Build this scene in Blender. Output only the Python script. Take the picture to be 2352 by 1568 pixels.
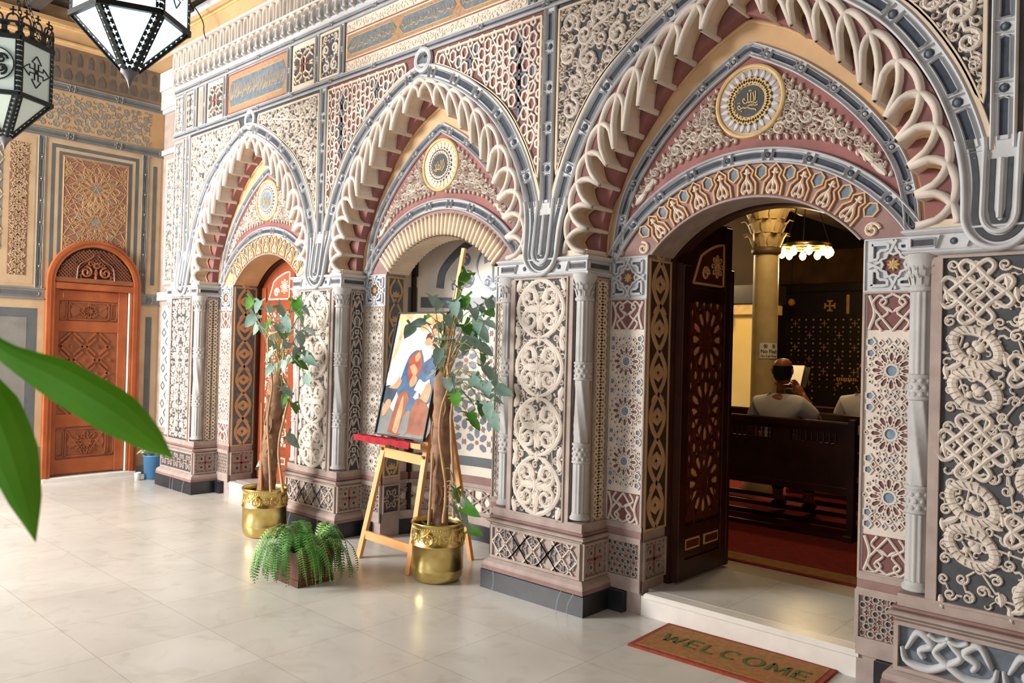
import bpy, math, random
import numpy as np
from mathutils import Matrix, Vector, Euler
PI = math.pi
for o in list(bpy.data.objects): bpy.data.objects.remove(o)
sc = bpy.context.scene
C = sc.collection

# ------------------------------------------------------------------ camera
FPX = 1810.79; YAW = math.radians(42.5638); PIT = math.radians(0.4867); ROL = math.radians(1.4544)
EYE = np.array([0, 0, 1.6])
FW = np.array([-math.sin(YAW)*math.cos(PIT), math.cos(YAW)*math.cos(PIT), math.sin(PIT)])
_r = np.cross(FW, [0, 0, 1]); _r /= np.linalg.norm(_r); _u = np.cross(_r, FW)
RT = math.cos(ROL)*_r + math.sin(ROL)*_u
UP = -math.sin(ROL)*_r + math.cos(ROL)*_u
cam = bpy.data.objects.new('camera', bpy.data.cameras.new('camera'))
cam.data.sensor_width = 36; cam.data.lens = FPX/2352*36
cam.data.clip_start = 0.05; cam.data.clip_end = 100
cam.matrix_world = Matrix(((RT[0], UP[0], -FW[0], EYE[0]), (RT[1], UP[1], -FW[1], EYE[1]),
                           (RT[2], UP[2], -FW[2], EYE[2]), (0, 0, 0, 1)))
cam.data.dof.use_dof = True; cam.data.dof.focus_distance = 4.6; cam.data.dof.aperture_fstop = 5.6
C.objects.link(cam); sc.camera = cam

# ------------------------------------------------------------------ light and exposure
sc.view_settings.view_transform = 'Standard'; sc.view_settings.look = 'None'
sc.view_settings.gamma = 1.0; sc.view_settings.use_curve_mapping = False
sc.view_settings.exposure = 0.3
w = bpy.data.worlds.new('world'); sc.world = w; w.use_nodes = True
w.node_tree.nodes['Background'].inputs[0].default_value = (0.95, 0.97, 1.0, 1)
w.node_tree.nodes['Background'].inputs[1].default_value = 0.42

def area(name, loc, target, sx, sy, power, col):
    l = bpy.data.lights.new(name, 'AREA'); l.shape = 'RECTANGLE'; l.size = sx; l.size_y = sy
    l.energy = power; l.color = col
    o = bpy.data.objects.new(name, l); C.objects.link(o); o.location = loc
    o.rotation_euler = (Vector(target)-Vector(loc)).to_track_quat('-Z', 'Y').to_euler(); return o
# daylight coming in through the open courtyard side of the porch
area('courtyard_daylight', (-8.3, -2.2, 2.9), (-6.7, 3.9, 2.3), 2.4, 2.2, 760, (1.0, 0.97, 0.93))
area('courtyard_daylight', (-3.0, -5.0, 2.6), (-3.0, 3.9, 1.8), 3.2, 2.4, 55, (0.97, 0.97, 1.0))
def point(name, loc, power, col, r=0.08):
    l = bpy.data.lights.new(name, 'POINT'); l.energy = power; l.color = col; l.shadow_soft_size = r
    o = bpy.data.objects.new(name, l); C.objects.link(o); o.location = loc; return o

# ------------------------------------------------------------------ materials
def srgb(c):
    return tuple(((x/12.92) if x <= 0.04045 else ((x+0.055)/1.055)**2.4) for x in c)
MATS = {}
def mat(name, col, rough=0.75, metal=0.0, var=0.12, scale=6.0, bump=0.15, col2=None, bscale=60.0, emit=0.0, ecol=None, spec=0.4, trans=0.0, detail=6.0):
    m = bpy.data.materials.new(name); m.use_nodes = True; nt = m.node_tree; N = nt.nodes; L = nt.links
    b = N['Principled BSDF']
    tc = N.new('ShaderNodeTexCoord')
    nz = N.new('ShaderNodeTexNoise'); nz.inputs['Scale'].default_value = scale; nz.inputs['Detail'].default_value = detail
    L.new(tc.outputs['Object'], nz.inputs['Vector'])
    cr = N.new('ShaderNodeValToRGB'); a = srgb(col)
    if col2 is None:
        lo = tuple(max(0, x*(1-var)) for x in a); hi = tuple(min(1, x*(1+var)) for x in a)
    else: lo = srgb(col2); hi = a
    cr.color_ramp.elements[0].position = 0.3; cr.color_ramp.elements[0].color = lo+(1,)
    cr.color_ramp.elements[1].position = 0.7; cr.color_ramp.elements[1].color = hi+(1,)
    L.new(nz.outputs['Fac'], cr.inputs['Fac']); L.new(cr.outputs['Color'], b.inputs['Base Color'])
    b.inputs['Roughness'].default_value = rough; b.inputs['Metallic'].default_value = metal
    b.inputs['Specular IOR Level'].default_value = spec
    if trans: b.inputs['Transmission Weight'].default_value = trans
    if bump:
        n2 = N.new('ShaderNodeTexNoise'); n2.inputs['Scale'].default_value = bscale; n2.inputs['Detail'].default_value = 4
        L.new(tc.outputs['Object'], n2.inputs['Vector'])
        bp = N.new('ShaderNodeBump'); bp.inputs['Strength'].default_value = bump; bp.inputs['Distance'].default_value = 0.004
        L.new(n2.outputs['Fac'], bp.inputs['Height']); L.new(bp.outputs['Normal'], b.inputs['Normal'])
    if emit:
        b.inputs['Emission Color'].default_value = srgb(ecol or col)+(1,); b.inputs['Emission Strength'].default_value = emit
    MATS[name] = m; return m
CREAM = mat('cream_stone', (0.81, 0.765, 0.72), var=0.14, scale=5, bump=0.35)
WARM = mat('warm_cream_stone', (0.85, 0.775, 0.685), var=0.10, scale=5, bump=0.3)
GREY = mat('pale_grey_stone', (0.75, 0.755, 0.765), var=0.12, scale=5, bump=0.35)
SLOT = mat('blue_grey_paint', (0.40, 0.44, 0.48), var=0.25, scale=20, bump=0.1)
DARK = mat('dark_blue_ground', (0.28, 0.29, 0.305), var=0.2, scale=20, bump=0.1)
BLUE = mat('dusty_blue_paint', (0.45, 0.53, 0.60), var=0.25, scale=30, bump=0.1)
RED = mat('brick_red_paint', (0.55, 0.36, 0.345), var=0.18, scale=10, bump=0.1)
DRED = mat('dark_red_paint', (0.46, 0.30, 0.29), var=0.18, scale=10, bump=0.1)
FRZ = mat('brown_gilt_ground', (0.68, 0.54, 0.42), col2=(0.58, 0.45, 0.35), scale=60, bump=0.3)
NAVY = mat('navy_slot_paint', (0.22, 0.25, 0.30), var=0.3, scale=25, bump=0.1)
OCH = mat('ochre_stone', (0.79, 0.645, 0.48), var=0.12, scale=5, bump=0.2)
GOLD = mat('gold_paint', (0.78, 0.66, 0.44), var=0.15, scale=15, rough=0.5)
PINK = mat('rose_stone', (0.69, 0.63, 0.595), col2=(0.61, 0.54, 0.51), scale=9, bump=0.3)
PSTR = mat('rose_stripe_stone', (0.56, 0.44, 0.42), var=0.15, scale=9, bump=0.3)
BLACK = mat('black_marble', (0.17, 0.18, 0.20), col2=(0.10, 0.11, 0.13), scale=7, rough=0.28, bump=0.03)
VEIN = mat('grey_vein_marble', (0.45, 0.48, 0.50), var=0.2, rough=0.3, bump=0)
WOODO = mat('orange_wood', (0.69, 0.38, 0.20), col2=(0.57, 0.28, 0.14), scale=4, rough=0.42, bump=0.08)
WOODC = mat('carved_brown_wood', (0.56, 0.32, 0.20), var=0.2, scale=8, rough=0.5, bump=0.1)
WOODR = mat('red_wood', (0.56, 0.27, 0.16), var=0.15, scale=5, rough=0.35, bump=0.05)
WOODD = mat('dark_wood', (0.26, 0.12, 0.075), col2=(0.16, 0.075, 0.05), scale=6, rough=0.3, bump=0.08)
PEW = mat('pew_wood', (0.27, 0.14, 0.09), col2=(0.18, 0.09, 0.06), scale=5, rough=0.25, bump=0.05)
PINE = mat('pine_wood', (0.90, 0.66, 0.43), var=0.08, scale=8, rough=0.4, bump=0.05)
GCOL = mat('colonette_grey_stone', (0.70, 0.695, 0.69), var=0.14, scale=6, bump=0.35)
RGRD = mat('brown_reveal_ground', (0.27, 0.20, 0.16), var=0.2, scale=12)
WHITE = mat('white_marble', (0.88, 0.86, 0.83), var=0.05, scale=9, rough=0.3, bump=0.05)
IVORY = mat('ivory_inlay', (0.95, 0.90, 0.80), var=0.05, rough=0.4, bump=0)
BRASS = mat('brass', (0.90, 0.82, 0.56), col2=(0.80, 0.69, 0.40), scale=14, rough=0.27, metal=1.0, bump=0.12, bscale=25)
IRON = mat('dark_bronze', (0.16, 0.17, 0.17), var=0.3, rough=0.5, metal=0.5, bump=0.2)
IRONG = mat('worn_grey_metal', (0.42, 0.42, 0.45), var=0.3, rough=0.5, metal=0.4, bump=0.2)

# ------------------------------------------------------------------ mesh builder
def plane(o, U, V, N):
    o, U, V, N = [np.array(q, float) for q in (o, U, V, N)]
    return lambda u, v, w: o + np.multiply.outer(np.asarray(u, float), U) + np.multiply.outer(np.asarray(v, float), V) + np.multiply.outer(np.asarray(w, float)+0*np.asarray(u, float), N)
def face_y(y): return plane((0, y, 0), (1, 0, 0), (0, 0, 1), (0, -1, 0))      # u = x, v = z, out = towards the porch
def face_x(x, s=1): return plane((x, 0, 0), (0, 1, 0), (0, 0, 1), (s, 0, 0))  # u = y, v = z
def face_z(z): return plane((0, 0, z), (1, 0, 0), (0, 1, 0), (0, 0, 1))
IDEN = plane((0, 0, 0), (1, 0, 0), (0, 1, 0), (0, 0, 1))
def wl(o):                                          # world position of an unrotated parent
    p = np.zeros(3)
    while o is not None: p += np.array(o.location); o = o.parent
    return p
class MB:
    def __init__(s): s.v = []; s.q = []; s.qm = []; s.ng = []; s.nm = []; s.n = 0; s.mats = []; s.sm = []; s.nsm = []
    def mi(s, m):
        if m not in s.mats: s.mats.append(m)
        return s.mats.index(m)
    def add(s, V, quads=None, m=None, ngons=None, smooth=False):
        V = np.asarray(V, float).reshape(-1, 3); k = s.mi(m)
        if quads is not None and len(quads):
            quads = np.asarray(quads, int); s.q.append(quads+s.n); s.qm.append(np.full(len(quads), k)); s.sm.append(np.full(len(quads), smooth))
        for g in (ngons or []): s.ng.append([i+s.n for i in g]); s.nm.append(k); s.nsm.append(smooth)
        s.v.append(V); s.n += len(V)
    def build(s, name, parent=None):
        me = bpy.data.meshes.new(name)
        V = np.concatenate(s.v) if s.v else np.zeros((0, 3))
        if parent is not None: V = V-wl(parent)
        Q = np.concatenate(s.q) if s.q else np.zeros((0, 4), int)
        qm = np.concatenate(s.qm) if s.qm else np.zeros(0, int); sm = np.concatenate(s.sm) if s.sm else np.zeros(0, bool)
        nl = len(Q)*4+sum(len(g) for g in s.ng)
        me.vertices.add(len(V)); me.vertices.foreach_set('co', V.ravel())
        me.loops.add(nl); li = np.concatenate([Q.ravel()]+[np.array(g) for g in s.ng]) if nl else np.zeros(0, int)
        me.loops.foreach_set('vertex_index', li.astype(np.int32))
        tot = np.concatenate([np.full(len(Q), 4), np.array([len(g) for g in s.ng], int)]).astype(np.int32)
        st = np.concatenate([[0], np.cumsum(tot)[:-1]]).astype(np.int32) if len(tot) else tot
        me.polygons.add(len(tot)); me.polygons.foreach_set('loop_start', st); me.polygons.foreach_set('loop_total', tot)
        me.polygons.foreach_set('material_index', np.concatenate([qm, np.array(s.nm, int)]).astype(np.int32))
        me.polygons.foreach_set('use_smooth', np.concatenate([sm, np.array(s.nsm, bool)]).astype(bool))
        for m in s.mats: me.materials.append(m)
        me.validate(); me.update(calc_edges=True)
        o = bpy.data.objects.new(name, me); C.objects.link(o)
        if parent is not None: o.parent = parent
        return o
    # --- shapes
    def rect(s, F, u0, u1, v0, v1, w=0.0, m=None):
        s.add(F(np.array([u0, u1, u1, u0]), np.array([v0, v0, v1, v1]), np.full(4, w)), [[0, 1, 2, 3]], m)
    def box(s, F, u0, u1, v0, v1, w0, w1, m=None, bev=0.0):
        b = bev
        if not b:
            U = [u0, u1, u1, u0]*2; V = [v0, v0, v1, v1]*2; W = [w0]*4+[w1]*4
            s.add(F(np.array(U), np.array(V), np.array(W)), [[0, 1, 2, 3], [4, 5, 6, 7], [0, 1, 5, 4], [1, 2, 6, 5], [2, 3, 7, 6], [3, 0, 4, 7]], m)
        else:
            U = [u0, u1, u1, u0]*2+[u0+b, u1-b, u1-b, u0+b]; V = [v0, v0, v1, v1]*2+[v0+b, v0+b, v1-b, v1-b]; W = [w0]*4+[w1-b]*4+[w1]*4
            s.add(F(np.array(U), np.array(V), np.array(W)), [[0, 1, 2, 3], [8, 9, 10, 11], [0, 1, 5, 4], [1, 2, 6, 5], [2, 3, 7, 6], [3, 0, 4, 7], [4, 5, 9, 8], [5, 6, 10, 9], [6, 7, 11, 10], [7, 4, 8, 11]], m)
    def stroke(s, F, P, wd, h, m, base=0.0, closed=False, k=5, smooth=False, minw=0.0008):
        P = np.asarray(P, float); n = len(P)
        if n < 2: return
        wd = np.maximum(np.broadcast_to(np.asarray(wd, float), (n,)), minw); h = np.broadcast_to(np.asarray(h, float), (n,))
        if closed: T = np.roll(P, -1, 0)-np.roll(P, 1, 0)
        else:
            T = np.empty_like(P); T[1:-1] = P[2:]-P[:-2]; T[0] = P[1]-P[0]; T[-1] = P[-1]-P[-2]
        L = np.linalg.norm(T, axis=1, keepdims=True); L[L == 0] = 1; T = T/L
        Nn = np.stack([-T[:, 1], T[:, 0]], 1)
        if k == 5: a = np.array([-1, -.78, 0, .78, 1]); b = np.array([0, .72, 1, .72, 0])
        elif k == 4: a = np.array([-1, -.85, .85, 1]); b = np.array([0, 1, 1, 0])
        elif k == 3: a = np.array([-1, 0, 1]); b = np.array([0, 1, 0])
        else:
            th = np.linspace(PI, 0, k); a = np.cos(th); b = np.sin(th)
        K = len(a)
        U = P[:, 0][:, None]+Nn[:, 0][:, None]*a*wd[:, None]; V = P[:, 1][:, None]+Nn[:, 1][:, None]*a*wd[:, None]
        W = base+b*h[:, None]
        X = F(U.ravel(), V.ravel(), W.ravel())
        i = np.arange(n if closed else n-1)[:, None]; j = np.arange(K-1)[None, :]
        i2 = (i+1) % n
        Q = np.stack([i2*K+j, i2*K+j+1, i*K+j+1, i*K+j], -1).reshape(-1, 4)
        ng = None if closed else [list(range(K)), [(n-1)*K+q for q in range(K)][::-1]]
        s.add(X, Q, m, ng, smooth)
    def poly(s, F, P, w0, w1, m, top=None):
        P = np.asarray(P, float); n = len(P)
        X = np.concatenate([F(P[:, 0], P[:, 1], np.full(n, w0)), F(P[:, 0], P[:, 1], np.full(n, w1))])
        Q = [[i, (i+1) % n, n+(i+1) % n, n+i] for i in range(n)] if w1 != w0 else []
        s.add(X, Q, m)
        s.add(F(P[:, 0], P[:, 1], np.full(n, w1)), None, top or m, [list(range(n))])
    def disc(s, F, c, r, w0, w1, m, n=12, rot=0.0, ry=None):
        t = np.linspace(0, 2*PI, n, endpoint=False)+rot
        s.poly(F, np.stack([c[0]+r*np.cos(t), c[1]+(ry or r)*np.sin(t)], 1), w0, w1, m)
    def dome(s, F, c, r, h, m, n=10, base=0.0):
        t = np.linspace(0, 2*PI, n, endpoint=False); R = [1, .8, .4]; Hh = [0, .6, .95]
        U = np.concatenate([c[0]+r*q*np.cos(t) for q in R]+[[c[0]]]); V = np.concatenate([c[1]+r*q*np.sin(t) for q in R]+[[c[1]]])
        W = np.concatenate([np.full(n, base+h*q) for q in Hh]+[[base+h]])
        Q = [[a*n+i, a*n+(i+1) % n, (a+1)*n+(i+1) % n, (a+1)*n+i] for a in range(2) for i in range(n)]
        s.add(F(U, V, W), Q, m, [[2*n+i, 2*n+(i+1) % n, 3*n] for i in range(n)], True)
    def hole(s, F, P, m, rim, rw=0.006, h=0.01, base=0.0):
        P = np.asarray(P, float); c = P.mean(0)
        s.poly(F, P, base+0.0008, base+0.0012, m)
        d = P-c; Ln = np.linalg.norm(d, axis=1, keepdims=True)
        s.stroke(F, P+d/Ln*rw, rw*1.05, h, rim, base, True, k=4)
    def strip(s, A, Bp, m, smooth=False):           # two 3-D polylines of equal length
        A = np.asarray(A, float); Bp = np.asarray(Bp, float); n = len(A); i = np.arange(n-1)
        s.add(np.concatenate([A, Bp]), np.stack([i, i+1, n+i+1, n+i], 1), m, None, smooth)
    def lathe(s, c, prof, m, n=32, smooth=True, cap=True, flute=None):
        prof = np.asarray(prof, float); k = len(prof); t = np.linspace(0, 2*PI, n, endpoint=False)
        V = []
        for (r, z) in prof:
            rr = r*(flute(t, z) if flute else np.ones(n)); V.append(np.stack([c[0]+rr*np.cos(t), c[1]+rr*np.sin(t), np.full(n, c[2]+z)], 1))
        V = np.concatenate(V)
        Q = [[a*n+i, a*n+(i+1) % n, (a+1)*n+(i+1) % n, (a+1)*n+i] for a in range(k-1) for i in range(n)]
        s.add(V, Q, m, None, smooth)
        if cap:
            s.add(V[:n], None, m, [list(range(n))]); s.add(V[-n:], None, m, [list(range(n))])
    def tube(s, P, r, m, n=8, smooth=True, cap=True):
        P = np.asarray(P, float); k = len(P); r = np.broadcast_to(np.asarray(r, float), (k,))
        T = np.gradient(P, axis=0); T /= np.linalg.norm(T, axis=1, keepdims=True)+1e-12
        a = np.array([0, 0, 1.0]) if abs(T[0][2]) < .9 else np.array([1.0, 0, 0])
        U = np.cross(T[0], a); U /= np.linalg.norm(U); t = np.linspace(0, 2*PI, n, endpoint=False); V = []
        for i in range(k):
            U = U-T[i]*(U@T[i]); U /= np.linalg.norm(U)+1e-12; W = np.cross(T[i], U)
            V.append(P[i]+r[i]*(np.outer(np.cos(t), U)+np.outer(np.sin(t), W)))
        V = np.concatenate(V)
        Q = [[q*n+i, q*n+(i+1) % n, (q+1)*n+(i+1) % n, (q+1)*n+i] for q in range(k-1) for i in range(n)]
        s.add(V, Q, m, [list(range(n)), [(k-1)*n+i for i in range(n)]] if cap else None, smooth)
    def bar(s, a, b, wx, wz, m, up=(0, 0, 1)):       # rectangular bar from a to b
        a = np.array(a, float); b = np.array(b, float); d = b-a; L = np.linalg.norm(d); d /= L
        x = np.cross(d, up); x /= np.linalg.norm(x); z = np.cross(x, d)
        s.box(plane(a, x, z, d), -wx/2, wx/2, -wz/2, wz/2, 0, L, m)

def crom(P, n):                                     # smooth curve through points
    P = np.asarray(P, float); P = np.vstack([2*P[0]-P[1], P, 2*P[-1]-P[-2]]); out = []; K = len(P)-3
    for s_ in np.linspace(0, K-1e-9, n):
        i = int(s_); t = s_-i; a, b, c, d = P[i:i+4]
        out.append(0.5*((2*b)+(c-a)*t+(2*a-5*b+4*c-d)*t*t+(3*b-a-3*c+d)*t**3))
    return np.array(out)
def resamp(P, n=None, step=None):
    P = np.asarray(P, float); L = np.concatenate([[0], np.cumsum(np.linalg.norm(np.diff(P, axis=0), axis=1))])
    if n is None: n = max(2, int(round(L[-1]/step))+1)
    s_ = np.linspace(0, L[-1], n); return np.stack([np.interp(s_, L, P[:, i]) for i in range(P.shape[1])], 1)
def arc(c, r, a0, a1, n=10, ry=None):
    t = np.radians(np.linspace(a0, a1, n)); return np.stack([c[0]+r*np.cos(t), c[1]+(ry or r)*np.sin(t)], 1)
def inside_dist(P, poly):                           # signed distance, positive inside
    P = np.asarray(P, float); poly = np.asarray(poly, float); A = poly; Bq = np.roll(poly, -1, 0)
    d = np.full(len(P), 1e9); ins = np.zeros(len(P), bool)
    for a, b in zip(A, Bq):
        ab = b-a; t = np.clip(((P-a)@ab)/(ab@ab+1e-12), 0, 1); d = np.minimum(d, np.linalg.norm(P-a-t[:, None]*ab, axis=1))
        c = ((a[1] > P[:, 1]) != (b[1] > P[:, 1])); x = (b[0]-a[0])*(P[:, 1]-a[1])/(b[1]-a[1]+1e-12)+a[0]; ins ^= c & (P[:, 0] < x)
    return np.where(ins, d, -d)
def pathmap(path, base):                            # u along a path, v across it, w out of `base` plane
    P = np.asarray(path, float); L = np.concatenate([[0], np.cumsum(np.linalg.norm(np.diff(P, axis=0), axis=1))])
    T = np.gradient(P, axis=0); T /= np.linalg.norm(T, axis=1, keepdims=True); Nn = np.stack([-T[:, 1], T[:, 0]], 1)
    def F(u, v, w):
        u = np.asarray(u, float); x = np.interp(u, L, P[:, 0]); z = np.interp(u, L, P[:, 1])
        nx = np.interp(u, L, Nn[:, 0]); nz = np.interp(u, L, Nn[:, 1])
        return base(x+nx*v, z+nz*v, w)
    return F, L[-1]

# ------------------------------------------------------------------ ornament
def petal(b, F, p, ang, L, wd, h, m, bend=0.0, base=0.0):
    n = 6; t = np.linspace(0, 1, n); a = ang+bend*t
    P = np.stack([p[0]+np.concatenate([[0], np.cumsum(np.cos(a[:-1]))])*L/(n-1), p[1]+np.concatenate([[0], np.cumsum(np.sin(a[:-1]))])*L/(n-1)], 1)
    b.stroke(F, P, wd*np.array([.35, .8, 1, .9, .6, .08]), h, m, base)
def scroll(b, F, c, r, ang, hand, m, h, base=0.0, rich=1):
    n = max(9, int(16*rich)); t = np.linspace(0, 1, n); a = ang+hand*t*2*PI*1.2; rr = r*(.86-.62*t**1.1)
    b.stroke(F, np.stack([c[0]+rr*np.cos(a), c[1]+rr*np.sin(a)], 1), r*(.205-.05*t), h, m, base)
    e = (c[0]+rr[-1]*math.cos(a[-1]), c[1]+rr[-1]*math.sin(a[-1]))
    for q in (-.9, 0, .9): petal(b, F, e, a[-1]+hand*1.2+q, r*.50, r*.17, h*1.05, m, 0, base)
    for q in (.28, .5):
        i = int(q*(n-1)); petal(b, F, (c[0]+rr[i]*math.cos(a[i]), c[1]+rr[i]*math.sin(a[i])), a[i]+hand*2.3, r*.46, r*.15, h*.9, m, hand*.9, base)
def arabesque(b, F, poly, m, rmax, rmin, h=0.012, seed=1, mirror=None, base=0.0, gap=0.001, nmax=400, cand=None):
    rng = np.random.default_rng(seed); poly = np.asarray(poly, float); lo = poly.min(0); hi = poly.max(0)
    ncand = cand or int(np.clip(np.prod(hi-lo)/(rmin*rmin)*3, 400, 9000))
    P = lo+(hi-lo)*rng.random((ncand, 2)); D = inside_dist(P, poly); k = D > rmin; P = P[k]; D = D[k]; out = []
    while len(P) and len(out) < nmax:
        Q = np.minimum(D, rmax); j = int(np.argmax(Q+1e-4*rng.random(len(Q)))); r = float(Q[j])
        if r < rmin: break
        c = P[j].copy(); out.append((c, r)); dd = np.linalg.norm(P-c, axis=1)-r-gap; D = np.minimum(D, dd); k = D > rmin*.95; P = P[k]; D = D[k]
    for i, (c, r) in enumerate(out):
        ang = rng.random()*2*PI; hd = 1 if rng.random() < .5 else -1
        near = sorted(out[:i], key=lambda q: np.linalg.norm(q[0]-c)-q[1])[:1]
        if near:
            c2, r2 = near[0]; ang = math.atan2(c2[1]-c[1], c2[0]-c[0])
        for sgn in ((1, -1) if mirror is not None else (1,)):
            def G(u, v, w, sgn=sgn): return F(u if sgn == 1 else 2*mirror-np.asarray(u), v, w)
            if r > rmin*2.3: scroll(b, G, c, r, ang, hd, m, h, base, 1 if r > rmax*.6 else .65)
            elif r > rmin*1.4:
                t = np.linspace(0, 1, 6); a = ang+hd*t*4.2; rr = r*(.95-.5*t)
                b.stroke(G, np.stack([c[0]+rr*np.cos(a), c[1]+rr*np.sin(a)], 1), r*.29*(1-.3*t), h, m, base)
            else: petal(b, G, (c[0]-r*.9*math.cos(ang), c[1]-r*.9*math.sin(ang)), ang, r*2.0, r*.66, h*.9, m, hd*.4, base)
            if near:
                c2, r2 = near[0]; u_ = (c2-c)/np.linalg.norm(c2-c)
                b.stroke(G, np.array([c+u_*r*.75, c2-u_*r2*.75]), min(r, r2)*.16, h*.9, m, base)
def knot(b, F, c, R, m, h=0.014, base=0.0):          # interlaced loops with eight ends
    for s1 in (45, -45):
        for off in (-.38, .38):
            a = math.radians(s1); ux, uy = math.cos(a), math.sin(a); ax, ay = -uy, ux
            t = np.linspace(0, 2*PI, 28, endpoint=False); L = R*1.0; wd = R*.30
            X = np.sign(np.cos(t))*np.abs(np.cos(t))**.7*L; Y = np.sign(np.sin(t))*np.abs(np.sin(t))**.75*wd*(.55+.45*np.abs(np.cos(t)))+off*R
            b.stroke(F, np.stack([c[0]+X*ux+Y*ax, c[1]+X*uy+Y*ay], 1), R*.085, h*(1+.12*np.cos(4*t)), m, base, True, k=5)
def zig(b, F, u0, u1, v0, v1, m, n, wd, h, base=0.0):
    P = [(u0+(u1-u0)*i/n, v0 if i % 2 else v1) for i in range(n+1)]; b.stroke(F, resamp(P, n*3+1), wd, h, m, base)
def frame(b, F, u0, u1, v0, v1, wd, h, m, base=0.0):
    for (a, c, d, e) in ((u0, u1, v0, v0+wd), (u0, u1, v1-wd, v1), (u0, u0+wd, v0+wd, v1-wd), (u1-wd, u1, v0+wd, v1-wd)): b.box(F, a, c, d, e, base, base+h, m)
def guilloche(b, F, u0, u1, v0, v1, m, per, h=0.008, hm=DARK, base=0.0):
    c = (u0+u1)/2; A = (u1-u0)/2*.82; n = max(1, int(round((v1-v0)/per))); per = (v1-v0)/n; v = np.linspace(v0, v1, n*10+1); ph = (v-v0)/per*PI
    for s_ in (1, -1): b.stroke(F, np.stack([c+s_*A*np.sin(ph), v], 1), (u1-u0)*.075, h, m, base, k=4)
    for s_ in (1, -1): b.stroke(F, np.stack([c+s_*A*np.cos(ph), v], 1), (u1-u0)*.06, h*.8, m, base, k=4)
    for i in range(n): b.disc(F, (c, v0+per*(i+.5)), (u1-u0)*.09, base, base+.0012, hm, 6, ry=(u1-u0)*.12)
def rosette12(b, F, c, R, rim, h=0.008, inner=BLUE, pet=DRED, base=0.0, n=12):
    b.disc(F, c, R*.27, base, base+.001, inner, n)
    b.stroke(F, arc(c, R*.33, 0, 360, n*2+1)[:-1], R*.07, h, rim, base, True, k=4)
    for i in range(n):
        a = 2*PI*i/n; T = lambda r, q: (c[0]+R*r*math.cos(a+q), c[1]+R*r*math.sin(a+q))
        b.hole(F, [T(.45, 0), T(.66, .16), T(.86, .13), T(.95, 0), T(.86, -.13), T(.66, -.16)], pet, rim, R*.055, h, base)
def starline(b, F, c, R, m, n=8, k=3, wd=.004, h=.008, base=0.0, rot=0.0):
    for i in range(n):
        a = 2*PI*i/n+rot; d = 2*PI*k/n
        b.stroke(F, resamp([(c[0]+R*math.cos(a), c[1]+R*math.sin(a)), (c[0]+R*math.cos(a+d), c[1]+R*math.sin(a+d))], 3), wd, h, m, base, k=4)
def latt(b, F, u0, u1, v0, v1, m, step, wd, h, ang=45, base=0.0):
    w_ = u1-u0; hh = v1-v0
    for s_ in (1, -1):
        t = math.tan(math.radians(ang)); n = int((w_+hh/t)/step)+2
        for i in range(n):
            x = u0-hh/t+i*step if s_ == 1 else u1+hh/t-i*step
            pts = [(x+s_*q/t, v0+q) for q in np.linspace(0, hh, 40)]; pts = [p for p in pts if u0 <= p[0] <= u1]
            if len(pts) > 1: b.stroke(F, [pts[0], pts[-1]], wd, h, m, base, k=4)

# ------------------------------------------------------------------ objects
def tag(o, label=None, cat=None, group=None, kind=None):
    if label: o['label'] = label
    if cat: o['category'] = cat
    if group: o['group'] = group
    if kind: o['kind'] = kind
    return o
def empty(name, loc=(0, 0, 0), parent=None, **k):
    o = bpy.data.objects.new(name, None); C.objects.link(o); o.location = np.array(loc)-(wl(parent) if parent is not None else 0); o.empty_display_size = 0.1
    if parent is not None: o.parent = parent
    return tag(o, **k)

# ================================================================== THE SETTING
S = 2.538; CX = [-2.01-2*S, -2.01-S, -2.01]; PX = [-2.01-2.5*S, -2.01-1.5*S, -2.01-.5*S, -2.01+.5*S]
YF, YP, YR = 3.87, 3.84, 4.09        # upper face, pier face, recessed face
XW = -9.55                           # left wall
TOPF = 3.81

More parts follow.
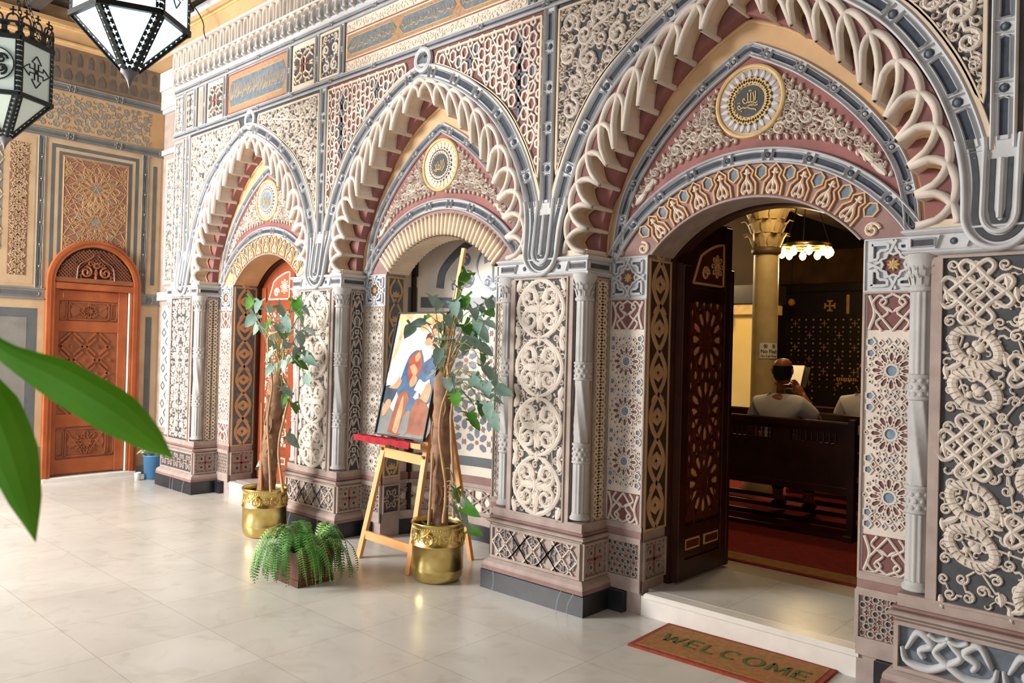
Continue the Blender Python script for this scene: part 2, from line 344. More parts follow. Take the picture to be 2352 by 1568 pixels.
# ---- floor
def floor_mat():
    m = mat('pale_floor_marble', (0.84, 0.83, 0.80), col2=(0.79, 0.775, 0.745), scale=2.2, rough=0.25, bump=0.0, spec=0.45)
    nt = m.node_tree; N = nt.nodes; L = nt.links; b = N['Principled BSDF']
    src = b.inputs['Base Color'].links[0].from_socket
    tc = N.new('ShaderNodeTexCoord'); br = N.new('ShaderNodeTexBrick'); br.offset = 0.0
    br.inputs['Scale'].default_value = 1.0; br.inputs['Brick Width'].default_value = 0.58; br.inputs['Row Height'].default_value = 0.58
    br.inputs['Mortar Size'].default_value = 0.0022; br.inputs['Mortar Smooth'].default_value = 0.6
    br.inputs['Color1'].default_value = (1, 1, 1, 1); br.inputs['Color2'].default_value = (0.93, 0.93, 0.93, 1); br.inputs['Mortar'].default_value = (0.62, 0.6, 0.57, 1)
    mp = N.new('ShaderNodeMapping'); mp.inputs['Location'].default_value = (0.12, 0.2, 0)
    L.new(tc.outputs['Object'], mp.inputs['Vector']); L.new(mp.outputs['Vector'], br.inputs['Vector'])
    mx = N.new('ShaderNodeMix'); mx.data_type = 'RGBA'; mx.blend_type = 'MULTIPLY'; mx.inputs[0].default_value = 1.0
    L.new(src, mx.inputs[6]); L.new(br.outputs['Color'], mx.inputs[7])
    vo = N.new('ShaderNodeTexNoise'); vo.inputs['Scale'].default_value = 5; vo.inputs['Detail'].default_value = 12; vo.inputs['Distortion'].default_value = 1.2
    L.new(tc.outputs['Object'], vo.inputs['Vector'])
    r = N.new('ShaderNodeValToRGB'); r.color_ramp.elements[0].position = .26; r.color_ramp.elements[0].color = (.88, .865, .83, 1); r.color_ramp.elements[1].position = .47; r.color_ramp.elements[1].color = (1, 1, 1, 1)
    L.new(vo.outputs['Fac'], r.inputs['Fac'])
    m2 = N.new('ShaderNodeMix'); m2.data_type = 'RGBA'; m2.blend_type = 'MULTIPLY'; m2.inputs[0].default_value = 1.0
    L.new(mx.outputs[2], m2.inputs[6]); L.new(r.outputs['Color'], m2.inputs[7]); L.new(m2.outputs[2], b.inputs['Base Color'])
    return m
FLOOR = floor_mat()
b = MB(); b.box(face_z(0), XW-.3, 3.5, -6, 4.9, -.1, 0, FLOOR); tag(b.build('floor'), kind='structure')

# ---- big parents of the carved front
wall = empty('wall_right', (0, 0, 0), kind='structure')
NP = 61
def halfprof(pts):                                  # right half, springing -> apex ; returns full curve left->right
    q = crom(pts, NP); q[0] = pts[0]; q[-1] = pts[-1]; l = q.copy(); l[:, 0] *= -1
    return np.vstack([l, q[::-1][1:]])
OUT = halfprof([(1.25, 2.2), (1.235, 2.45), (1.17, 2.70), (1.05, 2.97), (.86, 3.24), (.58, 3.455), (.25, 3.635), (0, 3.71)])
OIN = halfprof([(1.125, 2.2), (1.11, 2.42), (1.055, 2.65), (.955, 2.88), (.765, 3.16), (.49, 3.41), (.2, 3.565), (0, 3.625)])
CUS = halfprof([(.935, 2.2), (.925, 2.35), (.89, 2.49), (.83, 2.63), (.77, 2.76), (.69, 2.885), (.48, 3.14), (.24, 3.34), (0, 3.47)])
LED = halfprof([(.935, 2.2), (.925, 2.35), (.875, 2.56), (.79, 2.77), (.72, 2.885), (.5, 3.13), (.24, 3.335), (0, 3.455)])
TGO = halfprof([(.90, 2.2), (.885, 2.35), (.835, 2.53), (.735, 2.72), (.57, 2.92), (.31, 3.14), (.15, 3.25), (0, 3.335)])
TGI = halfprof([(.815, 2.2), (.80, 2.40), (.735, 2.61), (.56, 2.85), (.33, 3.075), (.16, 3.18), (0, 3.262)])
def sh(P, c): q = P.copy(); q[:, 0] += c; return q
def to3(P, y): return np.stack([P[:, 0], np.full(len(P), y), P[:, 1]], 1)
def circ(R, n=61, half=None, zc=1.66):              # concentric door arcs, springing at 2.2
    a0 = math.asin((2.19-zc)/R); t = np.linspace(PI-a0, a0, n); return np.stack([R*np.cos(t), zc+R*np.sin(t)], 1)

def slot_band(path, base, width, per, start=0.5, rim=GREY, slot=NAVY, h=0.022, extra_trim=False):
    """grey moulding with two rims, dark slots and little bossed squares between them"""
    b = MB(); F, L = pathmap(path, base); W = width/2; n = max(2, int(round(L/per))); per = L/n
    k = max(8, int(L/.03)); uu = np.linspace(0, L, k)
    b.add(np.concatenate([F(uu, np.full(k, -W), np.zeros(k)), F(uu, np.full(k, W), np.zeros(k))]), [[i, i+1, k+i+1, k+i] for i in range(k-1)], rim)
    for v in (-W*.86, W*.86): b.stroke(F, np.stack([uu, np.full(k, v)], 1), W*.16, h, rim, 0, k=5)
    for i in range(n):
        a = i*per; sq = width*.62; s0 = a+sq*.62; s1 = a+per-sq*.62; hw = W*.40
        if s1 > s0+.02:
            q = resamp([(s0, -hw), (s1, -hw)], step=.03); m_ = len(q)
            pp = np.vstack([q, [(x, hw) for x, y in q[::-1]]])
            X = F(pp[:, 0], pp[:, 1], np.full(len(pp), .002)); b.add(X, [[j, j+1, 2*m_-2-j, 2*m_-1-j] for j in range(m_-1)], slot)
            b.stroke(F, np.vstack([resamp(pp, step=.03)]), W*.09, h*.75, rim, 0, True, k=3)
        if i > 0:
            c = (a, 0); b.stroke(F, [(a-sq*.5, -W*.8), (a-sq*.32, W*.8)], W*.1, h*.8, rim, 0, k=3); b.stroke(F, [(a+sq*.5, W*.8), (a+sq*.32, -W*.8)], W*.1, h*.8, rim, 0, k=3)
            b.disc(F, c, W*.42, 0, .0015, slot, 8); b.dome(F, c, W*.26, h*.8, SLOT if W > .04 else GREY, 8)
    return b

def scallops(c, nsc=22):
    b = MB(); n = nsc; N3 = len(CUS); t = np.linspace(0, 1, N3)
    def P(s_, r):                                   # s_ along the arch 0..1, r from cusp line (0) to outer band (1)
        s_ = np.clip(s_, 0, 1); return np.stack([c+np.interp(s_, tt, CUS[:, 0])*(1-r)+np.interp(s_, tt, OIN[:, 0])*r, np.interp(s_, tt, CUS[:, 1])*(1-r)+np.interp(s_, tt, OIN[:, 1])*r], -1)
    L = np.concatenate([[0], np.cumsum(np.linalg.norm(np.diff(CUS*.5+OIN*.5, axis=0), axis=1))]); tt = L/L[-1]
    yf = YF-.005; yb = YR-.004; ym = 4.0
    m = 11; q = np.linspace(0, 1, m)
    for i in range(n):
        s0 = i/n; s1 = (i+1)/n; r = .86*np.sqrt(np.maximum(1-(1-np.minimum(q, 1-q))**2, 0))
        A = P(s0+(s1-s0)*q, r); A3f = to3(A, yf); A3b = to3(P(s0+(s1-s0)*q, r*.93), ym)
        b.strip(A3f, A3b, WARM, True)
        Ab = P(s0+(s1-s0)*q, r*.93); base = P(s0+(s1-s0)*q, r*0)
        b.strip(to3(Ab, ym), to3(base, ym), RED)                          # red back of each scoop
        b.strip(to3(Ab, ym-.02), to3(P(s0+(s1-s0)*q, np.maximum(r*.93-.10, 0)), ym-.012), OCH)
        O = P(s0+(s1-s0)*q, np.ones(m)); b.strip(A3f, to3(O, yf), DRED)
        # intrados of the cusps, back to the ledge
        b.strip(to3(P(s0+(s1-s0)*q, r*0), ym), to3(P(s0+(s1-s0)*q, r*0), yb), RED)
    Ff = face_y(yf)
    for i in range(-1, n):                          # intersecting rope mouldings, each spanning two scoops
        qq = np.linspace(0, 1, 19); s_ = (i+2*qq)/n; k = (s_ >= 0) & (s_ <= 1); r = .88*np.sqrt(np.maximum(1-(2*qq-1)**2, 0))+.02
        pts = P(s_[k], r[k])
        if len(pts) > 3: b.stroke(Ff, pts, (.0185+.003*np.sin(qq[k]*PI)), .032, CREAM, -.006, k=7, smooth=True)
    for i in range(n+1):                            # rib behind each cusp
        p = P(np.array([i/n]), np.array([.02]))[0]; p2 = P(np.array([i/n]), np.array([.30]))[0]
        u = (p2-p)/np.linalg.norm(p2-p); nn = np.array([-u[1], u[0]])*.016
        pr = [p+nn*.9, p+nn*.5-u*.012, p-nn*.5-u*.012, p-nn*.9]
        pr2 = [p2+nn, p+nn*.9]; seq = [p2+nn*.6, p+nn*.9, p+nn*.4-u*.014, p-nn*.4-u*.014, p-nn*.9, p2-nn*.6]
        b.strip(to3(np.array(seq), yf-.01), to3(np.array(seq), 4.06), CREAM)
    return b

def arch(k):
    c = CX[k]; g = empty('pointed_arch', (c, YF, 2.2), wall)
    slot_band(sh((OUT+OIN)/2, c), face_y(YF-.004), .115, .27).build('outer_moulding', g)
    b = MB()                                        # thin cream border outside the moulding
    F, L = pathmap(sh(OUT, c), face_y(YF)); uu = np.linspace(0, L, 90)
    b.stroke(F, np.stack([uu, np.full(90, .006)], 1), .014, .016, WARM, 0, k=4); b.build('outer_fillet', g)
    scallops(c).build('scalloped_band', g)
    b = MB(); b.strip(to3(sh(LED, c), YR-.006), to3(sh(TGO, c), YR-.001), OCH, True)
    F, L = pathmap(sh(LED, c), face_y(YR-.004)); uu = np.linspace(0, L, 90); b.stroke(F, np.stack([uu, np.zeros(90)], 1), .014, .016, OCH, 0, k=5)
    b.build('ochre_ledge', g)
    slot_band(sh((TGO+TGI)/2, c), face_y(YR), .078, .235).build('inner_moulding', g)
    # tympanum
    b = MB(); F = face_y(YR+.004); top = sh(TGO, c); bot = sh(circ(1.0, len(top)), c); bot = np.stack([top[:, 0], np.interp(top[:, 0], bot[:, 0], bot[:, 1])], 1)
    b.strip(to3(top, YR+.004), to3(bot, YR+.004), RED); tym = b.build('tympanum', g)
    ao = -1 if k == 1 else 1
    slot_band(sh(circ(1.035), c), face_y(YR-.004), .085, .235).build('door_arch_moulding', g)
    # carved relief in the tympanum
    b = MB(); F = face_y(YR+.002); up = crom([(.755, 2.50), (.66, 2.66), (.47, 2.85), (.28, 3.04), (.13, 3.14), (0, 3.2)], 14); lo = crom([(0, 2.80), (.12, 2.79), (.35, 2.755), (.52, 2.695), (.66, 2.58), (.755, 2.50)], 14)
    reg = np.vstack([up, lo]); reg2 = reg.copy(); reg2[:, 0] += c
    ang = np.linspace(-PI/2, PI/2, 12)
    right = np.vstack([up[:-3], [(.17+.0, 3.12)], [(.205*math.cos(a), 3.0+.205*math.sin(a)) for a in np.linspace(.7, -1.25, 10)], lo[2:]]); right[:, 0] += c
    arabesque(b, F, right, CREAM, .044, .008, .022, seed=11+k, mirror=c, gap=-.004); arabesque(b, F, right, CREAM, .022, .008, .015, seed=71+k, mirror=c, gap=.002)
    for s_ in (1, -1):
        for j in range(15):                          # leaf tips breaking the outline
            for q_, an in ((resamp(up[:11], 16)[j], .9), (resamp(lo[2:], 16)[j], -1.6)): petal(b, F, (c+s_*(q_[0]-.012), q_[1]-(.012 if an > 0 else -.012)), PI/2-s_*(PI/2-an), .034, .010, .018, CREAM, .7*s_)
        for (cx_, cz_, r_) in ((.72, 2.53, .03), (.66, 2.60, .035)): petal(b, F, (c+s_*(cx_+.01), cz_-.03), (PI/2+.7*s_), .11, .02, .02, CREAM, 0.2*s_)
    b.build('arabesque_relief', tym)
    b = MB(); F = face_y(YR-.014); mc = (c+.008, 3.0)
    b.disc(F, mc, .205, -.02, 0, WARM, 40); b.stroke(F, arc(mc, .193, 0, 360, 49)[:-1], .012, .012, GOLD, 0, True, k=5)
    b.disc(F, mc, .178, 0, .001, PINK if k != 1 else WARM, 40)
    for i in range(24): a = 2*PI*i/24; petal(b, F, (mc[0]+.125*math.cos(a), mc[1]+.125*math.sin(a)), a, .05, .013, .008, GREY if k != 1 else WARM)
    b.disc(F, mc, .136, 0, .0025, DARK, 36)
    for sg in (1, -1):
        t = np.linspace(0, 2*PI, 120, endpoint=False); rr = .112+.016*np.cos(12*t+(0 if sg == 1 else PI)); b.stroke(F, np.stack([mc[0]+rr*np.cos(t), mc[1]+rr*np.sin(t)], 1), .0055, .009, GOLD if k == 2 else CREAM, .002, True, k=4)
    b.disc(F, mc, .094, 0, .0035, GOLD, 36); b.disc(F, mc, .088, 0, .0045, DARK if k != 0 else BLUE, 36)
    if k == 2:                                      # the words carved in the roundel
        W_ = [[(.036, .050), (.038, .02), (.036, -.002)], [(.030, -.004), (.028, .018), (.022, .044)], [(.028, -.004), (.016, -.010), (.010, .0), (.010, .046)], [(.010, 0), (.0, -.008), (-.006, .0), (-.008, .046)], [(-.006, .0), (-.018, -.010), (-.032, -.004), (-.036, .012), (-.028, .018), (-.024, .006)], [(-.002, .052), (.006, .058), (.014, .052)],
              [(.050, -.012), (.040, -.018), (.030, -.014), (.026, -.024), (.036, -.030), (.052, -.028)], [(.030, -.028), (.008, -.024), (-.008, -.032), (.010, -.044), (.034, -.050), (.044, -.060)], [(-.008, -.032), (-.022, -.036), (-.036, -.030), (-.056, -.040), (-.066, -.026), (-.058, -.016), (-.050, -.028)], [(-.062, .0), (-.066, -.004)], [(-.052, .0), (-.056, -.004)], [(-.04, -.048), (-.046, -.052)]]
        for q in W_: qq = crom(q, 14) if len(q) > 2 else np.array(q); b.stroke(F, qq+np.array(mc), .0032, .005, GOLD, .0045, k=4)
    else:
        rg = random.Random(k)
        for i in range(7):
            x = -.055+.016*i; q = crom([(x, .045*rg.random()), (x+.012, -.01), (x+.02*rg.random(), -.035-.02*rg.random()), (x-.012, -.03)], 9); b.stroke(F, q+np.array(mc), .0028, .004, GOLD, .0045, k=4)
    b.build('inscribed_roundel', tym)
    # voussoirs round the opening
    b = MB(); F0 = face_y(YR); ins = circ(.815); outer = circ(.99)
    if k == 1:
        n = 33
        pa, LL = pathmap(sh(circ(.815), c), F0)
        b.strip(to3(sh(circ(.99), c), YR), to3(sh(circ(.83), c), YR), PSTR)
        for i in range(n):
            a = math.acos((.62/.815)); th = PI-a-0.02-(PI-2*a-.04)*(i+.5)/n; r0, r1 = .80, .965
            q = np.array([[c+r*math.cos(th), 1.66+r*math.sin(th)] for r in np.linspace(r0, r1, 6)])
            b.stroke(F0, q, [.0155, .0165, .0175, .018, .0165, .009], .03, OCH if 0 else WARM, -.002, k=7, smooth=True)
        for i in range(n):                          # their soffits run back into the niche
            th = PI-a-0.02-(PI-2*a-.04)*(i+.5)/n; d = (PI-2*a)/n*.5
            pr = [(c+.795*math.cos(th+e), 1.66+(.795-.012*math.cos(e/d*PI/2))*math.sin(th+e)) for e in np.linspace(-d, d, 4)]
            b.strip(to3(np.array(pr), YR-.01), to3(np.array(pr), YR+.20), WARM, True)
    else:
        b.strip(to3(sh(circ(.99), c), YR), to3(sh(circ(.815), c), YR), PSTR if k == 2 else OCH)
        n = 10; a = math.acos(.62/.815); span = PI-2*a
        for i in range(n+1):
            th = PI-a-span*(i)/n; U = np.array([math.cos(th), math.sin(th)]); T_ = np.array([-U[1], U[0]])*-1
            G = plane((c+.9*U[0], YR, 1.66+.9*U[1]), (T_[0], 0, T_[1]), (U[0], 0, U[1]), (0, -1, 0))
            if 0 < i < n:                            # lobed leaf figure in a faceted niche
                b.poly(G, [(-.035, -.085), (-.042, -.02), (-.018, .02), (-.03, .05), (0, .082), (.03, .05), (.018, .02), (.042, -.02), (.035, -.085)], 0, .0015, DRED)
                b.stroke(G, [(-.052, -.08), (-.052, -.015), (-.027, .02), (-.037, .052), (0, .09), (.037, .052), (.027, .02), (.052, -.015), (.052, -.08)], .0055, .014, OCH, 0, k=4)
                b.stroke(G, crom([(0, .068), (0, .04), (0, 0)], 7), [.006, .013, .012, .007, .006, .010, .016], .016, WARM, 0)
                for s_ in (1, -1): petal(b, G, (0, .042), PI/2-s_*1.5, .022, .007, .014, WARM); b.stroke(G, crom([(0, .01), (s_*.022, -.02), (s_*.030, -.055), (s_*.014, -.07), (s_*.010, -.05)], 9), .008, .015, WARM, 0)
                b.stroke(G, crom([(0, 0), (0, -.03), (0, -.06)], 5), [.008, .01, .006, .006, .009], .014, WARM, 0)
            else: scroll(b, G, (0, -.02), .045, 1.0, 1 if i else -1, WARM, .014)
            if i < n:
                th2 = PI-a-span*(i+.5)/n; U = np.array([math.cos(th2), math.sin(th2)]); T_ = np.array([U[1], -U[0]])
                G = plane((c+.945*U[0], YR, 1.66+.945*U[1]), (T_[0], 0, T_[1]), (U[0], 0, U[1]), (0, -1, 0)); hx = [(0, .035), (.024, .018), (.026, -.015), (0, -.038), (-.026, -.015), (-.024, .018)]
                b.hole(G, hx, BLUE, OCH, .005, .012); b.add(G(np.array([0, .024, .026, 0]), np.array([.035, .018, -.015, -.038]), np.array([.004, .002, .002, .008])), [[0, 1, 2, 3]], BLUE); b.add(G(np.array([0, -.024, -.026, 0]), np.array([.035, .018, -.015, -.038]), np.array([.004, .002, .002, .008])), [[0, 1, 2, 3]], SLOT)
        sw = OCH if k == 0 else PINK
        b.strip(to3(sh(circ(.815), c), YR), to3(sh(circ(.815), c), YR+.26), sw, True)
        F, L = pathmap(sh(circ(.812), c), face_y(YR)); uu = np.linspace(0, L, 40); b.stroke(F, np.stack([uu, np.zeros(40)], 1), .007, .012, PINK, 0, k=5)
    b.build('voussoir_ring', g)
    if k < 2:                                       # fluted boss over the apex
        b = MB(); F = face_y(YF-.004); kc = (c+.03, 3.745)
        b.stroke(F, arc(kc, .078, 0, 360, 25)[:-1], .022, .028, GREY, 0, True, k=5); b.disc(F, kc, .058, -.01, .001, DARK, 20)
        for i in range(9): a = PI*1.05+i*PI*.9/8; b.stroke(F, [(kc[0]+.02, kc[1]+.03), (kc[0]+.055*math.cos(a), kc[1]+.055*math.sin(a))], [.002, .008], .010, SLOT, 0, k=4)
        b.build('fluted_boss', g)
    return g
for k in range(3): arch(k)

# ---- spandrels (between the arches and under the frieze)
def spandrel_region(k, side):
    c = CX[k]; half = OUT[NP-1:] if side > 0 else OUT[:NP][::-1]; q = half[::3]; q = q*1.0
    out = q.copy(); nrm = np.gradient(out, axis=0); L = np.linalg.norm(nrm, axis=1, keepdims=True); nrm = nrm/L; n_ = np.stack([-nrm[:, 1], nrm[:, 0]], 1)*(1 if side > 0 else -1)
    out = out+n_*.018; out = out[out[:, 0]*side > .09]; out[:, 0] += c; e = c+side*(S/2-.075)
    out = out[(e-out[:, 0])*side > 0]; return np.vstack([out, [(e, out[-1][1]-.02)], [(e, TOPF-.045)], [(out[0][0], TOPF-.045)]])
for k in range(3):
    for side in (-1, 1):
        c = CX[k]; g = MB(); half = OUT[NP-1:] if side > 0 else OUT[:NP][::-1]
        P = half[half[:, 0]*side >= 0]; P = sh(P, c); Q = P.copy(); Q[:, 1] = TOPF
        g.strip(to3(P, YF), to3(Q, YF), DRED if k == 1 else DARK)
        reg = spandrel_region(k, side); F = face_y(YF)
        if k == 1:
            p = .118; x0 = c+side*.12; rr = .05
            # hexagon and star tracery with long blue crosses
            z = TOPF-.06; row = 0
            while z > 2.3:
                for i in range(-1, 12):
                    x = c+side*(.06+i*p*.5*2+(p*.5 if row % 2 else 0)); pt = np.array([[x, z]]); d = inside_dist(pt, reg)[0]
                    if d > .012:
                        if (i+row*2) % 4 == 0 and d > .07 and row % 2 == 0:
                            for (a1, b1) in (((0, -.075), (0, .075)), ((-.062, 0), (.062, 0))): g.stroke(F, [(x+a1[0], z+a1[1]), (x+b1[0], z+b1[1])], .0095, .009, SLOT, 0, k=4)
                        else:
                            R_ = min(rr*.62, max(d*.9, .016)); an = (row+i) % 3*PI/9; h6 = [(x+R_*.8*math.cos(an+PI/6+q*PI/3), z+R_*1.15*math.sin(an+PI/6+q*PI/3)) for q in range(6)]
                            g.hole(F, h6, RED if (row+i) % 5 else SLOT, CREAM, .0085, .013)
                z -= p*.46; row += 1
            for i in range(-9, 12):                 # straight tracery bars between the hexagons
                for sl in (1.73, -1.73):
                    xs = np.linspace(0, 1.6, 80); pts = np.stack([c+side*(i*.236)+side*xs*.5, 2.2+xs*abs(sl)*.5*1.0 if sl > 0 else 3.8-xs*abs(sl)*.5], 1); dd = inside_dist(pts, reg) > .005; run = pts[dd]
                    if len(run) > 2: g.stroke(F, [run[0], run[-1]], .005, .011, CREAM, 0, k=4)
        else: arabesque(g, F, reg, CREAM, .078 if k == 2 else .065, .0115 if k == 2 else .013, .018, seed=40+k*3+side, gap=-.003); arabesque(g, F, reg, CREAM, .034, .013, .012, seed=90+k*3+side, gap=.004)
        rg = np.vstack([reg, reg[:1]]); g.stroke(F, resamp(rg, step=.05), .009, .016, WARM, 0, True, k=4)
        if reg[-1][0]*side > 99: pass
        g.build('spandrel_panel', wall)
b = MB(); b.box(IDEN, PX[3], 2.5, YF, YF+.2, 2.18, TOPF, DARK); b.box(IDEN, PX[3]+.1, 2.5, YF-.012, YF+.01, 2.18, 2.25, GREY); b.box(IDEN, PX[3]+.1, 2.5, YF-.008, YF+.01, 2.25, 2.31, SLOT)
F = face_y(YF-.001); frame(b, F, PX[3]+.075, PX[3]+1.4, 2.31, TOPF-.03, .03, .018, OCH); arabesque(b, F, [(PX[3]+.10, 2.34), (PX[3]+.6, 2.34), (PX[3]+.6, TOPF-.06), (PX[3]+.10, TOPF-.06)], WARM, .07, .014, .016, seed=77); b.build('end_panel', wall)
def vband(x, z0, z1, w_, name='pier_moulding', parent=None):
    slot_band([(x, z0), (x, (z0+z1)/2), (x, z1)], face_y(YF-.004), w_, .27).build(name, parent or wall)
for k in range(4): vband(PX[k], 2.50, TOPF, .10)

# ---- piers
def ornament_face(b, F, u0, u1, v0, v1, kind, ground=DARK):
    w_ = u1-u0; h_ = v1-v0; cu = (u0+u1)/2
    b.rect(F, u0, u1, v0, v1, 0, ground)
    if kind in ('vine', 'knots'): arabesque(b, F, [(u0, v0), (u1, v0), (u1, v1), (u0, v1)], CREAM, .030, .011, .010, seed=int(abs(u0)*50), gap=.004)
    if kind == 'vine':                              # big ogee scrolls with leaves
        n = max(1, int(round(h_/(w_*.92)))); per = h_/n; t = np.linspace(0, 1, n*16+1); vv = v0+h_*t; ph = (vv-v0)/per*PI
        for s_ in (1, -1):
            x = cu+s_*w_*.44*np.abs(np.sin(ph))**.62*np.where(np.sin(ph*1) >= 0, 1, 1); b.stroke(F, np.stack([x, vv], 1), w_*.042, .016, CREAM, 0)
        for i in range(n):
            z = v0+per*(i+.5); R = w_*.19
            for s_ in (1, -1):
                for (dx, dz, hd) in ((.19, .19, 1), (.19, -.19, -1)): scroll(b, F, (cu+s_*w_*dx, z+dz*per), R*1.02, PI/2 if hd < 0 else -PI/2, s_*hd, CREAM, .017)
                for (dx, dz, an) in ((.30, 0, 0), (.06, .30, PI/2), (.06, -.30, -PI/2)): petal(b, F, (cu+s_*w_*.05, z+dz*.3*per), (an if s_ > 0 else PI-an) if dz == 0 else an-s_*.35, w_*.27, w_*.07, .017, CREAM)
                for dz in (.42, -.42): petal(b, F, (cu+s_*w_*.47, z+dz*per*.72), (PI/2 if dz > 0 else -PI/2)+s_*.5*(1 if dz > 0 else -1), w_*.22, w_*.06, .015, CREAM, s_*(.5 if dz < 0 else -.5))
            for q in range(8): petal(b, F, (cu, z), q*PI/4+PI/8, w_*.15, w_*.034, .018, CREAM)
            petal(b, F, (cu, v0+per*i-per*.1 if i else v0), PI/2, per*.2, w_*.05, .016, CREAM)
    elif kind == 'knots':
        w1 = .262; per = .668; z = v1-.14; row = 0; cols = int(w_/w1)
        for ci in range(cols):
            cx_ = u0+w1*.5+ci*w1
            zz = v1-.15-(per*.5 if ci % 2 else 0)+per
            while zz > v0-.2:
                if v0+.05 < zz < v1-.05: knot(b, F, (cx_, zz), min(w1*.5, zz-v0, v1-zz), CREAM, .016)
                for dz in (-.36, -.64):
                    c_ = (cx_, zz+dz*per); s_ = 1 if dz > -.5 else -1
                    if v0+.06 < c_[1] < v1-.06:
                        A = w1*.30; H_ = w1*.30; t = np.linspace(0, 2*PI, 20, endpoint=False); rot = .6*(1 if ci % 2 else -1)
                        X = A*1.25*np.sign(np.cos(t))*np.abs(np.cos(t))**1.25; Y = H_*.85*np.sin(t); pr = np.stack([c_[0]+X*math.cos(rot)-Y*math.sin(rot), c_[1]+X*math.sin(rot)+Y*math.cos(rot)], 1)
                        b.stroke(F, pr, w1*.085, .017, CREAM, 0, True)
                        for a in np.linspace(0, 2*PI, 22, endpoint=False):
                            px_, py_ = A*1.25*math.cos(a), H_*.85*math.sin(a); b.stroke(F, [(c_[0]+(px_*.82)*math.cos(rot)-(py_*.82)*math.sin(rot), c_[1]+px_*.82*math.sin(rot)+py_*.82*math.cos(rot)), (c_[0]+(px_*1.2)*math.cos(rot+.1)-(py_*1.2)*math.sin(rot+.1), c_[1]+px_*1.2*math.sin(rot+.1)+py_*1.2*math.cos(rot+.1))], .0035, .021, CREAM, 0, k=3)
                        for (q, r_) in ((0, .06), (1, .045), (2, .045)): b.dome(F, (c_[0]+w1*.08*math.cos(q*2.1+rot), c_[1]+w1*.07*math.sin(q*2.1)), w1*r_*1.5, .014, CREAM, 8)
                        for sx in (1, -1): petal(b, F, (c_[0]+sx*w1*.2, c_[1]-s_*w1*.25), PI/2*-s_+sx*.9, w1*.28, w1*.06, .016, CREAM, sx*.6)
                zz -= per
            for zk in np.arange(v0+.03, v1, per/2):
                for sx in (1, -1): petal(b, F, (cx_+sx*w1*.44, zk), PI/2*(1 if sx > 0 else -1), .06, .014, .015, CREAM, .4)
    elif kind == 'rosettes':
        RR = w_*.43; zt = .27*w_+.14; zz = [v0+h_*q for q in (.275, .5, .725)]
        b.rect(F, u0, u1, v0, v1, .0005, CREAM)
        for z in zz:
            rosette12(b, F, (cu, z), RR*.84, CREAM, .008, BLUE, DRED)
            for q in range(24): a_ = q*PI/12; r_ = RR*(.93 if q % 2 else 1.03); b.hole(F, [(cu+r_*math.cos(a_)+.0065*math.cos(e*PI/2+a_), z+r_*math.sin(a_)+.0065*math.sin(e*PI/2+a_)) for e in range(4)], DRED if q % 2 else DARK, CREAM, .003, .006) if abs(r_*math.cos(a_)) < w_*.47 else None
        for z in [(zz[0]+zz[1])/2, (zz[1]+zz[2])/2, zz[0]-RR, zz[2]+RR]:
            for s_ in (1, -1):
                for dz in (.028, -.028): b.hole(F, [(cu+s_*w_*.38+.017*math.cos(q*2*PI/5), z+dz+.017*math.sin(q*2*PI/5)) for q in range(5)], BLUE, CREAM, .005, .008)
                for (dx, dz) in ((.2, .022), (.2, -.022), (.08, .03), (.08, -.03), (.29, 0)): b.hole(F, [(cu+s_*w_*dx+.0085*math.cos(q*PI/2), z+dz+.011*math.sin(q*PI/2)) for q in range(4)], DRED if dx != .08 else BLUE, CREAM, .004, .007)
            b.hole(F, [(cu+.01*math.cos(q*PI/2), z+.01*math.sin(q*PI/2)) for q in range(4)], DRED, CREAM, .004, .007)
        for (a, e, sg) in ((v0, v0+h_*.135, -1), (v1-h_*.135, v1, 1)):
            b.rect(F, u0+.01, u1-.01, a+.006, e, .001, DRED); zc = (a+e)/2
            for s_ in (1, -1):
                b.stroke(F, crom([(cu, zc+sg*.09), (cu+s_*.06, zc+sg*.05), (cu+s_*.02, zc), (cu+s_*.075, zc-sg*.045), (cu+s_*.05, zc-sg*.09)], 16), .007, .012, CREAM, 0)
                b.stroke(F, crom([(cu, zc-sg*.09), (cu+s_*.055, zc-sg*.02), (cu+s_*.095, zc+sg*.04), (cu+s_*.06, zc+sg*.085), (cu+s_*.03, zc+sg*.055), (cu+s_*.05, zc+sg*.03)], 18), .007, .012, CREAM, 0)
                b.stroke(F, crom([(cu+s_*.11, zc-.085), (cu+s_*.085, zc), (cu+s_*.11, zc+.085)], 9), .009, .011, CREAM, 0)
                petal(b, F, (cu, zc), PI/2+s_*.9, .05, .009, .012, CREAM)
    elif kind == 'lace':                            # kaleidoscopic fine lattice
        b.rect(F, u0, u1, v0, v1, .0005, CREAM); per = w_*.62; n = max(1, int(h_/per)); per = h_/n
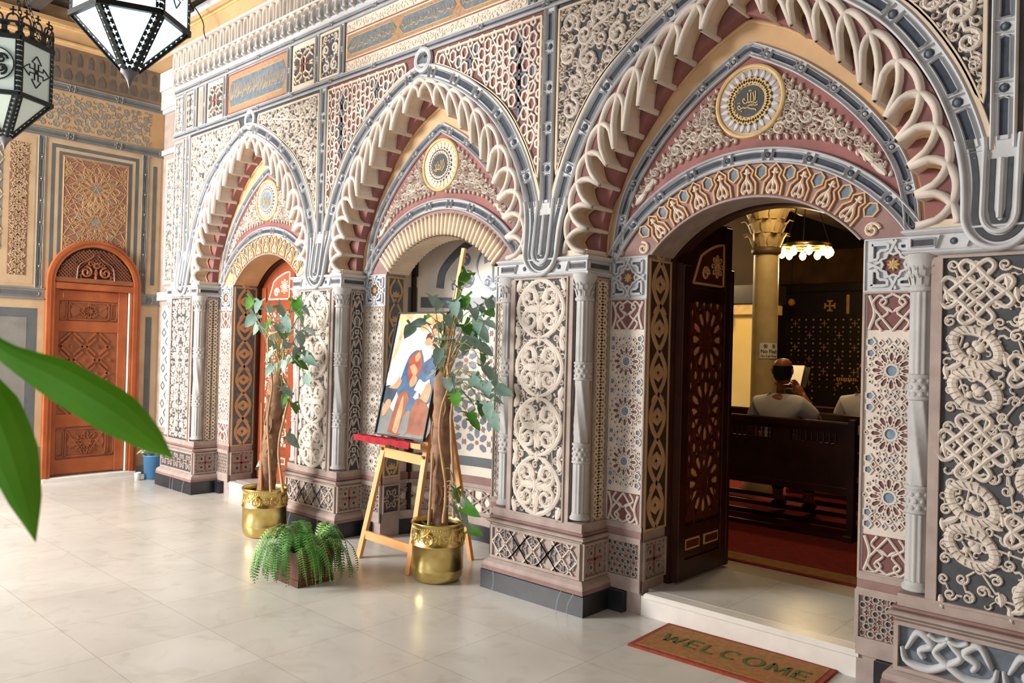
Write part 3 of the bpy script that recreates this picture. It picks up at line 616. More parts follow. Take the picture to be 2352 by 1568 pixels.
        for i in range(n):
            z = v0+per*(i+.5)
            for q in range(12):
                a = q*PI/6; R_ = w_*.23; b.hole(F, [(cu+R_*1.15*math.cos(a)+.010*math.cos(a+e)*m_, z+R_*1.15*math.sin(a)+.010*math.sin(a+e)*m_) for e, m_ in ((0, 1.5), (PI/2, .8), (PI, 1.5), (-PI/2, .8))], DARK, CREAM, .004, .007)
            b.hole(F, [(cu+.016*math.cos(q*PI/3), z+.016*math.sin(q*PI/3)) for q in range(6)], DARK, CREAM, .004, .007)
            for sx in (1, -1):
                for (dx, dz, rx, rz) in ((.42, .5, .008, .03), (.42, 0, .007, .022), (.25, .5, .01, .012), (.10, .5, .006, .02), (.43, .25, .008, .010), (.43, -.25, .008, .010), (.33, .36, .006, .012), (.33, -.36, .006, .012)):
                    b.hole(F, [(cu+sx*w_*dx+rx*math.cos(q*PI/2), z+dz*per*.98+rz*math.sin(q*PI/2)) for q in range(4)], DARK if dx != .25 else DRED, CREAM, .003, .006)
    elif kind == 'small_vine': arabesque(b, F, [(u0, v0), (cu, v0), (cu, v1), (u0, v1)], CREAM, min(w_*.23, .05), .009, .012, seed=int(abs(u0)*100)+3, mirror=cu, gap=-.001)
    elif kind == 'ochre_vine':
        n = max(1, int(h_/(w_*1.1))); per = h_/n; t = np.linspace(0, 1, n*12+1); vv = v0+h_*t
        for s_ in (1, -1): b.stroke(F, np.stack([cu+s_*w_*.36*np.sin((vv-v0)/per*PI), vv], 1), w_*.07, .008, OCH, 0, k=4)
        for i in range(n):
            z = v0+per*(i+.5)
            for s_ in (1, -1):
                petal(b, F, (cu+s_*w_*.30, z), PI/2+s_*1.9, w_*.42, w_*.10, .009, OCH, s_*.8); petal(b, F, (cu+s_*w_*.30, z), -PI/2-s_*1.9, w_*.42, w_*.10, .009, OCH, -s_*.8); petal(b, F, (cu+s_*w_*.05, z+per*.5), PI/2+s_*.9 if i % 2 else -PI/2+s_*.9, w_*.34, w_*.08, .009, OCH)
    elif kind == 'ochre_lotus':
        n = max(1, int(h_/(w_*1.35))); per = h_/n
        for i in range(n):
            z = v0+per*(i+.25)
            for q in (-1.15, -.6, 0, .6, 1.15): petal(b, F, (cu, z), PI/2+q, w_*.36, w_*.085, .01, OCH, q*.15)
            for s_ in (1, -1): b.stroke(F, crom([(cu+s_*w_*.12, z-per*.22), (cu+s_*w_*.40, z+per*.15), (cu+s_*w_*.38, z+per*.4), (cu+s_*w_*.1, z+per*.72)], 12), w_*.055, .009, OCH, 0, k=4)
            b.dome(F, (cu, z-per*.12), w_*.09, .01, OCH, 8)
    elif kind == 'braid': guilloche(b, F, u0, u1, v0, v1, WARM, .075)
    elif kind == 'zigzag':
        per = .165; n = int(h_/per); per = h_/n
        for i in range(n):
            z = v0+per*(i+.5); f = 1 if i % 2 else -1
            b.hole(F, [(cu+f*.004*0+x*w_*.9, z+y*per) for x, y in ((-.16, -.2), (.16*f, -.24), (.2, .12), (-.05*f, .26), (-.22, .1))], SLOT, CREAM, .007, .009)
            b.hole(F, [(cu+x, z+per*.5+y) for x, y in ((-.011, -.011), (.011, -.011), (.011, .011), (-.011, .011))], SLOT, CREAM, .006, .008)
            for s_ in (1, -1): b.stroke(F, [(cu+s_*w_*.48, z-per*.5), (cu+s_*w_*.20, z-per*.2*f), (cu+s_*w_*.46, z+per*.1), (cu+s_*w_*.3, z+per*.5)], .005, .009, CREAM, 0, k=4)
    elif kind == 'trapezoids':                      # dado: strapwork leaving wedge shaped holes
        b.rect(F, u0, u1, v0, v1, .0005, PINK); nx = max(1, int(round(w_/.21))); px = w_/nx
        for i in range(nx):
            cx_ = u0+px*(i+.5); cz = (v0+v1)/2
            for q in range(8):
                a = q*PI/4+PI/8; s_ = h_*.34; c_ = (cx_+px*.36*math.cos(a), cz+s_*math.sin(a)); tr = [(-.026, -.016), (.026, -.008), (.02, .014), (-.014, .02)]; ca, sa = math.cos(a+PI/2), math.sin(a+PI/2)
                b.hole(F, [(c_[0]+x*ca-y*sa, c_[1]+x*sa+y*ca) for x, y in tr], SLOT, PINK, .005, .011)
            for q in range(4): a = q*PI/2; b.hole(F, [(cx_+px*.46*math.cos(a)*(1 if q % 2 == 0 else 1)+.009*math.cos(PI/4+e*PI/2), cz+h_*.12*math.sin(a)+.009*math.sin(PI/4+e*PI/2)) for e in range(4)], SLOT, PINK, .005, .009)
            for sl in (1, -1):
                for off in (-.5, 0, .5):
                    q_ = [(cx_+px*(off+.35*sl*e), v0+h_*(e+1)/2) for e in np.linspace(-1, 1, 21)]; q_ = [p for p in q_ if u0 <= p[0] <= u1]
                    if len(q_) > 1: b.stroke(F, [q_[0], q_[-1]], .005, .015, CREAM, 0, k=4)
    elif kind == 'stars':
        b.rect(F, u0, u1, v0, v1, .0005, PINK); d = .040; row = 0; z = v0+d*.5
        while z < v1-d*.3:
            x = u0+d*.45+(d*.5 if row % 2 else 0); j = 0
            while x < u1-d*.3:
                st = (j+row*2) % 3 == 0
                if st: b.hole(F, [(x+(.017 if q % 2 else .008)*math.cos(q*PI/6*1.2), z+(.017 if q % 2 else .008)*math.sin(q*PI/6*1.2)) for q in range(10)], DRED, PINK, .003, .007)
                else: b.hole(F, [(x+.0125*math.cos(q*PI/3), z+.0125*math.sin(q*PI/3)) for q in range(6)], DARK, PINK, .004, .009)
                x += d; j += 1
            z += d*.86; row += 1
    elif kind == 'cross':
        b.rect(F, u0, u1, v0, v1, .0005, PINK); cz = (v0+v1)/2; a = min(w_, h_)*.40
        for (p, q) in (((cu, cz-a), (cu, cz+a)), ((cu-a, cz), (cu+a, cz))): b.stroke(F, [p, q], a*.12, .004, RED, 0, k=4)
        for sx in (1, -1):
            for sz in (1, -1): b.hole(F, [(cu+sx*a*.58+a*.2*math.cos(q*PI/3), cz+sz*a*.58+a*.2*math.sin(q*PI/3)) for q in range(6)], DARK, PINK, a*.08, .010)
        for i in range(10):
            for (x, z) in ((u0+w_*(i+.5)/10, v0+.008), (u0+w_*(i+.5)/10, v1-.008), (u0+.008, v0+h_*(i+.5)/10), (u1-.008, v0+h_*(i+.5)/10)):
                if i % 2: b.hole(F, [(x+.008*math.cos(q*PI/2), z+.008*math.sin(q*PI/2)) for q in range(4)], DARK, PINK, .003, .006)
    elif kind == 'hexknot':
        n = max(1, int(round(w_/.13))); px = w_/n
        for i in range(n):
            cx_ = u0+px*(i+.5); cz = (v0+v1)/2; starline(b, F, (cx_, cz), min(px, h_)*.58, PINK, 6, 2, .007, .012); b.stroke(F, arc((cx_, cz), px*.28, 0, 360, 7)[:-1], .006, .012, PINK, 0, True, k=4)
            for q in range(6): b.hole(F, [(cx_+px*.27*math.cos(q*PI/3)+.006*math.cos(e*PI/2), cz+px*.27*math.sin(q*PI/3)+.006*math.sin(e*PI/2)) for e in range(4)], BLUE if q % 2 else RED, PINK, .003, .008)
    elif kind == 'beasts':                          # bold interlaced animals' necks and stems
        n = max(1, int(round(w_/.36))); px = w_/n; cz = (v0+v1)/2; H_ = h_*.44
        for i in range(-1, n+1):
            c0 = u0+px*(i+.5)
            for s_ in (1, -1):
                P = [crom([(c0+s_*px*.42, cz-H_*.1), (c0+s_*px*.30, cz+H_*.9), (c0+s_*px*.16, cz+H_*.35), (c0+s_*px*.28, cz-H_*.05), (c0+s_*px*.24, cz-H_*.45)], 18), crom([(c0+s_*px*.47, cz-H_*.05), (c0+s_*px*.42, cz-H_*.8), (c0+s_*px*.2, cz-H_*1.0), (c0+s_*px*.02, cz-H_*.55), (c0-s_*px*.13, cz+H_*.05), (c0-s_*px*.05, cz+H_*.55), (c0, cz+H_*.85)], 22), crom([(c0+s_*px*.0, cz+H_*.85), (c0+s_*px*.10, cz+H_*.72), (c0+s_*px*.2, cz+H_*.95)], 9)]
                for j, p in enumerate(P):
                    k_ = (p[:, 0] > u0+.006) & (p[:, 0] < u1-.006); p = p[k_]
                    if len(p) > 3: b.stroke(F, p, np.interp(np.linspace(0, 1, len(p)), [0, .3, 1], [.009, .019, .012]) if j < 2 else .011, .028, GREY, 0, k=7, smooth=True)
            if u0 < c0 < u1: b.dome(F, (c0, cz-H_*.45), .02, .02, GREY); b.dome(F, (c0, cz+H_*.9), .014, .026, GREY)
    elif kind == 'star_block':
        b.rect(F, u0, u1, v0, v1, .0005, GREY); cz = (v0+v1)/2; a = min(w_, h_)*.5
        for sx in (1, -1):
            for sz in (1, -1):
                L_ = [(sx*.82, sz*.82), (sx*.82, sz*.22), (sx*.58, sz*.22), (sx*.58, sz*.50), (sx*.50, sz*.58), (sx*.22, sz*.58), (sx*.22, sz*.82)]
                L_ = [(cu+x*a, cz+z*a) for x, z in L_]; b.poly(F, L_, .001, .002, SLOT if sz > 0 else DARK); b.stroke(F, resamp(L_+L_[:1], step=.02), a*.07, .014, GREY, 0, True, k=4)
        b.poly(F, [(cu+a*(.46 if q % 2 else .34)*math.cos(q*PI/8), cz+a*(.46 if q % 2 else .34)*math.sin(q*PI/8)) for q in range(16)], .001, .0025, DRED)
        b.stroke(F, [(cu+a*(.52 if q % 2 else .40)*math.cos(q*PI/8), cz+a*(.52 if q % 2 else .40)*math.sin(q*PI/8)) for q in range(16)], a*.06, .015, GREY, 0, True, k=4)
        for q in range(8): petal(b, F, (cu, cz), q*PI/4, a*.26, a*.07, .014, GOLD)
        for q in range(4): an = q*PI/2; b.stroke(F, [(cu+a*.5*math.cos(an+.3), cz+a*.5*math.sin(an+.3)), (cu+a*.98*math.cos(an-.1), cz+a*.98*math.sin(an-.1))], a*.06, .016, GREY, 0, k=4); b.stroke(F, [(cu+a*.5*math.cos(an-.3), cz+a*.5*math.sin(an-.3)), (cu+a*.98*math.cos(an+.1), cz+a*.98*math.sin(an+.1))], a*.06, .013, GREY, 0, k=4)

def panel(name, parent, F, u0, u1, v0, v1, kind, ground=DARK, edge=PINK, fr=.012, fh=.016):
    b = MB(); frame(b, F, u0, u1, v0, v1, fr, fh, edge); ornament_face(b, F, u0+fr, u1-fr, v0+fr, v1-fr, kind, ground); return b.build(name, parent)

def colonette(parent, x, y, r=.052):
    b = MB(); z0 = .56
    def fl(t, z): return 1-.13*np.abs(np.sin(t*6))**.6*(1 if True else 0)
    def one(t, z): return np.ones_like(t)
    def seg(za, zb, f, n=2, rs=1.0, m_=GCOL): b.lathe((x, y, 0), [(r*rs, z) for z in np.linspace(za, zb, n)], m_, 48, True, False, f)
    seg(.60, .90, fl); seg(1.53, 1.90, fl)
    tw = lambda t, z: 1-.16*np.abs(np.sin(t*3+z*9))**.7
    seg(1.03, 1.41, tw, 26)
    for (a, e) in ((.90, 1.03), (1.41, 1.53)):
        b.lathe((x, y, 0), [(r*.9, a), (r*1.12, a+.006), (r*1.12, a+.014), (r*.98, a+.02), (r*.98, e-.02), (r*1.12, e-.014), (r*1.12, e-.006), (r*.9, e)], GCOL, 32, True, False)
        for i in range(10):
            for j in range(3): th = i*PI/5+j*.3; c_ = (x+r*.97*math.cos(th), y+r*.97*math.sin(th)); b.dome(plane((c_[0], c_[1], a+.03+j*.03), (-math.sin(th), math.cos(th), 0), (0, 0, 1), (math.cos(th), math.sin(th), 0)), (0, 0), .013, .007, GCOL, 6)
    b.lathe((x, y, 0), [(r*.95, 1.90), (r*1.15, 1.905), (r*1.15, 1.92), (r, 1.925), (r*1.0, 1.95), (r*1.25, 2.02), (r*1.45, 2.05), (r*1.45, 2.07)], GCOL, 32, True, False)
    for i in range(12):
        th = i*PI/6
        for (zz, rr) in ((1.93, r*1.02), (1.965, r*1.08)): b.add(*[q for q in leafquad(x, y, zz, th+(.26 if rr > r*1.05 else 0), rr)], m=GCOL)
    b.lathe((x, y, 0), [(r*1.2, z0), (r*1.2, .575), (r*1.0, .585), (r*1.0, .60)], GCOL, 32, True, True)
    return b.build('colonette', parent)
def leafquad(x, y, z, th, r):
    o = np.array([x+r*math.cos(th), y+r*math.sin(th), z]); t_ = np.array([-math.sin(th), math.cos(th), 0]); n_ = np.array([math.cos(th), math.sin(th), 0])
    V = [o-t_*.009, o+t_*.009, o+t_*.011+n_*.010+np.array([0, 0, .04]), o-t_*.011+n_*.010+np.array([0, 0, .04]), o+n_*.024+np.array([0, 0, .055]), o+n_*.012+np.array([0, 0, .03])]
    return np.array(V), [[0, 1, 2, 3], [3, 2, 4, 4]][:1]+[[3, 2, 4, 5]]

def mould(b, x0, x1, y, yb, z0, z1, out, m, prof='ogee'):   # moulding round three sides of a block
    st = [(0, 0), (.25, .55), (.55, 1), (.8, 1), (1, .7)] if prof == 'ogee' else [(0, 1), (.5, 1.0), (.72, .85), (1, 0)]
    pts = [(z0+(z1-z0)*a, out*e) for a, e in st]
    for (za, oa), (zb, ob) in zip(pts[:-1], pts[1:]):
        A = [(x0-oa, yb, za), (x0-oa, y-oa, za), (x1+oa, y-oa, za), (x1+oa, yb, za)]; Bq = [(x0-ob, yb, zb), (x0-ob, y-ob, zb), (x1+ob, y-ob, zb), (x1+ob, yb, zb)]
        b.strip(A, Bq, m)
    b.add([(x0-pts[-1][1], yb, z1), (x0-pts[-1][1], y-pts[-1][1], z1), (x1+pts[-1][1], y-pts[-1][1], z1), (x1+pts[-1][1], yb, z1)], [[0, 1, 2, 3]], m)
    b.add([(x0-pts[0][1], yb, z0), (x0-pts[0][1], y-pts[0][1], z0), (x1+pts[0][1], y-pts[0][1], z0), (x1+pts[0][1], yb, z0)], [[0, 1, 2, 3]], m)

def pier(k):
    x0, x1 = PX[k]-.36, PX[k]+.36
    if k == 3: x1 = PX[k]+1.6
    yb = YR+.03; g = empty('carved_pier', (PX[k], YP, 0), wall)
    b = MB(); b.box(IDEN, x0-.07, x1+.07, YP-.055, yb, 0, .127, BLACK, .006)
    rg = random.Random(k)
    for i in range(3): xx = x0+rg.random()*.7; b.stroke(face_y(YP-.055), crom([(xx, 0), (xx+.01, .06), (xx+.05*rg.random(), .125)], 7), .004, .0006, VEIN, .0005, k=3)
    b.build('plinth', g)
    b = MB(); mould(b, x0-.03, x1+.03, YP-.02, yb, .127, .20, .03, PINK, 'base'); mould(b, x0-.03, x1+.03, YP-.02, yb, .127, .165, .034, PSTR, 'base')
    b.box(IDEN, x0-.02, x1+.02, YP-.012, yb, .2, .44, PINK)
    mould(b, x0-.018, x1+.018, YP-.010, yb, .43, .463, .03, PINK); mould(b, x0-.018, x1+.018, YP-.010, yb, .463, .485, .014, PSTR); b.box(IDEN, x0-.012, x1+.012, YP-.008, yb, .485, .54, PINK)
    b.build('pier_base', g)
    F = face_y(YP-.0125)
    kinds = ['hexknot', 'trapezoids', 'trapezoids', 'beasts'][k]
    panel('dado_panel', g, F, x0-.015, x1+.015 if k < 3 else x0+1.6, .205, .425, kinds, SLOT if k == 3 else DARK, PINK, .018, .014 if k < 3 else .03)
    Fr = plane((x1+.021, 0, 0), (0, 1, 0), (0, 0, 1), (1, 0, 0)); panel('dado_return_panel', g, Fr, YP-.01, YR-.005, .205, .425, 'cross', DARK, PINK, .016)
    # shaft
    b = MB(); b.box(IDEN, x0+.10, x1-.10, YP+.004, yb, .52, 2.07, PINK); b.box(IDEN, x0+.012, x1-.012, YP+.075, yb, .52, 2.07, PINK)
    b.box(IDEN, x0+.10, x0+.135, YP-.006, YP+.01, .54, 2.05, PINK); 
    if k < 3: b.box(IDEN, x1-.135, x1-.10, YP-.006, YP+.01, .54, 2.05, PINK)
    b.build('shaft', g)
    F = face_y(YP)
    if k < 3: panel('carved_panel', g, F, PX[k]-.225, PX[k]+.225, .53, 2.055, 'vine' if k in (1, 2) else 'small_vine', DARK, PINK, .010)
    else: panel('carved_panel', g, F, x0+.135, x0+.135+.98, .53, 2.055, 'knots', DARK, PINK, .012)
    if k == 3: panel('carved_panel', g, F, x0+1.13, x0+1.55, .53, 2.055, 'small_vine', DARK, PINK, .012)
    panel('return_panel', g, plane((x1+.002-.012, 0, 0), (0, 1, 0), (0, 0, 1), (1, 0, 0)), YP+.10, YR-.005, .53, 2.05, ['braid', 'zigzag', 'braid', 'braid'][k], DARK, PINK, .014, .010)
    panel('return_panel', g, plane((x0-.002+.012, 0, 0), (0, 1, 0), (0, 0, 1), (-1, 0, 0)), YP+.10, YR-.005, .53, 2.05, 'small_vine', DARK, PINK, .014, .010)
    for xx in ((x0+.048, x1-.048) if k < 3 else (x0+.052,)): colonette(g, xx, YP+.045)
    # capital course
    b = MB(); mould(b, x0-.0, x1+.0, YP-.0, yb, 2.06, 2.085, .022, GREY); b.box(IDEN, x0-.004, x1+.004, YP-.008, yb, 2.085, 2.15, GREY); mould(b, x0, x1, YP, yb, 2.15, 2.18, .026, GREY)
    b.box(IDEN, x0+.02, x1-.02, YP+.02, yb, 2.18, 2.22, WARM)
    def slots(F, u0, u1):
        n = max(1, int((u1-u0)/.125)); p = (u1-u0)/n
        for i in range(n):
            a = u0+p*i
            if i % 2 == 0 or n < 2: b.poly(F, [(a+.018, 2.105), (a+p-.018, 2.105), (a+p-.018, 2.132), (a+.018, 2.132)], 0, .0015, DARK); b.stroke(F, resamp([(a+.014, 2.10), (a+p-.014, 2.10), (a+p-.014, 2.137), (a+.014, 2.137), (a+.014, 2.10)], step=.012), .004, .010, GREY, 0, True, k=3)
            else: b.disc(F, (a+p/2, 2.118), .016, 0, .0015, DARK, 10); b.dome(F, (a+p/2, 2.118), .010, .010, SLOT, 8)
            if i: b.stroke(F, [(a-.010, 2.09), (a+.010, 2.148)], .005, .014, GREY, 0, k=3)
    slots(face_y(YP-.008), x0, x1 if k < 3 else x0+1.5); slots(plane((x1+.004, 0, 0), (0, 1, 0), (0, 0, 1), (1, 0, 0)), YP, YR-.01); slots(plane((x0-.004, 0, 0), (0, 1, 0), (0, 0, 1), (-1, 0, 0)), YP, YR-.01)
    b.build('capital', g)
    # hanging loop where the two mouldings meet
    b = MB(); c_ = (PX[k], 2.225)
    def F(u, v, w): u = np.asarray(u, float); v = np.asarray(v, float)+0*u; return np.stack([u, np.interp(v, [2.2, 2.52], [YP-.022, YF-.012])-w, v], -1)
    zz = np.linspace(2.74, 2.24, 12)
    ex = lambda P_, z: S/2-np.interp(z, P_[NP-1:, 1][::-1], P_[NP-1:, 0][::-1])
    def ush(xo, top, ry):                           # a U that follows the two arch mouldings down
        z_ = zz[zz <= top]; xs = np.array([xo(z) for z in z_]); r_ = xs[-1]
        return np.vstack([np.stack([c_[0]-xs, z_], 1), arc(c_, r_, 180, 360, 17, ry=ry), np.stack([c_[0]+xs[::-1], z_[::-1]], 1)])
    o1 = ush(lambda z: max(.128, ex(OIN, z)-.012), 2.60, .15); b.poly(F, o1, -.055, 0, GREY); b.stroke(F, resamp(o1, step=.015), .014, .024, GREY, -.002, k=7, smooth=True)
    o2 = ush(lambda z: max(.092, (ex(OIN, z)+ex(OUT, z))/2+.004), 2.60, .112); b.stroke(F, resamp(o2, step=.012), .014, .003, DARK, 0, k=4)
    o3 = ush(lambda z: max(.064, ex(OUT, z)+.012), 2.60, .082); b.stroke(F, resamp(o3, step=.012), .012, .020, GREY, 0, k=5)
    b.stroke(F, resamp([(c_[0]-.032, 2.46), (c_[0]-.032, 2.24), (c_[0]-.022, 2.19), (c_[0], 2.175), (c_[0]+.022, 2.19), (c_[0]+.032, 2.24), (c_[0]+.032, 2.46)], step=.012), .011, .003, DARK, 0, k=4)
    b.stroke(F, [(c_[0], 2.46), (c_[0], 2.20)], .013, .020, GREY, 0, k=5)
    b.build('hanging_loop', g)
    return g
for k in range(4): pier(k)

# ---- recessed jambs beside the three openings
def jamb_group(k, side):
    c = CX[k]; a = .635; e = .915; x0, x1 = (c+a, c+e) if side > 0 else (c-e, c-a); F = face_y(YR)
    g = empty('opening_jamb', ((x0+x1)/2, YR, 0), wall); b = MB()
    b.box(IDEN, x0, x1, YR+.001, YR+.30 if k != 1 else YR+.2, .0, 2.2, PINK)
    b.box(IDEN, x0-.0, x1, YR-.015, YR+.01, .13, .205, PINK); b.box(IDEN, x0, x1, YR-.018, YR+.01, .435, .46, PINK); b.box(IDEN, x0, x1, YR-.010, YR+.01, .46, .50, PSTR); b.box(IDEN, x0, x1, YR-.006, YR+.01, .50, .53, PINK)
    b.box(IDEN, x0 if side < 0 else x0+.1, x1-.1 if side < 0 else x1, YR-.05, YR+.01, 0, .127, BLACK); b.build('jamb_block', g)
    pk = {0: 'rosettes', 1: 'lace', 2: 'rosettes'}[k]
    panel('star_block', g, F, x0, x1, 1.925, 2.185, 'star_block', GREY, GREY, .006, .01)
    panel('carved_panel', g, F, x0, x1-.0, .53, 1.925, pk, CREAM, PINK, .010, .012)
    panel('dado_panel', g, F, x0, x1, .205, .435, 'stars', PINK, PINK, .012)
    xr = x1 if side < 0 else x0; Fr = plane((xr+(.001 if side < 0 else -.001), 0, 0), (0, 1, 0), (0, 0, 1), (1 if side < 0 else -1, 0, 0)); ye = YR+(.265 if k != 1 else .19)
    panel('reveal_panel', g, Fr, YR+.012, ye, .50, 2.17, 'ochre_lotus' if k == 1 else 'ochre_vine', RGRD if k == 2 else SLOT, OCH, .014, .008)
    panel('reveal_dado', g, Fr, YR+.012, ye, .20, .44, 'cross' if k != 1 else 'hexknot', DARK, PINK, .012)
for k in range(3):
    for side in (-1, 1): jamb_group(k, side)

# ---- frieze over the arches
XL0 = -8.715
fz = empty('frieze', (-6, YF, 4.07), wall)
b = MB(); b.rect(face_y(YF), XL0, 0.9, TOPF+.001, 4.36, 0, GREY); b.box(IDEN, XL0, .9, YF+.01, 4.30, 4.35, 5.2, GREY); b.build('frieze_wall', wall)
slot_band([(XL0, 3.83), (-4, 3.83), (.9, 3.83)], face_y(YF-.012), .062, .62, h=.02).build('lower_moulding', fz)
slot_band([(XL0, 4.318), (-4, 4.318), (.9, 4.318)], face_y(YF-.012), .062, .62, h=.024).build('upper_moulding', fz)
def cross_lattice(b, F, u0, u1, v0, v1):
    cu, cz = (u0+u1)/2, (v0+v1)/2; W_, H_ = (u1-u0)/2, (v1-v0)/2
    b.rect(F, u0, u1, v0, v1, 0, WARM); W_ *= .82; H_ *= .78; b.rect(F, cu-W_, cu+W_, cz-H_, cz+H_, .001, DARK)
    for P in ([(0, .55), (.3, .8), (1, .8)], [(.3, .8), (.3, 1)], [(.25, .0), (.25, .35), (.7, .6), (1, .35)], [(.7, .6), (.7, .95)], [(1, .1), (.6, 0)], [(.25, .35), (0, .55)]):
        for sx in (1, -1):
            for sz in (1, -1): b.stroke(F, resamp([(cu+sx*x*W_, cz+sz*y*H_) for x, y in P], 9), .009, .014, WARM, .001, k=4)
    b.stroke(F, [(cu, cz-H_*.62), (cu, cz+H_*.62)], .009, .018, RED, 0, k=4); b.stroke(F, [(cu-W_*.6, cz), (cu+W_*.6, cz)], .009, .018, RED, 0, k=4)
    for (dx, dz) in ((0, .62), (0, -.62), (.6, 0), (-.6, 0)): b.dome(F, (cu+dx*W_, cz+dz*H_), .017, .02, RED, 8)
def inscription(b, F, u0, u1, v0, v1, ncart, seed, bands=False):
    b.rect(F, u0, u1, v0, v1, 0, FRZ if not bands else WARM); rg = random.Random(seed)
    if bands:
        arabesque(b, F, [(u0, v0), (u1, v0), (u1, v0+.075), (u0, v0+.075)], CREAM, .022, .010, .006, seed=5, nmax=300); arabesque(b, F, [(u0, v1-.075), (u1, v1-.075), (u1, v1), (u0, v1)], CREAM, .022, .010, .006, seed=6, nmax=300)
        for z in (v0+.085, v1-.085): b.stroke(F, resamp([(u0, z), (u1, z)], step=.2), .005, .006, RED, 0, k=4)
        v0 += .092; v1 -= .092
    else: frame(b, F, u0, u1, v0, v1, .012, .008, RED)
    b.rect(F, u0+.014, u1-.014, v0+.01, v1-.01, .001, FRZ)
    for i in range(int((u1-u0)*320)):
        x = u0+.02+rg.random()*(u1-u0-.04); z = v0+.015+rg.random()*(v1-v0-.03); b.stroke(F, [(x, z), (x+.010*rg.uniform(-1, 1), z+.008*rg.uniform(-1, 1))], .0022, .003, GOLD, .001, k=3)
    per = (u1-u0)/ncart
    for i in range(ncart):
        a = u0+per*i+.05; e = u0+per*(i+1)-.05; zc = (v0+v1)/2; hh = (v1-v0)*(.33 if not bands else .32)
        P = [(a, zc-hh*.55), (a-.012, zc-hh*.35), (a-.03, zc), (a-.012, zc+hh*.35), (a, zc+hh*.55), (a+.03, zc+hh), (e-.03, zc+hh), (e, zc+hh*.55), (e+.012, zc+hh*.35), (e+.03, zc), (e+.012, zc-hh*.35), (e, zc-hh*.55), (e-.03, zc-hh), (a+.03, zc-hh)]
        b.poly(F, P, 0, .0025, SLOT); b.stroke(F, resamp(P+P[:1], step=.02), .004, .006, GOLD, .001, True, k=3)
        n = int((e-a)/.032)
        for j in range(n):
            x = a+(e-a)*(j+.5)/n; q = crom([(x-.02, zc-hh*rg.uniform(-.2, .6)), (x+.005, zc-hh*.5*rg.random()), (x+.018, zc+hh*rg.uniform(-.3, .3)), (x+.004, zc+hh*rg.uniform(.2, .75))], 9); b.stroke(F, q, .0036, .004, GOLD if j % 3 else OCH, .0025, k=3)
            if j % 2: b.dome(F, (x, zc+hh*rg.uniform(-.7, .7)), .004, .004, GOLD, 6)
Fz = face_y(YF-.004); z0, z1 = 3.872, 4.275
seps = [-8.47, -8.21, -8.006, -7.568, -6.378, -5.925, -5.558, -3.438, -1.30]
kindz = ['small', 'brown', 'cross', 'ins', 'cross', 'small', 'long', 'long']
for i, kd in enumerate(kindz):
    a, e = seps[i]+.038, seps[i+1]-.038; b = MB()
    if kd == 'cross': cross_lattice(b, Fz, a, e, z0, z1)
    elif kd == 'ins': inscription(b, Fz, a, e, z0, z1, 1, 3)
    elif kd == 'long': inscription(b, Fz, a, e, z0, z1, 3 if i == 6 else 3, 7+i, True)
    elif kd == 'brown': b.rect(Fz, a, e, z0, z1, 0, WARM); b.rect(Fz, a+.02, e-.02, z0+.03, z1-.03, .002, PINK); arabesque(b, Fz, [(a+.02, z0+.03), (e-.02, z0+.03), (e-.02, z1-.03), (a+.02, z1-.03)], OCH, .03, .012, .006, seed=2)
    else: b.rect(Fz, a, e, z0, z1, 0, DARK); frame(b, Fz, a, e, z0, z1, .02, .012, WARM); arabesque(b, Fz, [(a+.02, z0+.02), ((a+e)/2, z0+.02), ((a+e)/2, z1-.02), (a+.02, z1-.02)], CREAM, .06, .012, .012, seed=9+i, mirror=(a+e)/2)
    b.build('inscription_panel' if kd in ('ins', 'long') else 'frieze_panel', fz)
    slot_band([(seps[i], z0-.02), (seps[i], (z0+z1)/2), (seps[i], z1+.02)], face_y(YF-.012), .06, .22, h=.016).build('upright_moulding', fz)
# narrow pierced strip at the far end of the front
panel('end_strip', wall, face_y(YF-.002), XL0+.01, -8.47, 2.22, 3.78, 'small_vine', SLOT, WARM, .02, .01)
panel('end_strip', wall, face_y(YF-.002), XL0+.01, -8.50, 3.87, 4.28, 'small_vine', SLOT, WARM, .02, .01)
# cresting: pendant leaves under a row of little niches
b = MB(); F = face_y(YF-.01); per = .118; x = XL0+.06; i = 0
b.rect(F, XL0, -2.6, 4.345, 4.56, 0, GREY)
while x < -3.4:
    b.stroke(F, crom([(x-per*.48, 4.50), (x-per*.36, 4.535), (x, 4.55), (x+per*.36, 4.535), (x+per*.48, 4.50)], 9), .011, .05, CREAM, 0, k=5)
    b.stroke(F, crom([(x-per*.5, 4.54), (x-per*.5, 4.47), (x-per*.5, 4.43), (x-per*.5, 4.395)], 9), [.030, .024, .016, .013, .014, .020, .022, .016, .006], .040, CREAM, 0, k=5)
    b.dome(F, (x-per*.5, 4.405), .02, .05, CREAM, 8)
    b.poly(F, [(x-.034, 4.40), (x+.034, 4.40), (x+.044, 4.46), (x+.030, 4.49), (x+.018, 4.515), (x, 4.525), (x-.018, 4.515), (x-.030, 4.49), (x-.044, 4.46)], 0, .003, SLOT)
    x += per
b.build('pendant_cornice', wall)
b = MB(); Fc = face_y(YF-.055); b.box(Fc, XL0-.02, -2.6, 4.555, 4.575, -.5, 0, CREAM); b.box(Fc, XL0-.02, -2.6, 4.76, 4.785, -.5, .01, CREAM); b.box(Fc, XL0, -2.6, 4.57, 4.77, -.5, -.035, CREAM)
x = XL0+.05; per = .118
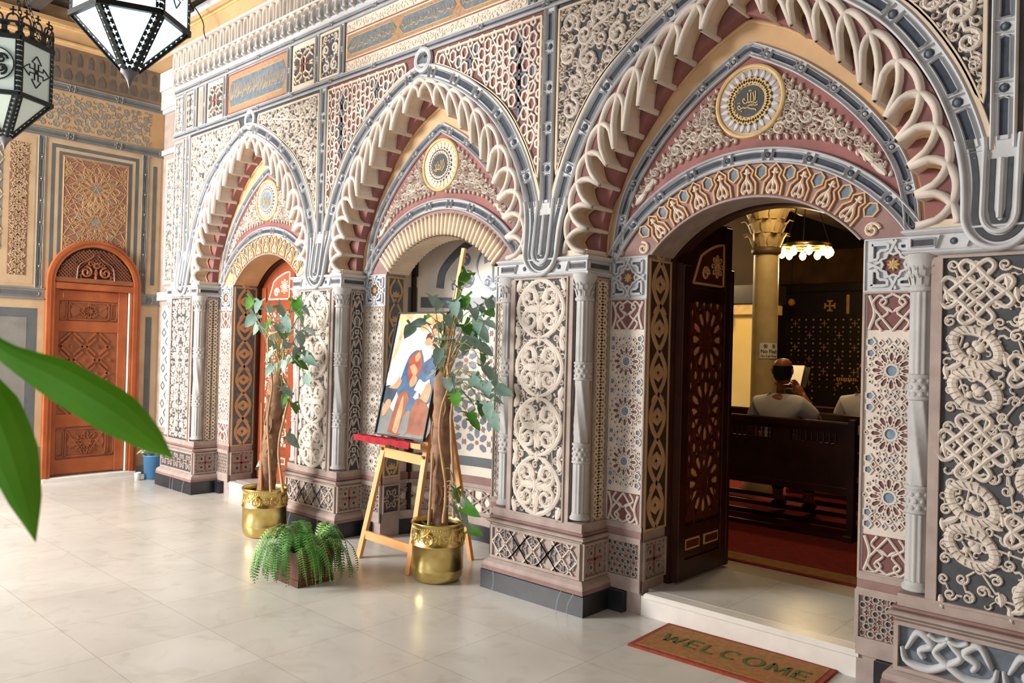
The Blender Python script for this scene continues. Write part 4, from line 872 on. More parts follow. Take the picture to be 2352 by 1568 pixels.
while x < -3.4:
    pr = [(x-.036, 4.575), (x-.036, 4.70), (x-.03, 4.725), (x-.015, 4.745), (x, 4.752), (x+.015, 4.745), (x+.03, 4.725), (x+.036, 4.70), (x+.036, 4.575)]
    b.stroke(Fc, resamp(pr, step=.02), .012, .036, CREAM, -.034, k=5); b.poly(Fc, [(x-.026, 4.58), (x-.026, 4.70), (x-.012, 4.735), (x+.012, 4.735), (x+.026, 4.70), (x+.026, 4.58)], -.034, -.032, GREY)
    x += per
b.build('niche_cresting', wall)
# recessed end bay towards the corner
b = MB(); b.box(IDEN, XW-.05, XL0+.02, YR+.02, YR+.2, 0, 5.2, PINK)
b.box(IDEN, XW, XL0+.1, YR, YR+.02, 0, .127, BLACK); b.box(IDEN, XW, XL0+.1, YR-.01, YR+.02, .42, .50, PSTR); b.box(IDEN, XW, XL0+.05, YR-.02, YR+.02, 2.06, 2.16, GREY)
b.box(IDEN, XW, XL0+.05, YR-.01, YR+.02, 3.8, 3.86, GREY); b.box(IDEN, XW, XL0+.05, YR-.01, YR+.02, 4.30, 4.345, GREY); b.box(IDEN, XW, XL0, YR-.03, YR+.02, 4.345, 4.56, CREAM); b.box(IDEN, XW, XL0, YR-.05, YR+.02, 4.56, 4.78, GREY)
F = face_y(YR+.018); b.rect(F, XW+.08, XL0-.02, .56, 2.0, .002, CREAM)
for r_ in range(13):
    for q in range(4):
        cx_, cz = XW+.16+q*.19+(.095 if r_ % 2 else 0), .63+r_*.105
        if cx_ < XL0-.05: b.stroke(F, [(cx_, cz-.045), (cx_+.05, cz), (cx_, cz+.045), (cx_-.05, cz)], .012, .004, SLOT, .002, True, k=4)
b.build('end_bay', wall)
panel('end_strip', wall, face_y(YR+.016), XW+.1, XL0-.02, 2.25, 3.74, 'small_vine', SLOT, WARM, .05, .008)

# ---- backing of the front inside the church
INT = mat('dark_brown_plaster', (0.20, 0.15, 0.11), var=0.3, scale=3, rough=0.8)  # plain dark brown plaster colour
b = MB(); yb0, yb1 = YR+.262, YR+.30
for (a, e) in ((XW-6, CX[0]-.9), (CX[0]+.9, CX[1]-.9), (CX[1]+.9, CX[2]-.9), (CX[2]+.9, 2.5)): b.box(IDEN, a, e, yb1+.001, yb1+.04, 0, 2.9, INT)
b.box(IDEN, CX[1]-.95, CX[1]+.95, 4.80, 4.86, 0, 3.0, INT)
for k in range(3):
    for s_ in (-1, 1): x0, x1 = sorted((CX[k]+s_*.64, CX[k]+s_*.92)); b.box(IDEN, x0, x1, yb1, yb1+.03, 0, 2.2, INT)
    q = sh(circ(.83), CX[k]); q2 = q.copy(); q2[:, 1] = 2.9
    if k != 1: b.strip(to3(q, yb1), to3(q2, yb1), INT)
    for s_ in (-1, 1): x0, x1 = sorted((CX[k]+s_*.62, CX[k]+s_*.92)); b.box(IDEN, x0, x1, yb1, yb1+.03, 2.19, 2.9, INT)
b.box(IDEN, XW-6, 2.5, yb1+.002, yb1+.05, 2.9, 5.4, INT); b.build('church_side', wall)
b = MB(); [b.box(IDEN, CX[k]+.9*s_-.12, CX[k]+.9*s_+.12, YR+.02, YR+.27, 0, 5, INT) for k in range(3) for s_ in (-1, 1)]; b.build('wall_core', wall)

# ---- left wall
wl_ = empty('wall_left', (XW, 3, 0), kind='structure'); FX = plane((XW, 0, 0), (0, 1, 0), (0, 0, 1), (1, 0, 0))
TAN = mat('tan_painted_plaster', (0.76, 0.66, 0.53), col2=(0.70, 0.58, 0.45), scale=4, bump=.15)
TAN2 = mat('ochre_painted_plaster', (0.76, 0.62, 0.45), col2=(0.68, 0.53, 0.37), scale=3, bump=.15)
SLATE = mat('slate_painted_plaster', (0.36, 0.375, 0.38), var=.18, scale=6, bump=.1)
SLATE2 = mat('grey_painted_plaster', (0.50, 0.49, 0.47), var=.15, scale=6, bump=.1)
BRWN = mat('red_brown_painted_plaster', (0.55, 0.39, 0.32), var=.15, scale=8, bump=.1)
b = MB(); b.box(IDEN, XW-.2, XW-.06, -3, YR+.2, 0, 5.3, TAN); b.box(IDEN, XW-.07, XW, -3, 2.92, 0, 5.3, TAN); b.box(IDEN, XW-.07, XW, 3.83, YR+.2, 0, 5.3, TAN); b.box(IDEN, XW-.07, XW, 2.92, 3.83, 2.62, 5.3, TAN)
b.build('plaster', wl_)
b = MB(); b.rect(FX, -3, 4.1, 3.87, 4.30, .003, TAN2)
arabesque(b, FX, [(2.2, 3.88), (3.08, 3.88), (3.08, 4.285), (2.2, 4.285)], SLATE2, .05, .012, .004, seed=31, mirror=3.08, base=.003, nmax=260, gap=.000); b.build('painted_frieze', wl_)
for (z, w_) in ((3.82, .10), (4.35, .10)): slot_band([(-1, z), (2, z), (4.1, z)], plane((XW+.002, 0, 0), (0, 1, 0), (0, 0, 1), (1, 0, 0)), w_, .52, rim=SLATE2, slot=SLATE, h=.012).build('painted_moulding', wl_)
b = MB(); b.rect(FX, -3, 4.1, 4.40, 4.80, .004, mat('dusky_brown_plaster', (0.46, 0.38, 0.31), var=.2, scale=6))
DM = mat('dusky_slate_paint', (0.36, 0.33, 0.30), var=.2, scale=9)
for i in range(18):
    y = 2.2+i*.118; P = [(y-.034, 4.44), (y+.034, 4.44), (y+.044, 4.50), (y+.018, 4.555), (y, 4.565), (y-.018, 4.555), (y-.044, 4.50)]; b.poly(FX, P, .004, .008, DM); b.poly(FX, [(y-.026, 4.61), (y-.026, 4.71), (y, 4.755), (y+.026, 4.71), (y+.026, 4.61)], .004, .008, DM)
b.build('painted_cresting', wl_)
slot_band([(-1, 2.06), (2.86, 2.06)], plane((XW+.002, 0, 0), (0, 1, 0), (0, 0, 1), (1, 0, 0)), .13, .5, rim=SLATE2, slot=SLATE, h=.012).build('painted_moulding', wl_)
slot_band([(3.88, 2.06), (4.1, 2.06)], plane((XW+.002, 0, 0), (0, 1, 0), (0, 0, 1), (1, 0, 0)), .13, .5, rim=SLATE2, slot=SLATE, h=.012).build('painted_moulding', wl_)
for y in (2.80, 3.90): slot_band([(y, 2.12), (y, 3), (y, 3.78)], plane((XW+.002, 0, 0), (0, 1, 0), (0, 0, 1), (1, 0, 0)), .075, .24, rim=SLATE2, slot=SLATE, h=.010).build('painted_moulding', wl_)
b = MB()                                            # nested frames round the star panel
for j, (d, m_) in enumerate(((0, TAN), (.035, SLATE), (.075, TAN), (.11, SLATE), (.145, TAN2))): b.rect(FX, 2.86+d, 3.86-d, 2.16+d*.2, 3.75-d, .002+.0008*j, m_)
b.rect(FX, 3.015, 3.705, 2.20, 3.595, .006, BRWN); b.build('nested_frames', wl_)
b = MB()
for (cy, cz) in ((3.36, 3.28), (3.36, 2.90), (3.015+.0, 3.05), (3.705, 3.05), (3.015, 2.63), (3.705, 2.63), (3.015, 3.47), (3.705, 3.47)):
    full = abs(cy-3.36) < .01; R = .17 if full else .09
    half = [] 
    for q in range(12):
        a = q*PI/6+PI/12
        if not full and ((cy < 3.3 and math.cos(a) < 0) or (cy > 3.4 and math.cos(a) > 0)): continue
        e = lambda r, s_: (cy+r*R*math.cos(a+s_), cz+r*R*math.sin(a+s_))
        b.stroke(FX, [e(.35, 0), e(.6, .19), e(.9, .16), e(1.08, 0), e(.9, -.16), e(.6, -.19)], .0045, .004, TAN2, .006, True, k=3)
        if full: b.stroke(FX, [e(1.08, 0), e(1.38, .12)], .0045, .004, TAN2, .006, k=3); b.stroke(FX, [e(1.08, 0), e(1.38, -.12)], .0045, .004, TAN2, .006, k=3)
    if full:
        for q in range(12):
            a = q*PI/6; e = lambda r, s_: (cy+r*R*math.cos(a+s_), cz+r*R*math.sin(a+s_)); b.stroke(FX, [e(.9, .0), e(1.15, .14), e(1.42, .08), e(1.5, 0), e(1.42, -.08), e(1.15, -.14)], .0045, .004, TAN2, .006, True, k=3); b.stroke(FX, [e(.3, 0), e(.9, 0)], .003, .004, TAN2, .006, k=3)
    if full: b.disc(FX, (cy, cz), R*.3, .006, .008, SLATE2, 12)
for (cy, cz) in [(3.36+sx*.17, 3.26-.21*j) for sx in (1, -1) for j in range(5)]: b.disc(FX, (cy, cz+.105), .024, .006, .008, SLATE2, 6)
for (st_, an_) in ((.17, 60), (.196, 30)): latt(b, FX, 3.02, 3.70, 2.62, 3.59, TAN2, st_, .0035, .004, an_, .006)
b.stroke(FX, resamp([(3.02, 2.2), (3.02, 3.59), (3.70, 3.59), (3.70, 2.2)], step=.1), .004, .005, TAN2, .006, k=3); b.build('star_pattern', wl_)
b = MB(); b.rect(FX, 3.945, 4.085, 2.16, 3.75, .002, TAN); b.rect(FX, 3.99, 4.035, 2.24, 3.66, .004, SLATE); b.rect(FX, 3.89, 4.09, .1, 1.98, .002, TAN); b.rect(FX, 3.95, 4.02, .5, 1.86, .004, SLATE)
b.rect(FX, 1.4, 2.87, .42, 1.98, .002, TAN); b.rect(FX, 1.4, 2.80, .52, 1.90, .003, SLATE); b.rect(FX, 1.4, 2.70, .62, 1.80, .004, SLATE2); b.rect(FX, -3, 2.87, 0, .40, .003, SLATE2); b.rect(FX, 3.89, 4.09, 0, .1, .004, SLATE2)
b.build('dado_panels', wl_)
b = MB(); b.rect(FX, 2.10, 2.745, 2.16, 3.75, .002, TAN); b.rect(FX, 2.50, 2.68, 2.25, 3.66, .003, BRWN); latt(b, FX, 2.50, 2.68, 2.25, 3.66, TAN, .075, .006, .004, 56, .003); latt(b, FX, 2.50, 2.68, 2.25, 3.66, TAN, .06, .005, .004, 30, .003)
for i in range(9): rosette12(b, FX, (2.59, 2.32+i*.16), .06, TAN, .003, BRWN, BRWN, .003, 8)
b.rect(FX, 1.6, 2.44, 2.5, 3.66, .003, SLATE2); latt(b, FX, 1.9, 2.44, 2.5, 3.66, TAN, .11, .006, .004, 60, .003); b.build('lattice_panels', wl_)
b = MB()
for (z, o_, h_, m_) in ((4.80, .02, .03, OCH), (4.83, .05, .02, GOLD), (4.86, .03, .12, OCH), (4.98, .07, .02, GOLD), (5.0, .10, .05, TAN2)): b.box(IDEN, XW, XW+o_, -3, YR+.1, z, z+h_, m_)
b.build('cornice', wl_)
b = MB()
for (z, o_, h_, m_) in ((4.787, .015, .215, TAN2), (4.98, .03, .02, GOLD), (5.0, .06, .05, TAN2)): b.box(IDEN, XW, 2, YF-.0-o_, YF+.4, z, z+h_, m_)
b.build('cornice', wall)

# ---- ceiling
CE = mat('dark_painted_ceiling', (0.24, 0.22, 0.20), var=.3, scale=3); CE2 = mat('grey_ceiling_beam', (0.46, 0.46, 0.42), var=.2, scale=9)
b = MB(); b.box(IDEN, XW-.2, 2.5, -2.6, 4.5, 5.22, 5.3, CE)
for i in range(9): y = 3.5-i*.85; b.box(IDEN, XW, 2.5, y-.07, y+.07, 5.08, 5.22, CE2 if i % 2 == 0 else CE)
for i in range(16): x = XW+.35+i*.8; b.box(IDEN, x-.04, x+.04, -.5, 4.4, 5.16, 5.22, CE)
b.rect(face_z(5.2), -8.6, -7.6, 3.0, 3.8, 0, GOLD); tag(b.build('ceiling'), kind='structure')

b = MB(); b.box(IDEN, 2.0, 2.2, -3.5, 4.1, 0, 5.25, TAN); tag(b.build('wall_unseen_shade'), kind='structure')  # unseen end wall added to keep light off the right-hand bays
# ---- marble steps at the doors
def step(k):
    c = CX[k]; o = empty('trim_%d' % (1 if k == 0 else 2), (c, YR, 0), kind='structure'); b = MB()
    x0, x1 = c-.725, c+.70; b.box(IDEN, x0, x1, YR+.005, YR+.36, 0, .118, WHITE, .004); b.box(IDEN, x0+.12, x1-.05, YR-.012, YR+.36, .112, .142, WHITE, .008)
    b.build('marble_step', o); b = MB(); b.box(IDEN, x0+.09, x1-.06, YR+.09, 4.95 if k == 2 else 4.5, .10, .143, FLOOR); b.build('threshold_slab', o); return o
step(0); step(2)

# ---- carved wooden door in the left wall
d1 = empty('door_1', (XW, 3.38, 0), kind='structure'); yc = 3.375; ro, ri, zs = .50, .415, 2.20
b = MB(); Fd = plane((XW+.01, 0, 0), (0, 1, 0), (0, 0, 1), (1, 0, 0))
pth = [(yc-ro+.042, .05), (yc-ro+.042, zs)]+[(yc-.458*math.cos(a), zs+.458*math.sin(a)) for a in np.linspace(.1, PI-.1, 26)]+[(yc+ro-.042, zs), (yc+ro-.042, .05)]
b.stroke(Fd, resamp(pth, step=.05), .044, .045, WOODO, -.01, k=4); b.stroke(Fd, resamp(pth, step=.05), .006, .052, WOODR, -.01, k=4)
b.box(Fd, yc-.43, yc+.43, 2.13, 2.20, -.05, .03, WOODO, .005); b.box(Fd, yc-.43, yc-.412, .06, 2.14, -.05, .02, WOODO); b.box(Fd, yc+.395, yc+.43, .06, 2.14, -.05, .02, WOODO); b.box(Fd, yc+.38, yc+.388, .06, 2.14, -.05, .005, WHITE)
b.build('door_frame', d1)
b = MB(); Fl = plane((XW-.035, 0, 0), (0, 1, 0), (0, 0, 1), (1, 0, 0)); a, e = yc-.412, yc+.372
b.box(Fl, a, e, .07, 2.13, -.02, 0, WOODC)
for (u0, u1, v0, v1) in ((a, a+.06, .07, 2.13), (e-.10, e, .07, 2.13)): b.box(Fl, u0, u1, v0, v1, .001, .0155, WOODO, .003)
for (v0, v1) in ((2.01, 2.12), (1.66, 1.78), (.60, .74), (.08, .24)): b.box(Fl, a+.055, e-.095, v0, v1, .001, .014, WOODO, .003)
for (v0, v1) in ((1.80, 1.99), (.27, .57)):
    for (u0, u1) in ((a+.07, a+.14), (e-.18, e-.11)): b.stroke(Fl, resamp([(u0, v0), (u1, v0), (u1, v1), (u0, v1), (u0, v0)], step=.05), .007, .012, WOODC, 0, k=4)
    u0, u1 = a+.16, e-.20; cu, cz = (u0+u1)/2, (v0+v1)/2; b.stroke(Fl, resamp([(u0, v0), (u1, v0), (u1, v1), (u0, v1), (u0, v0)], step=.05), .008, .014, WOODC, 0, k=4); starline(b, Fl, (cu, cz), (v1-v0)*.48, WOODC, 8, 3, .007, .012)
    for s_ in (1, -1): b.poly(Fl, [(cu+s_*.10, cz-.03), (cu+s_*.17, cz-.07), (cu+s_*.2, cz), (cu+s_*.17, cz+.07), (cu+s_*.10, cz+.03)], 0, .010, WOODC); b.stroke(Fl, [(cu+s_*.03, v0+.02), (cu+s_*.2, v1-.02)], .006, .013, WOODC, 0, k=4)
for sx in (1, -1):
    pass
for i in range(4):
    for j in range(6):
        cu, cz = a+.13+i*.135, .82+j*.15; s_ = 1 if (i+j) % 2 else -1
        for off in (-.03, .03): b.stroke(Fl, [(cu-.05-off*.0, cz-.05*s_+off), (cu+.05, cz+.05*s_+off)], .014, .013, WOODC, 0, k=4)
        b.stroke(Fl, [(cu-.067, cz-.075*s_), (cu+.067, cz+.075*s_)], .003, .015, WOODO, 0, k=3)
    for j in range(5): b.poly(Fl, [(a+.13+i*.135+.067+.016*math.cos(q*PI/3), .895+j*.15+.022*math.sin(q*PI/3)) for q in range(6)], 0, .014, WOODC)
b.box(Fl, a+.01, a+.03, 1.05, 1.17, .012, .03, BRASS, .002); b.build('door_leaf', d1)
b = MB(); DWD = mat('lattice_wood', (0.46, 0.28, 0.20), var=.2, rough=.5); arcp = [(yc-.42, 2.2)]+[(yc-.42*math.cos(t), 2.2+.42*math.sin(t)) for t in np.linspace(0, PI, 20)]
b.poly(plane((XW+.009, 0, 0), (0, 1, 0), (0, 0, 1), (1, 0, 0)), arcp, 0, .001, INT)
Fg = plane((XW+.011, 0, 0), (0, 1, 0), (0, 0, 1), (1, 0, 0)); b.stroke(Fg, [(yc-.41, 2.235), (yc+.41, 2.235)], .03, .02, WOODC, 0, k=4)
for s_ in (1, -1):
    for i in range(-22, 23):
        pts = [(yc+i*.038+s_*t, 2.24+t) for t in np.linspace(0, .42, 30)]; pts = [p for p in pts if (p[0]-yc)**2+(p[1]-2.2)**2 < .40**2 and not (abs(p[0]-yc) < .19 and p[1] < 2.44)]
        if len(pts) > 1: b.stroke(Fg, [pts[0], pts[-1]], .0075, .014, DWD, 0 if s_ > 0 else .004, k=4)
b.stroke(Fg, crom([(yc-.2, 2.25), (yc-.18, 2.40), (yc-.08, 2.47), (yc, 2.53), (yc+.08, 2.47), (yc+.18, 2.40), (yc+.2, 2.25)], 20), .011, .03, DWD, 0)
for s_ in (1, -1):
    scroll(b, Fg, (yc+s_*.105, 2.335), .075, PI/2, s_, WOODC, .03); scroll(b, Fg, (yc+s_*.055, 2.43), .04, 0, -s_, WOODC, .03); b.stroke(Fg, crom([(yc, 2.55), (yc+s_*.03, 2.53), (yc+s_*.03, 2.50), (yc+s_*.012, 2.50)], 8), .006, .03, DWD, 0); b.box(Fg, min(yc+s_*.15, yc+s_*.17), max(yc+s_*.15, yc+s_*.17), 2.26, 2.31, 0, .02, DWD)
b.disc(Fg, (yc, 2.41), .038, 0, .03, WOODC, 12); b.disc(Fg, (yc, 2.41), .018, .03, .032, INT, 10); b.stroke(Fg, crom([(yc, 2.37), (yc, 2.31), (yc, 2.26)], 6), [.012, .02, .03, .012, .02, .008], .025, WOODC, 0); b.build('lunette_grille', d1)
b = MB(); b.box(IDEN, XW-.06, XW+.05, yc-.49, yc+.49, 0, .055, WHITE, .01); b.build('door_sill', d1)

# ---- church door leaves
def leaf(name, hinge, ang, W_, woodm, patt, holem, inlay, label=None):
    """door leaf hinged at `hinge`; its carved face looks to the right of its direction"""
    d = np.array([math.cos(ang), math.sin(ang), 0]); nrm = np.array([math.sin(ang), -math.cos(ang), 0])
    F = plane((hinge[0], hinge[1], 0), d, (0, 0, 1), nrm); o = empty(name, (hinge[0], hinge[1], .15), kind='structure'); z0 = .155
    R = .80; zc = 1.67; top = lambda u: zc+math.sqrt(max(R*R-(W_-u)**2, 0))
    us = np.linspace(0, W_, 12); P = [(0, z0), (W_, z0)]+[(u, top(u)) for u in us[::-1]]
    b = MB(); b.poly(F, P, -.045, 0, woodm); t0 = .0
    for (u0, u1, v0, v1) in ((0, .085, z0+.002, top(.0)-.01), (W_-.085, W_, z0+.002, top(W_-.085)-.01)): b.box(F, u0, u1, v0, v1, .001, .0135, woodm, .003)
    for (v0, v1) in ((z0+.003, z0+.13), (.44, .50), (1.93, 2.02)): b.box(F, .08, W_-.08, v0, v1, .001, .012, woodm, .003)
    b.box(F, W_-.012, W_+.03, z0, top(W_)-.3, -.04, .018, woodm, .004); b.build('leaf_panel', o)
    b = MB(); u0, u1, v0, v1 = .09, W_-.09, .52, 1.92; cu = (u0+u1)/2; b.rect(F, u0, u1, v0, v1, .0015, holem); ww = u1-u0; n = 3; per = (v1-v0)/n
    for i in range(n):
        z = v0+per*(i+.5); rosette12(b, F, (cu, z), ww*.46, patt, .007, patt, inlay, .0015); 
        for q in range(12): a_ = q*PI/6; b.stroke(F, [(cu+ww*.44*math.cos(a_), z+ww*.44*math.sin(a_)), (cu+ww*.62*math.cos(a_+.12), z+ww*.62*math.sin(a_+.12))], .004, .007, patt, .0015, k=4) if abs(ww*.62*math.cos(a_+.12)) < ww*.5 else None
        for s_ in (1, -1):
            for (dx, dz, rx, rz) in ((.30, .5, .022, .032), (.10, .5, .016, .028), (.43, .36, .013, .03), (.43, .0, .010, .03), (.22, .40, .012, .018)):
                for sz in ((1, -1) if dz not in (.5, 0) else (1,)): b.hole(F, [(cu+s_*ww*dx+rx*math.cos(q*PI/3), z+sz*dz*per+rz*math.sin(q*PI/3)) for q in range(6)], inlay, patt, .004, .007, .0015)
    for i in range(15 if holem is IVORY else 0): b.stroke(F, [(u0, v0+(v1-v0)*i/14), (u1, v0+(v1-v0)*i/14)], .006, .006, patt, .0015, k=4)
    for s_ in ((-1, -.5, 0, .5, 1) if holem is IVORY else ()): b.stroke(F, [(cu+s_*ww*.5, v0), (cu+s_*ww*.5, v1)], .005, .006, patt, .0015, k=4)
    latt(b, F, u0, u1, v0, v1, patt, .13 if holem is IVORY else .4, .005, .006, 60, .0015)
    b.build('star_fretwork', o)
    b = MB(); v = 2.05; P = [(.13, v), (W_-.10, v)]+[(u, top(u)-.13) for u in np.linspace(W_-.10, .22, 8)]; b.poly(F, P, 0, .002, patt); b.stroke(F, resamp(P+P[:1], step=.04), .008, .008, inlay, 0, True, k=4)
    rosette12(b, F, (W_-.19, v+.13), .075, inlay, .006, inlay, patt, .002, 8); scroll(b, F, (W_-.34, v+.07), .055, 0, 1, inlay, .006, .002)
    b.build('inlaid_lunette', o)
    b = MB()
    for (a_, e_) in ((.10, .28), (.34, W_-.10)): b.box(F, a_, e_, .34, .41, 0, .006, inlay); b.box(F, a_+.012, e_-.012, .352, .398, .006, .008, patt)
    b.build('inlaid_bar', o)
    return o
FRET = mat('fret_wood', (0.36, 0.16, 0.09), var=.2, rough=.35); INLAY = mat('aged_ivory_inlay', (0.88, 0.68, 0.42), var=.12, rough=.4, bump=0)  # warm ivory colour of the inlay, no emission
WFR = mat('red_fret_wood', (0.60, 0.32, 0.22), var=.15, rough=.45)
leaf('door_2', (CX[0]-.60, YR+.315), math.radians(1.5), .61, WOODR, WFR, IVORY, IVORY)
leaf('door_3', (CX[2]-.56, YR+.28), math.radians(90), .63, WOODD, FRET, FRET, INLAY)
for k in (0, 2):                                    # dark door frames just inside the reveals
    b = MB(); c = CX[k]; m_ = WOODD
    for s_ in (-1, 1): x0, x1 = sorted((c+s_*.60, c+s_*.70)); b.box(IDEN, x0, x1, YR+.262, YR+.36, .14, 2.3, m_)
    q = sh(circ(.80), c); q2 = sh(circ(.88), c); b.strip(to3(q, YR+.27), to3(q2, YR+.27), m_); b.strip(to3(q, YR+.27), to3(q, YR+.36), m_)
    tag(b.build('door_frame', wall))

# ---- the blind niche in the middle bay
nz = empty('blind_niche', (CX[1], YR+.3, 0), wall); c = CX[1]; A_, Bd = .70, .42; y0n = YR+.19
th = np.linspace(PI, 0, 49); pl_ = np.stack([c+A_*np.cos(th), y0n+Bd*np.sin(th)], 1); Ln = np.concatenate([[0], np.cumsum(np.linalg.norm(np.diff(pl_, axis=0), axis=1))])
def FN(u, v, w):
    u = np.asarray(u, float); x = np.interp(u, Ln, pl_[:, 0]); y = np.interp(u, Ln, pl_[:, 1]); nx = x-c; ny = (y-y0n)*(A_/Bd)**2; l = np.hypot(nx, ny)+1e-9
    return np.stack([x-nx/l*w, y-ny/l*w, np.asarray(v, float)+0*u], -1)
LN = Ln[-1]; uu = np.linspace(0, LN, 49)
def nband(b, u0, u1, v0, v1, w, m):
    q = np.linspace(u0, u1, max(2, int((u1-u0)/.04)+1)); b.strip(FN(q, np.full(len(q), v0), np.full(len(q), w)), FN(q, np.full(len(q), v1), np.full(len(q), w)), m, True)
NC = mat('niche_cream_marble', (0.87, 0.83, 0.77), var=.06, rough=.35, bump=.05); NB = mat('niche_blue_marble', (0.45, 0.49, 0.56), var=.2, rough=.25, bump=0); NR = mat('niche_red_marble', (0.64, 0.44, 0.38), var=.15, rough=.3, bump=0); ND = mat('niche_grey_border', (0.36, 0.38, 0.40), var=.2, rough=.35, bump=.05)
b = MB(); nband(b, 0, LN, 0, 2.75, 0, NC); nband(b, 0, LN, 0, .13, .05, BLACK); nband(b, 0, LN, .13, .20, .04, PINK); nband(b, 0, LN, .43, .46, .03, PINK); nband(b, 0, LN, .46, .52, .022, PSTR)
q = np.linspace(0, LN, 41)
for (z, w) in ((.13, .05), (.20, .04), (.46, .03), (.52, .022)): b.strip(FN(q, np.full(41, z), np.full(41, 0.)), FN(q, np.full(41, z), np.full(41, w)), PINK)
b.build('niche_wall', nz)
b = MB(); n = 9
for i in range(n):
    cx_ = LN*(i+.5)/n; starline(b, FN, (cx_, .315), .10, PINK, 6, 2, .007, .016); b.stroke(FN, arc((cx_, .315), .045, 0, 360, 7)[:-1], .006, .014, PINK, 0, True, k=4)
    for q in range(6): b.disc(FN, (cx_+.075*math.cos(q*PI/3), .315+.075*math.sin(q*PI/3)), .012, 0, .002, SLOT if q % 2 else RED, 6)
nband(b, 0, LN, .20, .23, .012, PINK); nband(b, 0, LN, .40, .43, .012, PINK); b.build('dado_panel', nz)
b = MB(); m0, m1 = .20, LN-.20; nband(b, m0-.11, m1+.11, .60, .68, .004, ND)
for (a_, e_) in ((m0-.11, m0-.03), (m1+.03, m1+.11)): nband(b, a_, e_, .68, 2.10, .004, ND)
nband(b, m0, m1, 1.93, 2.02, .004, ND)
per = .265; row = 0; z = .80                        # stars of blue and red stones
while z < 1.92:
    x = m0+.03+(per*.5 if row % 2 else 0)
    while x < m1-.02:
        for q in range(6):
            a_ = q*PI/3+PI/6; e = lambda r, s_: (x+r*math.cos(a_+s_), z+r*math.sin(a_+s_)*1.05); P = [e(.034, 0), e(.062, .40), e(.104, .24), e(.122, 0), e(.104, -.24), e(.062, -.40)]
            if all(m0 < p[0] < m1 and .70 < p[1] < 1.92 for p in P): b.poly(FN, P, 0, .003, NB)
        for q in range(6):
            a_ = q*PI/3; P = [(x+.130*math.cos(a_)+.030*math.cos(a_+e_), z+.130*math.sin(a_)+.030*math.sin(a_+e_)) for e_ in (0, 2.1, 4.2)]
            if all(m0 < p[0] < m1 and .70 < p[1] < 1.92 for p in P): b.poly(FN, P, 0, .003, NR if q % 2 else NB)
        if m0+.02 < x < m1-.02: b.poly(FN, [(x+.020*math.cos(q*PI/3), z+.020*math.sin(q*PI/3)) for q in range(6)], 0, .003, NR)
        x += per
    z += per*.866; row += 1
b.build('mosaic_panel', nz)
b = MB(); cu = LN/2; F2 = FN                        # lunette with a cross between scrolls
pa = [(cu-.53, 2.10), (cu-.50, 2.26), (cu-.36, 2.42), (cu-.18, 2.51), (cu, 2.54), (cu+.18, 2.51), (cu+.36, 2.42), (cu+.50, 2.26), (cu+.53, 2.10)]; b.stroke(F2, crom(pa, 40), .034, .004, ND, 0, k=4)
for (p, q) in (((cu, 2.14), (cu, 2.46)), ((cu-.10, 2.33), (cu+.10, 2.33))): b.stroke(F2, resamp([p, q], 5), [.03, .014, .012, .014, .03] if p[1] != 2.14 else [.012, .012, .012, .014, .032], .004, NB, 0, k=4)
for s_ in (1, -1):
    b.stroke(F2, crom([(cu, 2.08), (cu+s_*.13, 2.14), (cu+s_*.18, 2.28), (cu+s_*.12, 2.42), (cu+s_*.04, 2.47)], 18), .012, .004, NB, 0, k=4)
    for (dx, z_, r_) in ((.28, 2.17, .085), (.40, 2.12, .05), (.30, 2.34, .06), (.06, 2.15, .05)): scroll(b, F2, (cu+s_*dx, z_), r_, PI/2, s_, NB, .004)
b.build('painted_lunette', nz)

# ================================================================== INSIDE THE CHURCH
AMB = (1.0, 0.72, 0.36)
CARP = mat('red_carpet', (0.52, 0.13, 0.09), var=.25, scale=30, rough=.95, bump=.4, bscale=200); CGOLD = mat('carpet_gold_border', (0.62, 0.44, 0.22), var=.2, scale=30, rough=.95, bump=.3)
CFL = mat('church_floor_marble', (0.74, 0.68, 0.58), var=.08, scale=3, rough=.3, bump=0); YEL = mat('cream_church_plaster', (0.82, 0.72, 0.46), var=.08, scale=2, rough=.8); OLD = mat('aged_column_marble', (0.78, 0.68, 0.48), var=.2, scale=5, rough=.45, bump=.2)
EBON = mat('ebony_screen_wood', (0.12, 0.075, 0.055), var=.3, scale=8, rough=.4, bump=.05)
b = MB(); b.box(IDEN, -17, 2.4, 4.86, 15, .0, .14, CFL)
for k in (0, 2): b.box(IDEN, CX[k]-.9, CX[k]+.9, 4.43, 4.87, .0, .1395, CFL)
tag(b.build('floor'), kind='structure')
b = MB(); Ff = face_z(.1412); b.box(IDEN, -4.7, 1.0, 5.38, 12.4, .14, .150, CARP); b.box(IDEN, -4.7, 1.0, 5.22, 5.40, .1405, .1505, CGOLD); b.box(IDEN, -4.7, 1.0, 5.185, 5.22, .1402, .151, CARP)
tag(b.build('carpet'), 'red church carpet with gold border running under the dark pews', 'carpet')
b = MB(); b.box(IDEN, -17, -16.9, 4.5, 15, 0, 5.4, INT); b.box(IDEN, 2.4, 2.5, 4.5, 15, 0, 5.4, INT); b.box(IDEN, -17, 2.5, 14.2, 14.3, 0, 5.4, INT)
b.rect(face_y(14.19), -9, 0, 2.75, 3.5, 0, mat('faded_ochre_mural', (0.52, 0.36, 0.18), col2=(.30, .20, .12), scale=2.5)); tag(b.build('wall_back'), kind='structure')
b = MB(); b.box(IDEN, -17, 2.5, 4.42, 14.3, 5.3, 5.4, INT); tag(b.build('ceiling'), kind='structure')
